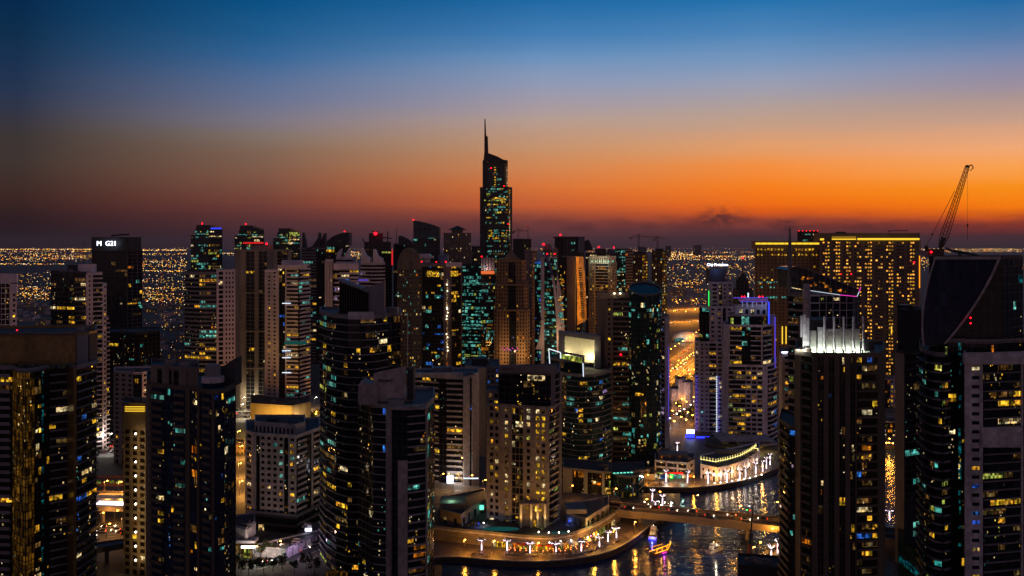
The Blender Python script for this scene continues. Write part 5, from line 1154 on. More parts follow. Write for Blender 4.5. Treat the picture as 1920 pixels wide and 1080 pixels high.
# pale-crowned tower
t = Tower('residential_tower', 'grey-beige tower with a white floodlit colonnade crown', [V([(1104, 1020), (1140, 1010), (1156, 1020)], 494, [[so(.06), pu(.2, 2, .5, .5, .1, 'Y'), so(.06), ba(.6, 5, 1, .7, .14, 'YYO')], [pu(1, 4, .5, .5, .22, 'OYW')]], fh=3.5, wall='warmbeige', D=34),
    V([(1104, 1020), (1140, 1010), (1154, 1020)], 482, [[pu(1, 9, .35, .7, 0)], [pu(1, 4, .35, .7, 0)]], 494, fh=12, wall='cream', D=30)], wall='warmbeige', near=False)
for px in (1110, 1117, 1125, 1133, 1141, 1149): mb = MB(); mb.ball((0, 0, 0), .7, 'teal_sign'); mb.build('floodlight', t.root, t.loc(P(px, 490, 1005))); point_light(t.loc(P(px, 492, 1003)), 800, (.8, 1, .85), t.root, .4)
t = simple('office_tower', 'dark tower with teal-lit office floors, left of the twin unfinished towers', 1153, 1186, 468, 1120, [gl(1, 6, .28, 'TTTW', .7)], wall='charcoal', glass='glass_teal', face2=[bd(1, 3, .45, .05, 'YO', .4, 'pinkdark')], rv=.9)
# twin unfinished towers
for x0, x1, top, lab in ((1180, 1214, 478, 'left'), (1222, 1250, 472, 'right')):
    t = Tower('tower_under_construction', 'dark unfinished concrete tower with work lights, the ' + lab + ' of the crane-topped pair', [V([(x0, 1215), (x0 + (x1 - x0) * .7, 1205), (x1, 1215)], top, [[pu(1, 6, .6, .6, .10, 'WWYT')], [pu(1, 3, .6, .6, .5, 'WYYO')]], fh=4, wall='charcoal', D=34)], wall='charcoal', near=False, group='twin unfinished towers')
    t.own('core_wall', x0 + 10, x1 - 6, top - 6, top + 1, 1215, 12, 'charcoal')
t = simple('office_tower', 'flat dark slab with ribbed side and a red roof lamp, behind the orange-lit facade tower', 1040, 1096, 445, 1420, [gl(.4, 3, .05, 'YG', .7), so(.1), gl(.5, 5, .02, 'T', .2, .5, 'dimgrey')], wall='charcoal', split=.72)
t.own('roof_slab', 1037, 1080, 443.5, 446, 1415, 10, 'charcoal'); t.beacon(1051, 440.5, 1418, 1.7); t.own('side_frame', 1084, 1096, 445, 474, 1416, 3, 'dimgrey')
f = MB(); f.extrude([t.loc(P(x, y, 1425)) for x, y in ((1097, 470), (1097, 452), (1104, 449), (1110, 462), (1111, 470))], (0, 12, 0), 'charcoal'); f.build('side_wing', t.root)
t = simple('residential_tower', 'purple-grey tower with a rounded dome and red lamp, behind the teal sail tower', 1018, 1046, 468, 1180, [pu(1, 5, .5, .5, .12, 'WTY')], wall='pinkdark')
dm = MB(); c = t.loc(P(1028, 468, 1186))
for k in range(5): r0 = 5.6 * math.cos(k * .31); dm.prism([(c.x + r0 * math.cos(a * .524), c.y + r0 * math.sin(a * .524)) for a in range(12)], c.z + 7.5 * math.sin(k * .31), c.z + 7.5 * math.sin((k + 1) * .31), 'pinkdark')
dm.build('dome', t.root); t.beacon(1019, 458, 1180, 1.9)
t = simple('residential_tower', 'low dark tower with red roof lamps and a slanting navy roof', 1098, 1180, 476, 1330, [gl(1, 12, .05, 'YW', .7)], wall='charcoal')
t.beacon(1123, 463, 1330, 1.6); t.beacon(1151, 464, 1330, 1.2); t.own('plant_room', 1118, 1136, 466, 477, 1332, 14, 'charcoal')
f = MB(); f.extrude([t.loc(P(x, y, 1328)) for x, y in ((1142, 477), (1142, 467), (1160, 468), (1178, 474), (1180, 477))], (0, 20, 0), 'bluedark'); f.build('slanting_roof', t.root)
for x0, x1, top, Y, lab in ((884, 902, 462, 1650, 'small dark tower with yellow windows, at the left foot of the tallest tower'), (1300, 1315, 459.5, 13000, 'lone distant block with a dim violet top, on the horizon right of the cranes'), (1248, 1258, 461, 11000, 'thin distant block with one white roof lamp, right of the cranes'), (1197, 1212, 462.5, 9000, 'faint grey distant block, between the two tower cranes')):
    t = simple('distant_tower', lab, x0, x1, top, Y, [gl(1, 4, .10 if Y < 1700 else .01, 'YW', .7)], wall='dimgrey')

# ---- tower cranes and the big luffing crane
def lattice(mb, a, b, w, m, seg):
    a, b = Vector(a), Vector(b); d = (b - a); n = max(2, int(d.length / seg)); q = d.to_track_quat('Z', 'Y')
    cs = [q @ Vector(c) for c in ((-w, -w, 0), (w, -w, 0), (w, w, 0), (-w, w, 0))]
    for c in cs: mb.tube(a + c, b + c, w * .16, m, n=4)
    for k in range(n):
        p0, p1 = a + d * (k / n), a + d * ((k + 1) / n)
        for j in range(4): mb.tube(p0 + cs[j], p1 + cs[(j + 1) % 4], w * .10, m, n=4)
def tower_crane(px, pb, pt, xl, xr, Y, label, mast_name='mast'):
    base = P(px, pb, Y); e = empty('tower_crane', base, label, 'crane', None)
    L = lambda v: Vector(v) - base
    mb = MB(); lattice(mb, L(base), L(P(px, pt, Y)), .9, 'darkmetal', 4); mb.build('mast', e)
    py = pt + 5; j = MB(); lattice(j, L(P(xl, py, Y)), L(P(xr, py, Y)), .7, 'darkmetal', 4); j.build('jib', e)
    c = MB(); far = xl if abs(xl - px) > abs(xr - px) else xr; nr = xr if far == xl else xl
    c.tube(L(P(px, pt, Y)), L(P(px + (far - px) * .6, py, Y)), .15, 'darkmetal', n=4); c.tube(L(P(px, pt, Y)), L(P(nr, py, Y)), .15, 'darkmetal', n=4); c.build('pendant_cable', e)
    w = MB(); q = L(P(nr, py + 1, Y)); w.box(q.x - 2, q.x + 2, -1, 1, q.z - 2.5, q.z, 'concrete'); w.build('counterweight', e)
tower_crane(1197.5, 480, 439, 1183, 1231, 1222, 'dark tower crane on the left of the twin unfinished towers')
tower_crane(1233, 474, 442, 1226, 1250, 1222, 'dark tower crane on the right of the twin unfinished towers')
tower_crane(972, 450, 428, 963, 990, 1300, 'dark tower crane on the unfinished slab beside the tallest tower')
mb = MB(); e = empty('lattice_mast', P(990, 450, 1296), 'thin red-tipped lattice mast right of the tallest tower', 'mast'); mb.tube((0, 0, 0), (0, 0, 22), .5, 'darkmetal', .25); mb.build('pole', e); l = MB(); l.ball((0, 0, 22.5), .8, 'red_dim'); l.build('lamp', e)
def big_crane():
    Y = 452; base = P(1752, 470, Y); base.z = 0; L = lambda v: Vector(v) - base
    e = empty('luffing_crane', base, 'huge lattice-boom crane leaning over the sail-framed tower against the orange sky', 'crane')
    m = MB(); lattice(m, (0, 0, 0), (0, 0, Z(474, Y)), 1.0, 'cranesteel', 5); m.build('mast', e)
    b = MB(); p0, p1 = P(1763, 466, Y), P(1814, 312, Y); a, c = L(p0), L(p1); d = c - a; q = d.to_track_quat('Z', 'Y'); n = 20
    def wd(t): return 1.55 * (min(1, .35 + t * 5) if t < .13 else max(.42, 1 - (t - .13) * .62))
    for sx, sy in ((-1, -1), (1, -1), (1, 1), (-1, 1)):
        for k in range(n): b.tube(a + d * (k / n) + q @ Vector((sx * wd(k / n), sy * wd(k / n), 0)), a + d * ((k + 1) / n) + q @ Vector((sx * wd((k + 1) / n), sy * wd((k + 1) / n), 0)), .17, 'cranesteel', n=4)
    cs = ((-1, -1), (1, -1), (1, 1), (-1, 1))
    for k in range(n):
        for j in range(4):
            s0, s1 = cs[j], cs[(j + 1) % 4]; b.tube(a + d * (k / n) + q @ Vector((s0[0] * wd(k / n), s0[1] * wd(k / n), 0)), a + d * ((k + 1) / n) + q @ Vector((s1[0] * wd((k + 1) / n), s1[1] * wd((k + 1) / n), 0)), .10, 'cranesteel', n=4)
    r = .13; b.tube(a, a + d * r, 1.3, 'cranesteel', 1.3, n=4); b.build('boom', e)
    h = MB(); h.tube(c - d * .01, c + d * .012, 1.1, 'cranesteel', .9); h.tube(c, c + Vector((2.2, 0, .8)), .3, 'cranesteel'); h.tube(c + Vector((2.2, 0, .8)), c + Vector((3.0, 0, -.8)), .25, 'cranesteel'); h.tube(c + Vector((3.0, 0, -.8)), c + Vector((1.4, 0, -2.2)), .22, 'cranesteel'); h.build('boom_head', e)
    g = MB(); g.tube(L(P(1742, 474, Y)), L(P(1734, 465, Y)), .7, 'cranesteel', .5); g.tube(L(P(1734, 465, Y)), L(P(1737, 461, Y)), .6, 'cranesteel'); g.tube(L(P(1737, 461, Y)), L(P(1744, 474, Y)), .6, 'cranesteel', .5); g.build('gantry', e)
    k = MB(); k.tube(L(P(1737, 461, Y)), L(P(1748, 440, Y)), .14, 'cranesteel'); k.tube(L(P(1748, 440, Y)), L(P(1790, 358, Y)), .12, 'cranesteel'); k.ball(L(P(1748, 439, Y)), .55, 'cranesteel'); k.build('pendant_cable', e)
    w = MB(); w.tube(L(P(1814, 316, Y)), L(P(1814, 422, Y)), .06, 'cranesteel', n=4); w.build('hoist_cable', e)
    hk = MB(); hk.tube(L(P(1814, 420, Y)), L(P(1814, 426, Y)), .5, 'cranesteel', .3); hk.tube(L(P(1814, 426, Y)), L(P(1814, 451, Y)), .12, 'cranesteel', .12); hk.build('hook_block', e)
    cb = MB(); u = L(P(1752, 474, Y)); cb.box(u.x - 4, u.x + 4, -2, 2, u.z - 2, u.z + 2, 'cranesteel'); cb.box(u.x - 9, u.x - 4, -1.8, 1.8, u.z - 1.5, u.z + 1, 'concrete'); cb.build('cab', e)
    l = MB(); l.ball(L(P(1746, 472.5, Y - 2.5)), .5, 'red_lamp'); l.build('lamp', e)
big_crane()
e = empty('roof_hoist', P(1800, 482, 362), 'low dark folded hoist arm lying on the roof of the sail-framed tower', 'hoist')
mb = MB(); L0 = P(1800, 482, 362)
mb.tube(P(1777, 468, 362) - L0, P(1800, 473, 362) - L0, .5, 'darkmetal', .7); mb.tube(P(1800, 473, 362) - L0, P(1835, 479, 362) - L0, .7, 'darkmetal', .3); mb.tube(P(1777, 468, 362) - L0, P(1774, 464, 362) - L0, .4, 'darkmetal'); mb.build('arm', e)
mb = MB(); mb.tube((0, 0, 0), P(1800, 473, 362) - L0, .7, 'darkmetal'); mb.build('base', e)

for t in TW: build_tower(t)

# ================================================================== WATERSIDE
def lowrise(name, label, pts, top, faces, wall, base=QZ, bot=None, fh=3.4, D=16, glass='glass_dark', cat='building', group=None, roof='roofing'):
    t = Tower(name, label, [V(pts, top, faces, bot, fh=fh, D=D, roof=roof, parapet=.8)], wall=wall, glass=glass, cat=cat, group=group, base=base, near=True)
    return t
LOW0 = len(TW)
# raised podium with the hotel on it, curved quay wall, lit shopfronts
PZ = 9.0
pod_edge = arc_px([(780, 985), (850, 994), (900, 999), (940, 1003), (980, 1007), (1020, 1009), (1055, 1006), (1085, 998), (1115, 985), (1140, 971), (1163, 955)], 4, PZ)
e = empty('quay_podium', (pod_edge[20][0], pod_edge[20][1], QZ), 'long curved stone podium wall with lit shopfronts along the near promenade', 'building')
o = Vector(e.location); body = MB(); pp = [(x - o.x, y - o.y) for x, y in pod_edge + [gp(1163, 930, PZ), gp(780, 905, PZ)]]
body.prism(pp, -QZ, PZ - QZ, 'podiumstone', mtop='quaystone'); body.build('wall', e)
cor = MB(); rail = MB(); shop = []
for a, b in zip(pod_edge, pod_edge[1:]):
    a = Vector((a[0] - o.x, a[1] - o.y, 0)); b = Vector((b[0] - o.x, b[1] - o.y, 0)); d = (b - a).normalized(); n = Vector((d.y, -d.x, 0))
    for z0, z1, d0, d1, mb, m in ((PZ - QZ - .5, PZ - QZ + .25, -.2, .5, cor, 'palegrey'), (PZ - QZ + .25, PZ - QZ + 1.15, -.1, 0, rail, 'dimgrey'), (3.3, 3.6, -.2, .3, cor, 'slabgrey')):
        q = [a + n * d1, b + n * d1, b + n * d0, a + n * d0]; mb.hexa([v + Vector((0, 0, z0)) for v in q], [v + Vector((0, 0, z1)) for v in q], m)
    shop.append((a, b, n))
cor.build('cornice', e); rail.build('parapet_rail', e)
rr = random.Random(3)
for i, (a, b, n) in enumerate(shop):
    px = proj((a + o) + Vector((0, 0, 2)))[0]
    if px < 915 or px > 1150: continue
    if (b - a).length < 2: continue
    m = rr.choice(('Y', 'W', 'O', 'G', 'Y', 'D', 'D')); mb = MB(); p, q = a.lerp(b, .12), a.lerp(b, .88)
    mb.hexa([p + n * .12, q + n * .12, q, p], [v + Vector((0, 0, 2.7)) for v in (p + n * .12, q + n * .12, q, p)], m); mb.build('shopfront', e)
pl = MB(); c = Vector(G(940, 992, PZ)) - o; pl.prism([(c.x + 9 * math.cos(k / 3), c.y + 3.2 * math.sin(k / 3)) for k in range(19)], PZ - QZ + .02, PZ - QZ + .12, 'pool'); pl.build('pool', e)
for px, py in ((1041, 999), (1058, 999)): 
    pl = MB(); c = Vector(G(px, py, PZ)) - o; pl.prism([(c.x + 2.0 * math.cos(k / 3), c.y + 1.3 * math.sin(k / 3)) for k in range(19)], PZ - QZ + .02, PZ - QZ + .14, 'pool'); pl.build('pool', e)
for k, (px, py, cc, m) in enumerate(((1010, 1002, (1, .8, .4), 'lampwhite'), (1029, 1003, (1, .75, .35), 'lampwhite'), (1048, 1003, (1, .75, .35), 'lampwhite'), (1066, 1001, (.8, .8, 1), 'lampwhite'), (1084, 982, (.6, .7, 1), 'lampwhite'), (1067, 982, (.2, .3, 1), 'boat_blue'), (897, 986, (.2, .2, 1), 'boat_blue'), (907, 985, (.7, 1, 1), 'lampwhite'), (1109, 992, (.9, 1, .2), 'G'))):
    q = G(px, py, PZ); bl = empty('garden_lamp', q, ('blue' if m == 'boat_blue' else 'greenish' if m == 'G' else 'white') + ' garden lamp on the hotel podium terrace, ' + ('beside the round pool at the left', 'in front of the uplit hotel columns', 'on the podium edge above the parasols', 'between the two small green pools', 'right of the two small green pools', 'against the grey villa wall', 'under the wall of the terrace villa', 'by the left end of the long pool', 'near the curve of the podium edge')[(1, 2, 3, 4, 5, 6, 0, 7, 8)[k]], 'lamp', 'lamps on the podium terrace')
    mb = MB(); mb.tube((0, 0, 0), (0, 0, 1.0), .08, 'darkmetal'); mb.build('post', bl); mb = MB(); mb.ball((0, 0, 1.2), .28, m); mb.build('globe', bl); point_light((0, 0, 1.6), 260, cc, bl, .25)

t = lowrise('villa', 'white terraced villa with a flat dark roof, right of the hotel on the podium', [(1062, 452), (1098, 442), (1141, 466)], 962, [[so(.5, 'tealstone'), pu(.5, 1, .15, .5, 0, 'W', 'tealstone')], [pu(1, 5, .45, .55, .05, 'YW')]], 'palegrey', base=PZ)
t.own('roof_ledge', 1062, 1100, 955, 963, 443, 12, 'dimgrey')
t = lowrise('villa', 'beige terraced villa with a green-lit roof, left of the hotel on the podium', [(826, 452), (864, 444), (884, 458), (908, 470)], 956, [[pu(1, 2, .3, .4, .05, 'Y')], [pu(1, 2, .4, .5, .05, 'Y')], [pu(1, 2, .4, .5, .08, 'Y')]], 'warmbeige', base=PZ, D=24)
rl = MB(); 
for px, py in ((832, 941), (846, 941), (858, 943), (836, 950)): q = t.loc(P(px, py, 462)); rl.box(q.x - 1.6, q.x + 1.6, q.y, q.y + 3, q.z - 2.3, q.z - 2.0, 'teal_sign')
rl.build('roof_light', t.root); point_light(t.loc(P(846, 934, 460)), 500, (.4, 1, .7), t.root, .5); t.own('roof_storey', 826, 872, 944, 957, 456, 14, 'warmbeige'); t.own('lit_kiosk', 899, 907, 949, 956, 462, 2, 'teal_sign')
# glass podium buildings by the bridge
t = lowrise('podium_block', 'low stone and glass block with tall piers and yellow-lit stair floors, behind the bridge', [(1056, 530), (1134, 520), (1146, 520)], 884, [[so(.18), gl(.22, 2, .25, 'DDO', .3), so(.07), gl(.27, 3, .2, 'DDO', .3), so(.05)], [gl(1, 2, .85, 'YGY', .4)]], 'warmbeige', glass='glass_brown', D=24, fh=4.2, base=0)
for px in (1090, 1118): point_light(t.loc(P(px, 925, 512)), 900, (1, .7, .25), t.root, .4)
t = lowrise('podium_block', 'low rounded dark glass block with teal roof lights, at the left bank above the bridge', [(1146, 524), (1160, 514), (1180, 511), (1197, 515), (1207, 526)], 890, [[gl(1, 3, .08, 'YGT', .5)], [gl(1, 4, .20, 'YGT', .5)], [gl(1, 3, .10, 'YT', .5)], [gl(1, 2, .05, 'YT', .5)]], 'dimgrey', glass='glass_teal', D=20, fh=4.2, base=0)
for k in range(6):
    t.own('roof_light', 1150 + k * 6.5, 1154 + k * 6.5, 887 - k * .3, 888.2 - k * .3, 516, 1, 'teal_sign')
# far bank
t = lowrise('waterside_villa', 'pale villa row with arched balconies over colourfully lit shops, on the far promenade', [(1228, 566), (1290, 558), (1302, 566)], 866, [[so(.04), ba(.3, 2, .9, .8, .06, 'Y'), so(.05), ba(.3, 2, .9, .8, .06, 'Y'), so(.05), ba(.26, 2, .9, .8, .06, 'Y'), so(.04)], [pu(1, 1, .4, .5, 0)]], 'palegrey', bot=888, D=18)
for k, (x0, x1, m) in enumerate(((1228, 1238, 'W'), (1238.5, 1248, 'B'), (1248.5, 1256, 'W'), (1256.5, 1262, 'sign_green'), (1262.5, 1270, 'T'), (1270.5, 1279, 'T'), (1279.5, 1288, 'W'), (1288.5, 1298, 'O'))): t.own('shopfront', x0, x1, 889.5, 903, 559, .6, m)
for x0, x1, m in ((1232, 1244, 'G'), (1246, 1256, 'sign_red'), (1258, 1281, 'sign_red')): t.own('shop_sign', x0, x1, 886.2, 888.6, 557.6, .8, m)
t.own('shop_wall', 1226, 1302, 886, 907, 559.8, 6, 'warmbeige'); point_light(t.loc(P(1250, 898, 548)), 1500, (.9, 1, 1), t.root, .6); point_light(t.loc(P(1280, 898, 548)), 1000, (.6, 1, .8), t.root, .6)
t.own('roof_storey', 1236, 1290, 852, 867, 574, 10, 'warmbeige')
for px in (1241, 1255, 1275): mb = MB(); mb.box(-.3, .3, -.1, .2, -.8, .8, 'O'); mb.build('wall_lamp', t.root, t.loc(P(px, 857, 573.5)))
t = lowrise('waterside_building', 'long curved white building with a roof terrace traced in warm lights, on the far promenade', [(1314, 560), (1344, 552), (1366, 558), (1390, 568), (1408, 582), (1424, 600)], 866, [[pu(1, 3, .4, .45, .03, 'Y')], [pu(1, 3, .35, .6, .05, 'Y')], [pu(1, 4, .35, .6, .06, 'Y')], [pu(1, 3, .35, .6, .06, 'Y')], [pu(1, 3, .35, .6, .06, 'Y')]], 'white', D=26, fh=4)
ed = [XY(1316, 561), XY(1344, 554), XY(1366, 560), XY(1390, 570), XY(1408, 584), XY(1422, 600)]
zt = Z(866, 565)
tl = MB()
for a, b in zip(ed, ed[1:]):
    a = Vector((*a, zt + 1.6)); b = Vector((*b, zt + 1.6)); n = 5
    tl.tube(t.loc(a) + Vector((0, 5, 0)), t.loc(b) + Vector((0, 5, 0)), .13, 'fairywarm')
    for k in range(n): q = t.loc(a.lerp(b, k / n)) + Vector((0, 2.5, 0)); tl.tube(q, q + Vector((0, 0, 2.4)), .12, 'fairywarm', n=4)
tl.build('light_string', t.root); t.own('terrace_wall', 1345, 1420, 846, 860, 592, 6, 'warmbeige')
pn = MB(); q = t.loc(P(1421, 866, 598)); pn.tube(q, q + Vector((0, 0, 9)), .2, 'fairywarm'); pn.tube(q + Vector((0, 0, 9)), q + Vector((-3, 0, 9.4)), .2, 'fairywarm'); pn.build('light_mast', t.root)
for k, (a, b) in enumerate(zip(ed, ed[1:])):
    for u in (.25, .75):
        q = Vector((a[0] + (b[0] - a[0]) * u, a[1] + (b[1] - a[1]) * u - 3.0, QZ + 4)); point_light(t.loc(q), 420, (1, .78, .5), t.root, .4)

t = lowrise('waterside_building', 'large pale building with broad eaves lit yellow from below, behind the curved white building', [(1322, 650), (1366, 636), (1420, 640), (1460, 656)], 836, [[so(1)], [so(.6), gl(.4, 3, .5, 'YO', .4)], [gl(1, 4, .4, 'YO', .4), so(.2)]], 'warmbeige', D=30, fh=5, base=0)
for x0, x1, py in ((1352, 1450, 826), (1385, 1460, 832)): t.own('roof_canopy', x0, x1, py, py + 2.5, 628, 26, 'palegrey')
for px in (1385, 1405, 1425, 1445): point_light(t.loc(P(px, 835, 630)), 900, (1, .8, .3), t.root, .5)
t = lowrise('waterside_building', 'low flat block with a blue-lit sign, at the foot of the white towers', [(1238, 690), (1300, 680), (1334, 690)], 824, [[bd(1, 5, .5, .25, 'WBB')], [bd(1, 3, .5, .2, 'B')]], 'palegrey', D=24, fh=5, base=0)
t.own('sign', 1288, 1302, 806, 813, 676, 1, 'sign_white'); t.own('sign_support', 1290, 1300, 813, 824, 680, 1, 'charcoal'); t.own('light_strip', 1286, 1302, 815, 820.5, 675, 1, 'boat_blue'); t.own('light_strip', 1306, 1330, 819, 821, 676, 1, 'boat_blue')
for px, cc in ((1245, (.7, .7, 1)), (1270, (.5, .6, 1)), (1295, (.15, .25, 1)), (1320, (.15, .35, 1))): point_light(t.loc(P(px, 828, 668)), 1300, cc, t.root, .6)
t = lowrise('waterside_building', 'warm-lit blank stone block, left of the shop row on the far promenade', [(1190, 560), (1228, 556)], 890, [[so(1)]], 'warmbeige', D=16)
for k in range(6): street_lamp(tuple(G(1210 + k * 0 + (k * 43), (906, 909, 909, 906, 899, 889)[k], QZ)), 'slim orange quay lamp on the far promenade', 'orange lamps along the far promenade', 5.0, 4000, (1, .42, .05), r=.4)

# right-hand bank seen between the towers
t = lowrise('waterside_building', 'brightly lit low building glimpsed between the brown tower and the slim black tower', [(1648, 690), (1690, 685)], 792, [[gl(.6, 6, .7, 'OYPWG', .6), gl(.4, 3, .6, 'PW', .6)]], 'palegrey', D=20, fh=4.2, base=0)
slab('far_right_bank', [gp(1560, 842), gp(1760, 842), gp(1760, 780), gp(1560, 780)], -.5, 2.5, 'quaystone', 'paving')
for px, py in ((1658, 846), (1664, 838), (1670, 847), (1677, 840), (1663, 846)):
    street_lamp(tuple(G(px, py, 2.5)), 'orange lamp on the far bank glimpsed right of the white-finned tower', 'orange lamps on the bank in the right-hand gap', 6, 1500, (1, .42, .05), r=.5)
t = lowrise('apartment_block', 'orange-lit low block glimpsed in the gap below the gold-corniced hotel', [(1648, 820), (1690, 815)], 712, [[gl(.5, 4, .7, 'OOY', .6), pu(.5, 3, .5, .5, .4, 'OYW')]], 'palegrey', D=20, fh=4.2, base=0)
# dark roof in the foreground with the mobile crane behind it
t = lowrise('foreground_block', 'flat black rooftop at the bottom edge beneath the mobile crane', [(1383, 386), (1466, 382)], 1064, [[so(1)]], 'charcoal', D=14, base=0)
def mobile_crane():
    Y = 402; base = Vector(XY(1404, Y) + (QZ,)); L = lambda v: Vector(v) - base
    e = empty('mobile_crane', base, 'mobile crane with an orange lower boom and dark upper boom, raised over the canal', 'crane')
    b = MB(); b.box(-5, 4, -1.3, 1.3, .5, 1.8, 'craneorange'); b.box(-2, 1.5, -1.2, 1.2, 1.8, 3.6, 'craneorange')
    for x in (-4, -2.2, 1.2, 3): b.tube((x, -1.4, .55), (x, 1.4, .55), .55, 'darkmetal', n=10)
    b.build('chassis', e)
    lo = MB(); lo.tube(L(P(1401.5, 1058, Y)), L(P(1406, 1020, Y)), 1.05, 'craneorange', .85, n=4); lo.build('lower_boom', e)
    up = MB(); up.tube(L(P(1406, 1022, Y)), L(P(1413.5, 927, Y)), .42, 'darkgreen', .22, n=6); up.build('upper_boom', e)
    hk = MB(); hk.tube(L(P(1413.5, 928, Y)), L(P(1404, 954, Y)), .05, 'darkmetal'); hk.ball(L(P(1403, 955, Y)), .9, 'charcoal'); o = hk.build('hook_block', e)
    for px, py, m in ((1405, 949, 'neon'), (1401, 956, 'sign_green'), (1406, 957, 'sign_red')): q = MB(); q.ball(L(P(px, py, Y - 1)), .38, m); q.build('lamp', o)
    l = MB(); 
wall_mat('darkgreen', (.02, .035, .03), rough=.4)
mobile_crane()

# ---- bridge
def bridge():
    c = Vector(G(1300, 966, PZ)); e = empty('road_bridge', (c.x, c.y, 0), 'low concrete road bridge crossing the canal under orange lamps', 'bridge')
    farE = [gp(x, y, PZ) for x, y in ((1120, 942), (1200, 948), (1300, 957), (1400, 966), (1480, 974), (1800, 1006))]
    nearE = [gp(x, y, PZ) for x, y in ((1120, 956), (1200, 963), (1300, 973), (1400, 983), (1480, 992), (1800, 1028))]
    o = Vector((c.x, c.y, 0)); deck, par, fas = MB(), MB(), MB()
    for k in range(5):
        f0, f1, n0, n1 = [Vector((*q, 0)) - o for q in (farE[k], farE[k + 1], nearE[k], nearE[k + 1])]
        up = Vector((0, 0, 1))
        deck.hexa([n0 + up * (PZ - .9), n1 + up * (PZ - .9), f1 + up * (PZ - .9), f0 + up * (PZ - .9)], [n0 + up * PZ, n1 + up * PZ, f1 + up * PZ, f0 + up * PZ], 'asphalt')
        for a, b, sg in ((n0, n1, -1), (f0, f1, 1)):
            d = (b - a).normalized(); n = Vector((-d.y, d.x, 0)) * sg * (1 if True else 1)
            q = [a + n * .5, b + n * .5, b, a]; par.hexa([v + up * (PZ - .9) for v in q], [v + up * (PZ + .95) for v in q], 'concretelight')
            h0 = 2.6 if k == 0 else 1.6; 
            q = [a + n * .1 - n * .8, b + n * .1 - n * .8, b - n * 1.6, a - n * 1.6]; fas.hexa([v + up * (PZ - 3.2 + .5 * (k % 2)) for v in q], [v + up * (PZ - .85) for v in q], 'concretelight')
        m0, m1 = (n0 + f0) / 2, (n1 + f1) / 2; d = (m1 - m0).normalized(); n = Vector((-d.y, d.x, 0)); q = [m0 - n * .3, m1 - n * .3, m1 + n * .3, m0 + n * .3]
        par.hexa([v + up * (PZ + .004) for v in q], [v + up * (PZ + .8) for v in q], 'concretelight')
    deck.build('deck', e); par.build('parapet', e); fas.build('girder', e)
    for k in (1, 3):
        a, b = Vector((*farE[k], 0)) - o, Vector((*nearE[k], 0)) - o; m = MB(); m.tube((a.x * .75 + b.x * .25, a.y * .75 + b.y * .25, -1), (a.x * .75 + b.x * .25, a.y * .75 + b.y * .25, PZ - 2), .9, 'concretelight', n=8); m.tube((a.x * .25 + b.x * .75, a.y * .25 + b.y * .75, -1), (a.x * .25 + b.x * .75, a.y * .25 + b.y * .75, PZ - 2), .9, 'concretelight', n=8); m.build('pier', e)
    for px, py in ((1303, 957), (1368, 963), (1383, 978), (1452, 971), (1232, 950), (1150, 944), (1068, 938), (1207, 965)):
        street_lamp(tuple(G(px, py, PZ)), 'orange street lamp on the parapet of the low road bridge', 'street lamps on the road bridge', 8, 1800, (1, .42, .06), r=.42)
wall_mat('concretelight', (.25, .195, .15))
bridge()
for a, b in (((1120, 949), (560, 900)),):
    pts = [gp(a[0] + (b[0] - a[0]) * k / 8, a[1] + (b[1] - a[1]) * k / 8, PZ) for k in range(9)]; road(pts, 13, z=PZ + .02, lanes=4, name='podium_road')
slab('podium_ground', [gp(560, 930, PZ), gp(1125, 957, PZ), gp(1125, 936, PZ), gp(830, 905, PZ), gp(560, 880, PZ)], 0, PZ - .02, 'concrete', 'sand')
for px, py in ((826, 918), (850, 926), (880, 921), (905, 930)): street_lamp(tuple(G(px, py, PZ)), 'orange street lamp on the road left of the beige hotel', 'street lamps left of the hotel', 9, 3000, (1, .48, .12))

# ---- palms with fairy lights
for k, (px, py) in enumerate(((903, 1031), (951, 1032), (994, 1037), (1043, 1038), (1090, 1033), (1124, 1026), (1140, 1015), (1156, 1008))):
    palm(tuple(G(px, py, QZ)), 'palm with its trunk wound in white fairy lights, on the near promenade', 'lit palms on the near promenade', True, 4.4, k % 4)
for k, (px, py) in enumerate(((1249, 903), (1289, 905), (1328, 907), (1363, 904), (1387, 901), (1398, 897), (1417, 888), (1430, 884), (1437, 878), (1444, 871))):
    palm(tuple(G(px, py, QZ)), 'palm with its trunk wound in white fairy lights, on the far promenade', 'lit palms on the far promenade', True, 5.8, k % 4)
for k, (px, py) in enumerate(((1223, 939), (1242, 951), (1229, 951))):
    palm(tuple(G(px, py, QZ)), 'palm wound in white fairy lights, in the garden left of the bridge', 'lit palms in the bridgehead garden', True, 5.4 if k < 2 else 3.0, k)
for k, (px, py) in enumerate(((1446, 1053), (1436, 1058), (1458, 1037), (1668, 975))):
    palm(tuple(G(px, py, QZ)), 'palm wound in white fairy lights, on the right bank', 'lit palms on the right bank', True, (6.0, 3.4, 5.0, 4.5)[k], k)
for k, (px, py) in enumerate(((1262, 880), (1270, 846), (1344, 826), (1285, 875))):
    palm(tuple(G(px, py, QZ)), 'palm lit in bluish white, among the low buildings of the far bank', 'lit palms behind the far promenade', k == 1, 5.0, k)
for px, py in ((1447, 1016), (1424, 1043), (1412, 1052), (1189, 1003), (1112, 1026), (1008, 1044), (925, 1040), (1150, 1018), (870, 1038)):
    street_lamp(tuple(G(px, py, QZ)), 'slim orange promenade lamp standing on the quay paving', 'orange lamps on the near quays', 6.5, 5000, (1, .42, .05), r=.38, arm=.5)
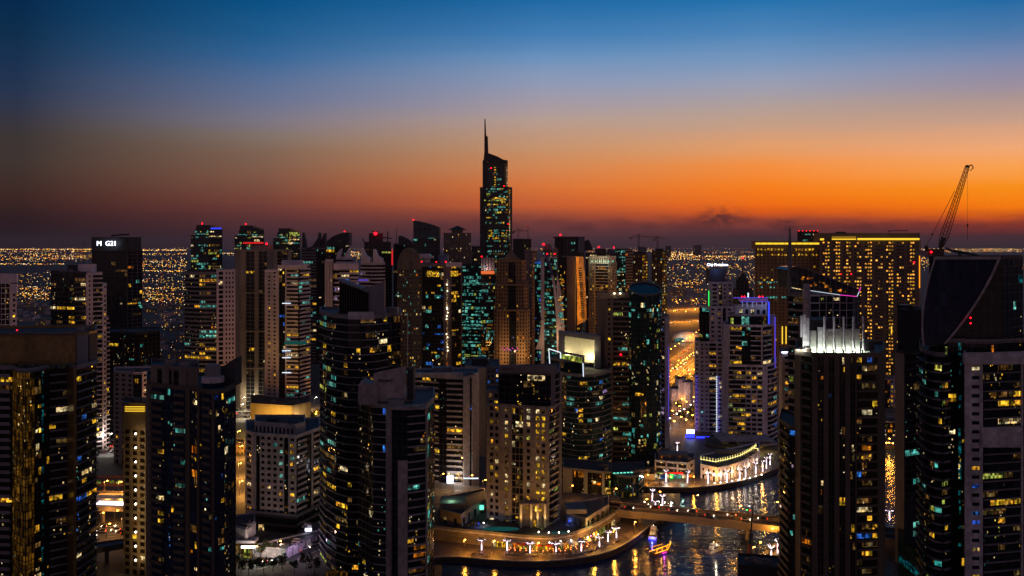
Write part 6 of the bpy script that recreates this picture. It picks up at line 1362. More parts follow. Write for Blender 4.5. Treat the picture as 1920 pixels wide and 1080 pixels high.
# near promenade: parasols, tables, benches
def parasol(pos, m, label, group):
    e = empty('parasol', pos, label, 'parasol', group); c = MB(); n = 8
    for k in range(n):
        a0, a1 = 2 * math.pi * k / n, 2 * math.pi * (k + 1) / n; i = len(c.v)
        c.poly([(0, 0, 3.5), (2.0 * math.cos(a0), 2.0 * math.sin(a0), 2.6), (2.0 * math.cos(a1), 2.0 * math.sin(a1), 2.6)], m)
        c.poly([(2.0 * math.cos(a0), 2.0 * math.sin(a0), 2.6), (2.0 * math.cos(a0), 2.0 * math.sin(a0), 2.3), (2.0 * math.cos(a1), 2.0 * math.sin(a1), 2.3), (2.0 * math.cos(a1), 2.0 * math.sin(a1), 2.6)], m)
    c.build('canopy', e); p = MB(); p.tube((0, 0, 0), (0, 0, 3.5), .05, 'steel'); p.build('pole', e); b = MB(); b.prism([(.35 * math.cos(k), .35 * math.sin(k)) for k in range(6)], 0, .1, 'darkmetal'); b.build('base', e)
    l = MB(); l.ball((0, 0, 3.85), .28, 'lampwhite'); l.build('lamp', e); point_light((0, 0, 2.1), 90, (1, .55, .2), e, .15)
for px, py in ((973, 1028), (984, 1030), (996, 1028), (1010, 1031), (1030, 1032), (1020, 1027)):
    parasol(tuple(G(px, py, QZ)), 'cloth_red', 'red restaurant parasol with a lamp on top, on the near promenade', 'red parasols of the promenade restaurant')
for px, py in ((1051, 1030), (1071, 1028), (1102, 1022)):
    parasol(tuple(G(px, py, QZ)), 'cloth_white', 'cream lit restaurant parasol, right of the red parasols', 'cream parasols of the promenade restaurant')
def cafe_mesh():
    mb = MB(); mb.prism([(.5 * math.cos(k * .785), .5 * math.sin(k * .785)) for k in range(8)], .7, .76, 'cloth_white'); mb.tube((0, 0, 0), (0, 0, .7), .06, 'darkmetal')
    ch = MB(); ch.box(-.22, .22, -.22, .22, .42, .48, 'cloth_red'); ch.box(-.22, .22, .18, .23, .48, .95, 'cloth_red')
    for x in (-.19, .19):
        for y in (-.19, .19): ch.box(x - .02, x + .02, y - .02, y + .02, 0, .42, 'darkmetal')
    cn = MB(); cn.ball((0, 0, .9), .13, 'candle'); return mb.mesh('tabletop'), ch.mesh('chair'), cn.mesh('candle')

CM = cafe_mesh(); rr = random.Random(12); ti = 0
for row in range(3):
    for k in range(15):
        px = 956 + k * 10.4 + rr.uniform(-2, 2); py = 1026.5 + row * 3.6 + 2.2 * math.sin((px - 950) / 50) - max(0, (px - 1060)) * .16
        p = G(px, py, QZ); e = empty('cafe_table', p, 'small cafe table with a candle, outside the near promenade restaurants', 'table', 'cafe tables on the near promenade'); link('tabletop', CM[0], e); link('candle', CM[2], e)
        for a in (0, 1):
            c = link('cafe_chair', CM[1]); c.location = p + Vector((0, .75 if a == 0 else -.75, 0)); c.rotation_euler = (0, 0, 0 if a == 0 else math.pi); tag(c, 'red cafe chair at a candle-lit table on the near promenade', 'chair', 'cafe chairs on the near promenade')
bm_ = MB(); bm_.box(-.9, .9, -.25, .25, .42, .5, 'bark'); bm_.box(-.9, .9, .2, .27, .5, .95, 'bark')
for x in (-.75, .75): bm_.box(x - .05, x + .05, -.2, .2, 0, .42, 'darkmetal')
BENCH = bm_.mesh('bench')
for px, py in ((888, 1041), (902, 1042), (1000, 1046), (1108, 1037), (1158, 1017), (1171, 1011), (1157, 1019)):
    o = link('bench', BENCH); o.location = G(px, py, QZ); tag(o, 'dark wooden bench facing the water on the near promenade', 'bench', 'benches on the near promenade')
for k in range(9):
    px = 1340 + k * 11; py = 908.2 - k * 1.5 - max(0, k - 5) * 1.3; p = G(px, py, QZ); e = empty('ground_lamp', p, 'low white lamp at the edge of the far promenade paving', 'lamp', 'low lamps along the far promenade'); mb = MB(); mb.tube((0, 0, 0), (0, 0, .5), .12, 'darkmetal'); mb.build('post', e); mb = MB(); mb.ball((0, 0, .7), .3, 'lampwhite'); mb.build('globe', e); point_light((0, -.6, 1.2), 120, (1, .85, .75), e, .2)

# ---- boats
def hull(L_, B_, H_, m, bow=.35, n=10, sheer=.5):
    mb = MB(); st = []
    for k in range(n + 1):
        u = k / n; x = -L_ / 2 + L_ * u; w = B_ / 2 * (1 if u < 1 - bow else max(.02, math.cos((u - (1 - bow)) / bow * math.pi / 2) ** .8)); z = H_ + sheer * max(0, u - .5) ** 2 * 4 * .5
        st.append((x, w, z))
    for (x0, w0, z0), (x1, w1, z1) in zip(st, st[1:]):
        for s in (1, -1): mb.quad((x0, s * w0 * .72, -.3), (x1, s * w1 * .72, -.3), (x1, s * w1, z1), (x0, s * w0, z0), m)
        mb.quad((x0, -w0, z0), (x1, -w1, z1), (x1, w1, z1), (x0, w0, z0), 'bark')
    x, w, z = st[0]; mb.quad((x, -w * .72, -.3), (x, w * .72, -.3), (x, w, z), (x, -w, z), m); return mb
def yacht(pos, rz, s, label, under=True):
    e = empty('motor_yacht', pos, label, 'boat', None, rz); e.scale = (s, s, s)
    hull(15, 4.4, 1.7, 'hullwhite').build('hull', e)
    c = MB(); c.hexa([(-4.5, -1.7, 1.7), (4, -1.4, 1.8), (4, 1.4, 1.8), (-4.5, 1.7, 1.7)], [(-4.3, -1.5, 3.4), (2.4, -1.2, 3.4), (2.4, 1.2, 3.4), (-4.3, 1.5, 3.4)], 'hullwhite'); c.build('cabin', e)
    w = MB(); w.hexa([(-3.6, -1.72, 2.2), (3.2, -1.48, 2.3), (3.2, 1.48, 2.3), (-3.6, 1.72, 2.2)], [(-3.5, -1.66, 2.9), (2.7, -1.42, 2.9), (2.7, 1.42, 2.9), (-3.5, 1.66, 2.9)], 'glass_dark'); w.build('cabin_window', e)
    f = MB(); f.box(-4, 0, -1.4, 1.4, 4.7, 4.85, 'hullwhite')
    for x in (-3.8, -.2):
        for y in (-1.3, 1.3): f.tube((x, y, 3.4), (x, y, 4.7), .07, 'hullwhite')
    f.tube((-2, 0, 4.85), (-2, 0, 5.8), .04, 'hullwhite'); f.build('flybridge', e)
    l = MB(); l.box(-4.6, -4.4, -1.2, 1.2, 2.0, 2.6, 'W'); l.box(-3.5, 1.5, -1.68, -1.6, 2.95, 3.2, 'W'); l.ball((-2, 0, 5.9), .12, 'lampwhite'); l.ball((1, 0, 3.6), .18, 'lampwhite'); l.build('lamp', e)
    if under: u = MB(); u.box(-7.9, -7.6, -1.9, 1.9, .25, .5, 'boat_blue'); u.build('underwater_light', e); point_light((-8.8, 0, .8), 500, (.12, .15, 1), e, .3)
    return e
yacht(tuple(G(1226, 1004, .1)), R(75), 1.0, 'white motor yacht with blue stern lights, moored off the end of the near promenade')
yacht(tuple(G(1342, 1033, .1)), R(38), .8, 'small white cabin cruiser on the open canal, right of the lit dhow', False); point_light(G(1338, 1036, .1) + Vector((0, -5, 5)), 900, (1, .85, .6), None, .3).name = 'cruiser_deck_light'
yacht(tuple(G(1399, 1000, .1)), R(5), .5, 'small pale boat just below the bridge', False)
def dhow():
    p = G(1240, 1037, .1); e = empty('dhow', p, 'wooden dhow outlined in orange rope lights, on the canal below the yacht', 'boat', None, R(38))
    hull(13, 3.8, 1.5, 'hullwood', .4, sheer=3.2).build('hull', e); c = MB(); c.box(-5, 2.6, -1.5, 1.5, 3.4, 3.55, 'hullwood')
    for x in (-4.8, -2.4, 0, 2.4):
        for y in (-1.4, 1.4): c.tube((x, y, 1.4), (x, y, 3.4), .07, 'hullwood')
    c.build('canopy', e); l = MB()
    for y in (-1.52, 1.52):
        l.tube((-5, y, 3.5), (2.6, y, 3.5), .09, 'dhow_light'); l.tube((-6.4, y * 1.2, 1.62), (2.5, y * 1.2, 1.65), .09, 'dhow_light'); l.tube((2.5, y * 1.2, 1.65), (6.4, y * .1, 3.1), .09, 'dhow_light')
        for x in (-4.8, -1, 2.4): l.tube((x, y, 1.6), (x, y, 3.5), .07, 'dhow_light')
    l.tube((6.3, 0, 3.0), (6.7, 0, 4.2), .1, 'dhow_light'); l.build('rope_light', e); m = MB(); m.box(-1.5, 1.5, -2.2, -2.0, .5, .9, 'magenta'); m.build('side_lamp', e); point_light((-1, -2.8, 1.0), 220, (1, .1, .8), e, .3); point_light((0, 0, 3.1), 250, (1, .5, .12), e, .3); point_light((0, -5, 4), 700, (1, .5, .15), e, .3)  # last light is an unseen fill beside the boat, added to show the hull
dhow()

# ---- cars
def car_mesh(paint, seed):
    mb = MB(); mb.hexa([(-2.2, -.88, .35), (2.2, -.85, .35), (2.2, .85, .35), (-2.2, .88, .35)], [(-2.2, -.85, .95), (2.15, -.8, .85), (2.15, .8, .85), (-2.2, .85, .95)], paint)
    mb.hexa([(-1.7, -.8, .93), (1.1, -.8, .9), (1.1, .8, .9), (-1.7, .8, .93)], [(-1.3, -.65, 1.45), (.35, -.65, 1.45), (.35, .65, 1.45), (-1.3, .65, 1.45)], 'glass_dark')
    for x in (-1.35, 1.35):
        for y in (-.8, .8): mb.tube((x, y - .1, .33), (x, y + .1, .33), .33, 'darkmetal', n=8)
    return mb
for nme, c in (('paint_white', (.6, .6, .6)), ('paint_silver', (.3, .3, .32)), ('paint_black', (.02, .02, .022)), ('paint_red', (.3, .03, .02)), ('paint_sand', (.35, .28, .2))): wall_mat(nme, c, rough=.3, var=.05)
CARS = [car_mesh(m, 0).mesh('body') for m in ('paint_white', 'paint_silver', 'paint_black', 'paint_red', 'paint_sand')]
hl = MB()
for y in (-.6, .6): hl.box(2.12, 2.3, y - .25, y + .25, .55, .85, 'headlamp')
tl_ = MB()
for y in (-.6, .6): tl_.box(-2.32, -2.18, y - .25, y + .25, .6, .9, 'taillamp')
HLM, TLM = hl.mesh('headlight'), tl_.mesh('tail_light'); CN = ['white', 'silver', 'black', 'red', 'sand-coloured']
rr = random.Random(77)
def car(pos, rz, group, where, lights):
    k = rr.choice((0, 0, 0, 1, 1, 2, 2, 3, 4)); e = empty('car', pos, CN[k] + ' car ' + where, 'car', group, rz); link('body', CARS[k], e)
    if lights: link('headlight', HLM, e); link('tail_light', TLM, e)
    return e
def lot(px0, px1, py0, py1, rows, cols, rz, where, group):
    for r_ in range(rows):
        for c_ in range(cols):
            if rr.random() < .2: continue
            p = G(px0 + (px1 - px0) * (c_ + .5) / cols + rr.uniform(-.6, .6), py0 + (py1 - py0) * (r_ + .5) / rows); p.z = .08; car(p, rz + rr.choice((0, math.pi)), group, where, rr.random() < .05)
sheet('car_park', [gp(430, 792), gp(610, 792), gp(610, 742), gp(430, 742)], .05, 'lightpaving')
lot(436, 478, 746, 786, 6, 11, R(90), 'parked in the lit lot left of the gold-lit podium', 'cars parked beside the gold-lit podium')
sheet('car_park', [gp(176, 858), gp(240, 858), gp(240, 822), gp(176, 822)], .05, 'lightpaving')
lot(180, 234, 828, 852, 4, 11, R(90), 'parked in the lit lot behind the gold-lit slab tower', 'cars parked behind the gold-lit slab')
for px, py, pw, cc in ((455, 770, 9000, (1, .85, .55)), (447, 756, 3000, (.8, 1, .8)), (590, 770, 9000, (1, .6, .2)), (452, 784, 9000, (1, .8, .5)), (205, 844, 3500, (1, .92, .8)), (190, 846, 2500, (1, .9, .75)), (225, 848, 2500, (1, .92, .8))):
    street_lamp(tuple(G(px, py)), 'tall pale lamp mast over a lit car park', 'lamp masts over the car parks', 12, pw, cc, 'lampwhite', .5)
# orange streets at the left centre
sheet('street', [gp(430, 975), gp(470, 975), gp(470, 800), gp(440, 800)], .05, 'asphalt')
for px, py in ((446, 830), (450, 860), (447, 895), (449, 930), (570, 800), (590, 792)): street_lamp(tuple(G(px, py)), 'orange street lamp on the street left of the pale hotel block', 'street lamps left of the hotel block', 9, 24000, (1, .42, .07))
t = lowrise('low_building', 'small orange-washed building on the street left of the pale hotel block', [(436, 640), (458, 636)], 836, [[pu(1, 3, .5, .4, .3, 'OY')]], 'goldstone', D=20, base=0)
t = lowrise('low_building', 'pale lilac shop building with a bright white sign strip, lower left centre', [(436, 430), (462, 425), (478, 436)], 986, [[so(1)], [so(1)]], 'white', bot=1008, D=14, base=0)
t.bx('shop_window', 438, 476, 1024, 1052, 426, 8, 'D'); t.own('sign_strip', 452, 478, 1024, 1028, 422, .6, 'sign_white'); t.own('canopy', 436, 478, 1014, 1019, 423, 6, 'palegrey'); t.own('lit_window', 456, 468, 1030, 1046, 423, .5, 'G'); point_light(t.loc(P(470, 1040, 416)), 1500, (.9, .95, .8), t.root, .5)
t = lowrise('perimeter_wall', 'long lilac-lit boundary wall in front of the pale hotel block', [(476, 428), (536, 424), (604, 452)], 1018, [[so(1)], [x for k in range(6) for x in (so(.8), so(.2, 'palegrey', .9))]], 'white', D=2, base=0, cat='wall'); point_light(t.loc(P(570, 1020, 425)), 1600, (.85, .6, 1), t.root, .6); point_light(t.loc(P(505, 1030, 415)), 1100, (.7, 1, .8), t.root, .6)
t = lowrise('bright_sign', 'small bright white lit panel at the foot of the pale hotel block', [(571, 448), (585, 449)], 990, [[so(1)]], 'charcoal', bot=996, D=1, base=0, cat='sign'); t.own('lit_panel', 572, 584, 991, 996, 446.8, .4, 'sign_white')
road([gp(470, 1062), gp(540, 1046), (G(620, 1010).x, G(620, 1010).y)], 12, lanes=2, name='street')
for k in range(12): p = G(500 + k * 9, 1055 - k * 3.4 + rr.uniform(-3, 3)); p.z = .1; car(p, R(35) + rr.choice((0, math.pi)), 'cars on the street below the lilac wall', 'on the street below the lilac-lit wall', True)
for px, py in ((520, 1046), (598, 1015), (475, 1056)): street_lamp(tuple(G(px, py)), 'street lamp on the street below the lilac-lit wall', 'street lamps below the lilac-lit wall', 8, 1800, (1, .6, .4))

# left: elevated railway with a lit train, decks and road below
def deck(name, label, y0, y1, z, w, m, px0=60, px1=330):
    a, b = Vector((*gp(px0, y0, z), z)), Vector((*gp(px1, y1, z), z)); d = (b - a).normalized(); n = Vector((-d.y, d.x, 0)); e = empty(name, (a.x, a.y, 0), label, 'viaduct'); o = Vector((a.x, a.y, 0))
    mb = MB(); q = [a - n * w / 2 - o, b - n * w / 2 - o, b + n * w / 2 - o, a + n * w / 2 - o]; mb.hexa([v - Vector((0, 0, 1.6)) for v in q], q, m); mb.build('deck', e)
    pr = MB()
    for s in (-1, 1): q = [a + n * s * w / 2 - n * .15 - o, b + n * s * w / 2 - n * .15 - o, b + n * s * w / 2 + n * .15 - o, a + n * s * w / 2 + n * .15 - o]; pr.hexa([v + Vector((0, 0, .0)) for v in q], [v + Vector((0, 0, 1.1)) for v in q], m)
    pr.build('parapet', e)
    for k in range(1, 6):
        c = a.lerp(b, k / 6) - o; p = MB(); p.tube((c.x, c.y, 0), (c.x, c.y, z - 1.6), 1.0, m, n=8); p.build('pier', e)
    return e, a, b, d, n
e, a, b, d, n = deck('railway_viaduct', 'elevated railway viaduct carrying a brightly lit train, lower left', 944, 952, 9, 9, 'concretelight')
tr = empty('train', a.lerp(b, .5), 'white-lit metro train running on the viaduct, lower left', 'train'); tb, tw_ = MB(), MB(); L_ = lambda v: v - a.lerp(b, .5)
p, q = a.lerp(b, .2), a.lerp(b, .8); s = n * 1.5
tb.hexa([L_(p - s), L_(q - s), L_(q + s), L_(p + s)], [L_(v) + Vector((0, 0, 3.5)) for v in (p - s, q - s, q + s, p + s)], 'hullwhite'); tb.build('carriage', tr)
s2 = n * 1.56
tw_.hexa([L_(p - s2) + Vector((0, 0, .9)), L_(q - s2) + Vector((0, 0, .9)), L_(q + s2) + Vector((0, 0, .9)), L_(p + s2) + Vector((0, 0, .9))], [L_(v) + Vector((0, 0, 2.9)) for v in (p - s2, q - s2, q + s2, p + s2)], 'train_light'); tw_.build('lit_window', tr)
e, a, b, d, n = deck('flyover', 'orange-lit concrete flyover behind the lit train, lower left', 926, 930, 10, 8, 'concretelight')
for px, py in ((196, 925), (222, 927)): street_lamp(tuple(G(px, py, 10)), 'orange street lamp on the flyover behind the train', 'street lamps on the flyover', 7, 7000, (1, .45, .08))
e, a, b, d, n = deck('curved_viaduct', 'bare dark viaduct in front of the lit train, lower left', 1046, 1002, 8, 8, 'concrete')
e, a, b, d, n = deck('station_deck', 'dim station deck with ribbed sides, behind the flyover at lower left', 902, 900, 9, 14, 'redlit_concrete')  # red light falling on this bridge is put into the deck's colour
sb = MB()
for k in range(22): c = a.lerp(b, k / 22) - Vector((a.x, a.y, 0)); sb.box(c.x - 1.2, c.x + 1.2, c.y - 7.4, c.y - 7.2, c.z + .2, c.z + 2.0, 'G' if k % 3 else 'D')
sb.build('platform_light', e)
road([gp(60, 1010), gp(330, 985)], 30, lanes=6, name='highway'); 
for k in range(9): p = G(172 + k * 9, 1002 - k * 1.2 + rr.uniform(-10, 10)); p.z = .1; car(p, R(8) + rr.choice((0, math.pi)), 'cars on the road under the viaduct', 'on the road below the lit train viaduct', True)
for px, py in ((188, 990), (215, 985), (200, 1012), (228, 1000)): street_lamp(tuple(G(px, py)), 'orange street lamp beside the road under the train viaduct', 'street lamps under the viaduct', 8, 2400, (1, .45, .1))

# ---- people strolling, sitting-out lamps, bridge traffic
def person_mesh(pose, shirt, trousers):
    me = bpy.data.meshes.new('skeleton'); sw = pose
    V_ = [((0, 0, .95), .15), ((0, 0, 1.15), .14), ((0, 0, 1.40), .17), ((0, 0, 1.50), .06), ((0, .01, 1.60), .09), ((0, .01, 1.70), .085),
          ((-.10, 0, .90), .10), ((-.11, sw * .14, .48), .07), ((-.11, sw * .24, .07), .05), ((-.11, sw * .24 - .12, .04), .045), ((.10, 0, .90), .10), ((.11, -sw * .12, .48), .07), ((.11, -sw * .26, .07), .05), ((.11, -sw * .26 - .12, .04), .045),
          ((-.20, 0, 1.40), .065), ((-.25, -sw * .08, 1.12), .05), ((-.25, -sw * .18 - .04, .88), .035), ((-.25, -sw * .2 - .06, .78), .04), ((.20, 0, 1.40), .065), ((.25, sw * .08, 1.12), .05), ((.25, sw * .18 - .04, .88), .035), ((.25, sw * .2 - .06, .78), .04)]
    E_ = [(0, 1), (1, 2), (2, 3), (3, 4), (4, 5), (0, 6), (6, 7), (7, 8), (8, 9), (0, 10), (10, 11), (11, 12), (12, 13), (2, 14), (14, 15), (15, 16), (16, 17), (2, 18), (18, 19), (19, 20), (20, 21)]
    me.from_pydata([v for v, r in V_], E_, []); ob = bpy.data.objects.new('skeleton', me); COL.objects.link(ob)
    ob.modifiers.new('skin', 'SKIN'); ob.modifiers.new('sub', 'SUBSURF').levels = 1
    for k, (v, r) in enumerate(V_): me.skin_vertices[0].data[k].radius = (r, r)
    me.skin_vertices[0].data[0].use_root = True
    bpy.context.view_layer.update(); out = bpy.data.meshes.new_from_object(ob.evaluated_get(bpy.context.evaluated_depsgraph_get())); out.name = 'person'
    bpy.data.objects.remove(ob); bpy.data.meshes.remove(me)
    out.materials.clear()
    for m in ('skin', shirt, trousers, 'hair', 'darkmetal'): out.materials.append(MAT[m])
    for p in out.polygons:
        c = p.center; p.material_index = 3 if c.z > 1.70 or (c.z > 1.58 and c.y > .03) else 0 if c.z > 1.47 or (abs(c.x) > .19 and c.z < .92) else 1 if c.z > .95 else 4 if c.z < .08 else 2
    return out
PEOPLE = [person_mesh(*q) for q in ((.9, 'hullwhite', 'paint_black'), (-.8, 'paint_red', 'bluedark'), (.1, 'bluedark', 'paint_sand'), (.7, 'paint_black', 'hullwhite'), (-.2, 'hullwhite', 'hullwhite'), (.6, 'paint_sand', 'charcoal'))]
PL = ['in a white shirt and black trousers', 'in a red top and navy trousers', 'in a navy top and sand trousers', 'in a black top and white trousers', 'dressed in white', 'in a sand top and dark trousers']
rr = random.Random(55)
for k in range(64):
    if k < 40: px = rr.uniform(880, 1215); py = 1041 - max(0, px - 1100) * .33 + rr.uniform(-5, 4.5); wh = 'walking on the near promenade'; g = 'people on the near promenade'
    else: px = rr.uniform(1212, 1440); py = 909.5 - max(0, px - 1340) * .20 - max(0, px - 1400) * .22 + rr.uniform(-2.5, .5); wh = 'walking on the far promenade'; g = 'people on the far promenade'
    o = link('person', PEOPLE[k % 6]); o.location = G(px, py, QZ); o.rotation_euler = (0, 0, rr.uniform(0, 6.28)); tag(o, 'person ' + PL[k % 6] + ', ' + wh, 'person', g)
for k in range(34):
    px = 952 + k * 5.2 + rr.uniform(-2, 2); py = 1023.5 + 2.0 * math.sin((px - 950) / 50) - max(0, px - 1060) * .2 + rr.uniform(-1, 2); c, m = rr.choice((('red', 'lamp_red'), ('green', 'lamp_green'), ('blue', 'boat_blue'), ('amber', 'dhow_light'), ('white', 'lampwhite'), ('pink', 'lamp_pink')))
    p = G(px, py, QZ); e = empty('terrace_lamp', p, 'small ' + c + ' lamp on a post among the cafe tables of the near promenade', 'lamp', 'coloured lamps among the cafe tables'); mb = MB(); mb.tube((0, 0, 0), (0, 0, 2.2), .04, 'darkmetal'); mb.build('post', e); mb = MB(); mb.ball((0, 0, 2.4), .2, m); mb.build('globe', e)
for k in range(20):
    px = 955 + k * 10.5; py = 1040.5 - max(0, px - 1085) * .32; p = G(px, py, QZ); e = empty('planter', p, 'low planter box of clipped shrubs edging the restaurant terrace', 'planter', 'planters of the promenade restaurants'); mb = MB(); mb.box(-1.4, 1.4, -.35, .35, 0, .6, 'palegrey'); mb.build('box', e)
    mb = MB()
    for _ in range(40): c = Vector((rr.uniform(-1.3, 1.3), rr.uniform(-.3, .3), .6 + abs(rr.gauss(0, .25)))); a = Vector((rr.gauss(0, 1), rr.gauss(0, 1), rr.gauss(0, 1))).normalized() * .16; b = Vector((rr.gauss(0, 1), rr.gauss(0, 1), rr.gauss(0, 1))).normalized() * .16; mb.quad(c - a, c - b, c + a, c + b, 'leaf')
    mb.build('shrub', e)
for k, (px, py) in enumerate(((1180, 954), (1228, 953), (1262, 959), (1298, 960.5), (1330, 969), (1372, 968), (1398, 976), (1430, 975))):
    p = G(px, py, PZ); p.z = PZ + .05; car(p, R(-17) + (math.pi if k % 2 else 0), 'cars on the road bridge', 'crossing the road bridge', True)
for px, py, w in ((1430, 1010, 0), (1452, 1000, 0)): pass

# ---- the interchange seen between the towers
def G0(px, py, z): v = G(px, py, 0); return (v.x, v.y)
sheet('interchange_ground', [gp(1225, 790), gp(1330, 790), gp(1345, 562), gp(1215, 562)], .04, 'unlit_sand')
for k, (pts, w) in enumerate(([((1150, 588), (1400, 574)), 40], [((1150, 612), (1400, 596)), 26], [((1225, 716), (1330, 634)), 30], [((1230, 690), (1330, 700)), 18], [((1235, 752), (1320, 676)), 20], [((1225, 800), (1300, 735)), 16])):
    a, b = pts; q = [gp(a[0] + (b[0] - a[0]) * k_ / 6, a[1] + (b[1] - a[1]) * k_ / 6) for k_ in range(7)]; road(q, w, z=.10 + .06 * k, lanes=4, name='highway', m='lamplit_road')
for k, (pts, w) in enumerate(([((1150, 588), (1400, 574)), 40], [((1150, 612), (1400, 596)), 26], [((1225, 716), (1330, 634)), 30], [((1230, 690), (1330, 700)), 18], [((1235, 752), (1320, 676)), 20])):
    a, b = Vector(gp(*pts[0])).to_3d(), Vector(gp(*pts[1])).to_3d(); d = b - a; ln = d.length; d.normalize(); n = Vector((-d.y, d.x, 0)); t_ = 0.0
    while t_ < ln:
        for sg in (-1, 1):
            p = a + d * t_ + n * (w / 2 + 2) * sg; px = proj(p)[0]
            if 1250 < px < 1314:
                h = 22 if k < 2 else 13
                street_lamp(tuple(p), 'tall orange road lamp at the motorway interchange between the towers', 'road lamps at the interchange', h, (230 if k < 2 else 130) * h * h, (1, .36, .03), 'sodium', .32 + p.y * .0002, arm=2.5)
        t_ += 55 if k < 2 else 34
    t_ = 3.0
    while t_ < ln:
        p = a + d * t_ + n * rr.choice((-.34, -.12, .12, .34)) * w; px = proj(p)[0]; p.z = .10 + .06 * k + .04
        if 1252 < px < 1312 and rr.random() < .75: car(p, math.atan2(d.y, d.x) + (0 if n.dot(p - a) > 0 else math.pi), 'cars on the interchange roads', 'on the orange-lit roads of the interchange', True)
        t_ += rr.uniform(6, 13)
for k in range(22):
    px = 1252 + (k * 29 % 50) + rr.uniform(-1, 1); py = 748 + k * 3.0; p = G(px, py)
    street_lamp(tuple(p), 'street lamp in the gap between the dark cylinder tower and the white towers', 'street lamps in the gap behind the far bank', 9, (900, 500, 1600)[k % 3], ((1, .42, .06), (.7, .75, 1), (1, .42, .06))[k % 3], ('sodium', 'lampwhite', 'sodium')[k % 3], .6)
for k in range(40):
    px = 1248 + rr.random() * 56; py = 752 + rr.random() * 52; p = G(px, py); p.z = .3; car(p, R(60) + rr.choice((0, math.pi)), 'cars in the streets behind the far bank', 'on the streets behind the far bank', True)
road([gp(1236, 812), gp(1262, 790), gp(1300, 762)], 22, z=.2, lanes=4, name='street'); road([gp(1240, 770), gp(1312, 778)], 14, z=.26, lanes=2, name='street')
for k in range(14): p = G(1252 + rr.random() * 55, 716 + rr.random() * 80); tree(tuple(p), 'dark leafy tree in the streets behind the far bank', 'trees in the streets behind the far bank', k, 1.3)
def shell_station():
    c = G(1287, 640); e = empty('metro_station', c, 'pale shell-roofed metro station glowing at one end, at the interchange', 'station')
    s = MB(); nx, ny = 14, 8; ra, rb, rh = 24, 30, 16
    def pt(i, j): u = -1 + 2 * i / nx; th = math.pi * j / ny; r = math.sqrt(max(0, 1 - (u * .92) ** 2)); return Vector((ra * u, -math.cos(th) * rb * .5 * r, 1 + rh * math.sin(th) * r))
    for i in range(nx):
        for j in range(ny): s.quad(pt(i, j), pt(i + 1, j), pt(i + 1, j + 1), pt(i, j + 1), 'shell')
    s.build('shell_roof', e); w = MB(); w.extrude([(-ra * .93 + 1 + k * 1.6, -15.2 + abs(k - 6) * .4, 1 + z) for k, z in ((0, 0), (12, 0), (11, 4), (8, 6), (4, 6), (1, 4))], (0, -.8, 0), 'T'); w.build('lit_end', e)
    point_light((-10, -24, 10), 9000, (.9, 1, .8), e, 1)
wall_mat('shell', (.32, .28, .30), rough=.35)
shell_station()
t = lowrise('low_building', 'long low block with a green-lit strip of windows, behind the pinkish rounded blocks', [(1252, 905), (1306, 900)], 756, [[bd(1, 6, .55, .9, ['sign_green', 'G'])]], 'dimgrey', D=14, base=0, fh=5)
for k, (px, py, w, h) in enumerate(((1276, 742, 10, 30), (1290, 744, 9, 26), (1264, 750, 8, 20))):
    Y = 249300 / (py + 22 - 460); t = lowrise('low_building', ('tallest', 'middle', 'shortest')[k] + ' of three pinkish white rounded blocks by the interchange', [(px - w, Y + 4), (px - w * .4, Y), (px + w * .4, Y), (px + w, Y + 4)], py - h, [[so(1)], [so(.6), so(.1, 'palegrey'), so(.6)], [so(1)]], 'white', D=12, base=0); point_light(t.loc(P(px, py - 6, Y - 9)), 900, (1, .6, .5), t.root, .5)

for t in TW[LOW0:]: build_tower(t)

# ---- low houses on the plain and the far lights
def house_mesh(k):
    rg = random.Random(k); mb = MB(); w, d, h = rg.uniform(8, 13), rg.uniform(8, 12), rg.uniform(6, 10); m = ('palegrey', 'warmbeige', 'concrete')[k % 3]
    mb.box(-w, w, -d, d, 0, h, m); mb.box(-w - .3, w + .3, -d - .3, d + .3, h, h + .6, 'roofing'); mb.box(-w * .4, w * .3, -d * .3, d * .4, h + .6, h + 3.4, m)
    for i in range(4):
        for j in range(2):
            x = -w * .75 + i * w * .5; mb.box(x - .8, x + .8, -d - .08, -d + .02, 1.2 + j * 3.2, 2.9 + j * 3.2, 'Y' if rg.random() < .3 else 'glass_dark')
    return mb.mesh('low_house')
HM = [house_mesh(k) for k in range(6)]
HL = ['flat-roofed low house on the dark plain', 'pale low house on the dark plain']
for k in range(120):
    px0, px1 = rr.choice(((30, 96), (262, 348), (1252, 1310), (0, 100), (262, 348))); px = rr.uniform(px0, px1); py = 460 + 249300 / rr.uniform(1100, 2900) if px < 1000 else 460 + 249300 / rr.uniform(2300, 3600)
    p = G(px, py); o = link('low_house', HM[k % 6]); o.location = p; o.rotation_euler = (0, 0, rr.uniform(-.4, .4)); tag(o, ('small flat-roofed house on the dark plain left of the towers' if px < 1000 else 'small flat-roofed house on the plain beyond the interchange'), 'house', 'low houses on the plain at left' if px < 1000 else 'low houses beyond the interchange')
emit_mat('far_gold', (255, 190, 60), 7); emit_mat('far_orange', (255, 130, 30), 7); emit_mat('far_white', (255, 230, 180), 7); emit_mat('far_green', (190, 255, 190), 2.0)
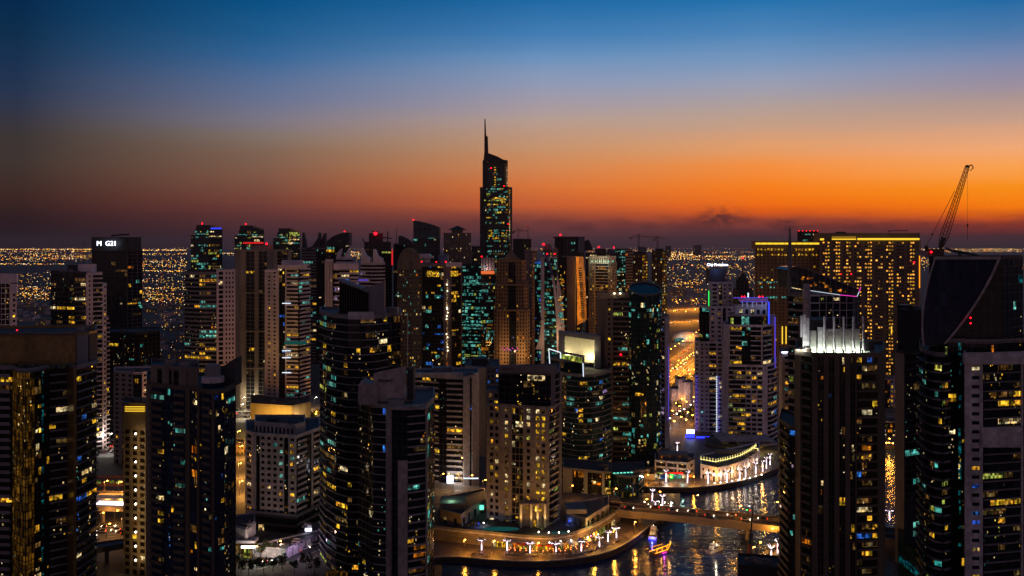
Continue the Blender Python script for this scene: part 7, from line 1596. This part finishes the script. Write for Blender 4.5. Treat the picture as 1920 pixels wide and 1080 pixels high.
def far_lights():
    rg = random.Random(21); mb = MB()
    def add(px, py, r=1.0, mats=('far_gold', 'far_gold', 'far_orange', 'far_white')):
        Y = 139.0 * FOC / max(py - HOR, 1.0)           # lamps stand about 11 m above the plain
        if Y > 26000: Y = 26000
        x = (px - 960) / FOC * Y; mb.octa((x, Y, Z(py, Y)), Y * .00023 * r * rg.uniform(.6, 1.25), rg.choice(mats))
    # rows of road lamps along the horizon
    for k in range(-50, 300): add(k * 8 + rg.uniform(-.6, .6), 466 + .8 * math.sin(k * .7), .75, ('far_gold', 'far_white'))
    for px0, px1, py, dpy, n in ((-10, 175, 467.5, 1.0, 150), (262, 350, 469, 1.4, 90), (-10, 175, 471, 1.2, 60), (-10, 175, 484, 6, 130), (-10, 175, 476, 4, 60), (262, 350, 498, 9, 60), (262, 350, 524, 14, 50), (30, 98, 520, 14, 30), (60, 175, 480, 3, 40), (-10, 120, 495, 1.0, 50), (262, 350, 476, 2.5, 40), (262, 350, 490, 7, 50), (262, 350, 508, 1.6, 40), (262, 350, 540, 3, 45), (262, 350, 552, 9, 60), (262, 350, 563, 8, 50),
                                 (28, 98, 540, 4, 40), (28, 98, 551, 6, 55), (28, 98, 560, 4, 20), (1250, 1420, 481, 3, 140), (1250, 1300, 477, 3, 60), (1250, 1420, 473, 2.5, 40), (1250, 1420, 486, 1.6, 60), (1250, 1420, 500, 9, 110), (1250, 1420, 520, 12, 120), (1262, 1330, 531, 3, 40), (1390, 1420, 520, 16, 30), (1300, 1420, 543, 1.2, 40), (1250, 1300, 538, 1, 14), (1254, 1330, 567, 5, 26),
                                 (1725, 2200, 467.5, 1.4, 250), (1725, 2200, 471, 1.6, 200), (-300, 0, 468, 1.2, 120), (-300, 0, 484, 6, 70), (-300, 0, 545, 8, 80), (1930, 2200, 492, 12, 80), (1725, 1760, 490, 14, 60), (1890, 1930, 500, 16, 20), (655, 680, 474, 4, 26), (655, 680, 480, 8, 16), (412, 442, 476, 3, 20), (560, 620, 470, 2, 10), (820, 905, 468, 3, 30), (1100, 1250, 470, 3, 60), (1000, 1060, 468, 2, 16)):
        for _ in range(int(n * (1.1 if 1240 < px0 < 1425 and py > 490 else 1.5))): add(rg.uniform(px0, px1), max(463.5, py + rg.gauss(0, .5) * dpy), 1.0)
    for _ in range(360): add(rg.choice((rg.uniform(-200, 350), rg.uniform(1245, 1425))), 470 + 110 * rg.random() ** 1.6, .7, ('far_gold', 'far_white', 'far_orange', 'far_green'))
    for _ in range(60): add(rg.uniform(262, 350), 575 + rg.uniform(0, 90), .8)
    tag(mb.build('distant_city_lights'), 'thousands of tiny gold and white lights scattered over the far plain', 'lights', kind='stuff')
far_lights()

# ---- trees
TG = 'dark leafy trees'
for px, py in ((444, 1062), (452, 1075), (466, 1078), (480, 1070), (494, 1074), (512, 1072), (530, 1069), (552, 1074), (574, 1066), (488, 1046), (502, 1042), (590, 1075)):
    tree(tuple(G(px, py)), 'dark leafy tree beside the street at lower left centre', 'trees by the street at lower left centre', int(px) % 4, .9)
for px, py in ((566, 790), (576, 786), (588, 791), (597, 785), (583, 795)):
    tree(tuple(G(px, py)), 'orange-lit leafy tree right of the gold-lit podium', 'trees right of the gold-lit podium', int(px) % 4, 1.3)
for px, py in ((1112, 985), (1122, 980), (1134, 974), (1146, 967), (880, 992), (890, 990), (1016, 999), (1092, 992)):
    tree(tuple(G(px, py, PZ)), 'small dark tree on the hotel podium terrace', 'trees on the hotel podium', int(px) % 4, .5)
for px, py in ((1262, 735), (1275, 729), (1290, 722), (1303, 716), (1258, 748)):
    tree(tuple(G(px, py)), 'dark leafy tree near the interchange', 'trees near the interchange', int(px) % 4, 1.2)
for px, py in ((1205, 944), (1214, 950), (1252, 950), (1262, 952), (1236, 944)):
    tree(tuple(G(px, py, QZ)), 'small lit tree in the garden left of the bridge', 'trees in the bridgehead garden', int(px) % 4, .45)
rg = random.Random(6)
for k in range(16):
    p = G(1202 + rg.random() * 70, 942 + rg.random() * 14, QZ); e = empty('garden_lamp', p, 'tiny warm garden lamp in the planting left of the bridge', 'lamp', 'lamps in the bridgehead garden'); mb = MB(); mb.tube((0, 0, 0), (0, 0, 1.0), .06, 'darkmetal'); mb.build('post', e); mb = MB(); mb.ball((0, 0, 1.2), .26, 'lampwhite'); mb.build('globe', e)
    if k % 4 == 0: point_light((0, 0, 1.8), 260, (1, .6, .25), e, .25)

# ---- dusk haze over the plain
def haze():
    m, nt, o = newmat('haze'); v = nt.nodes.new('ShaderNodeVolumePrincipled'); v.inputs['Color'].default_value = (.86, .70, .66, 1); v.inputs['Density'].default_value = 2.0e-5; v.inputs['Anisotropy'].default_value = .2
    nt.links.new(v.outputs[0], o.inputs['Volume'])
    mb = MB(); mb.box(-29000, 29000, -390, 29500, -1.0, 375, 'haze'); tag(mb.build('haze'), 'thin purple dusk haze over the city and the plain', 'haze', kind='stuff')
haze()
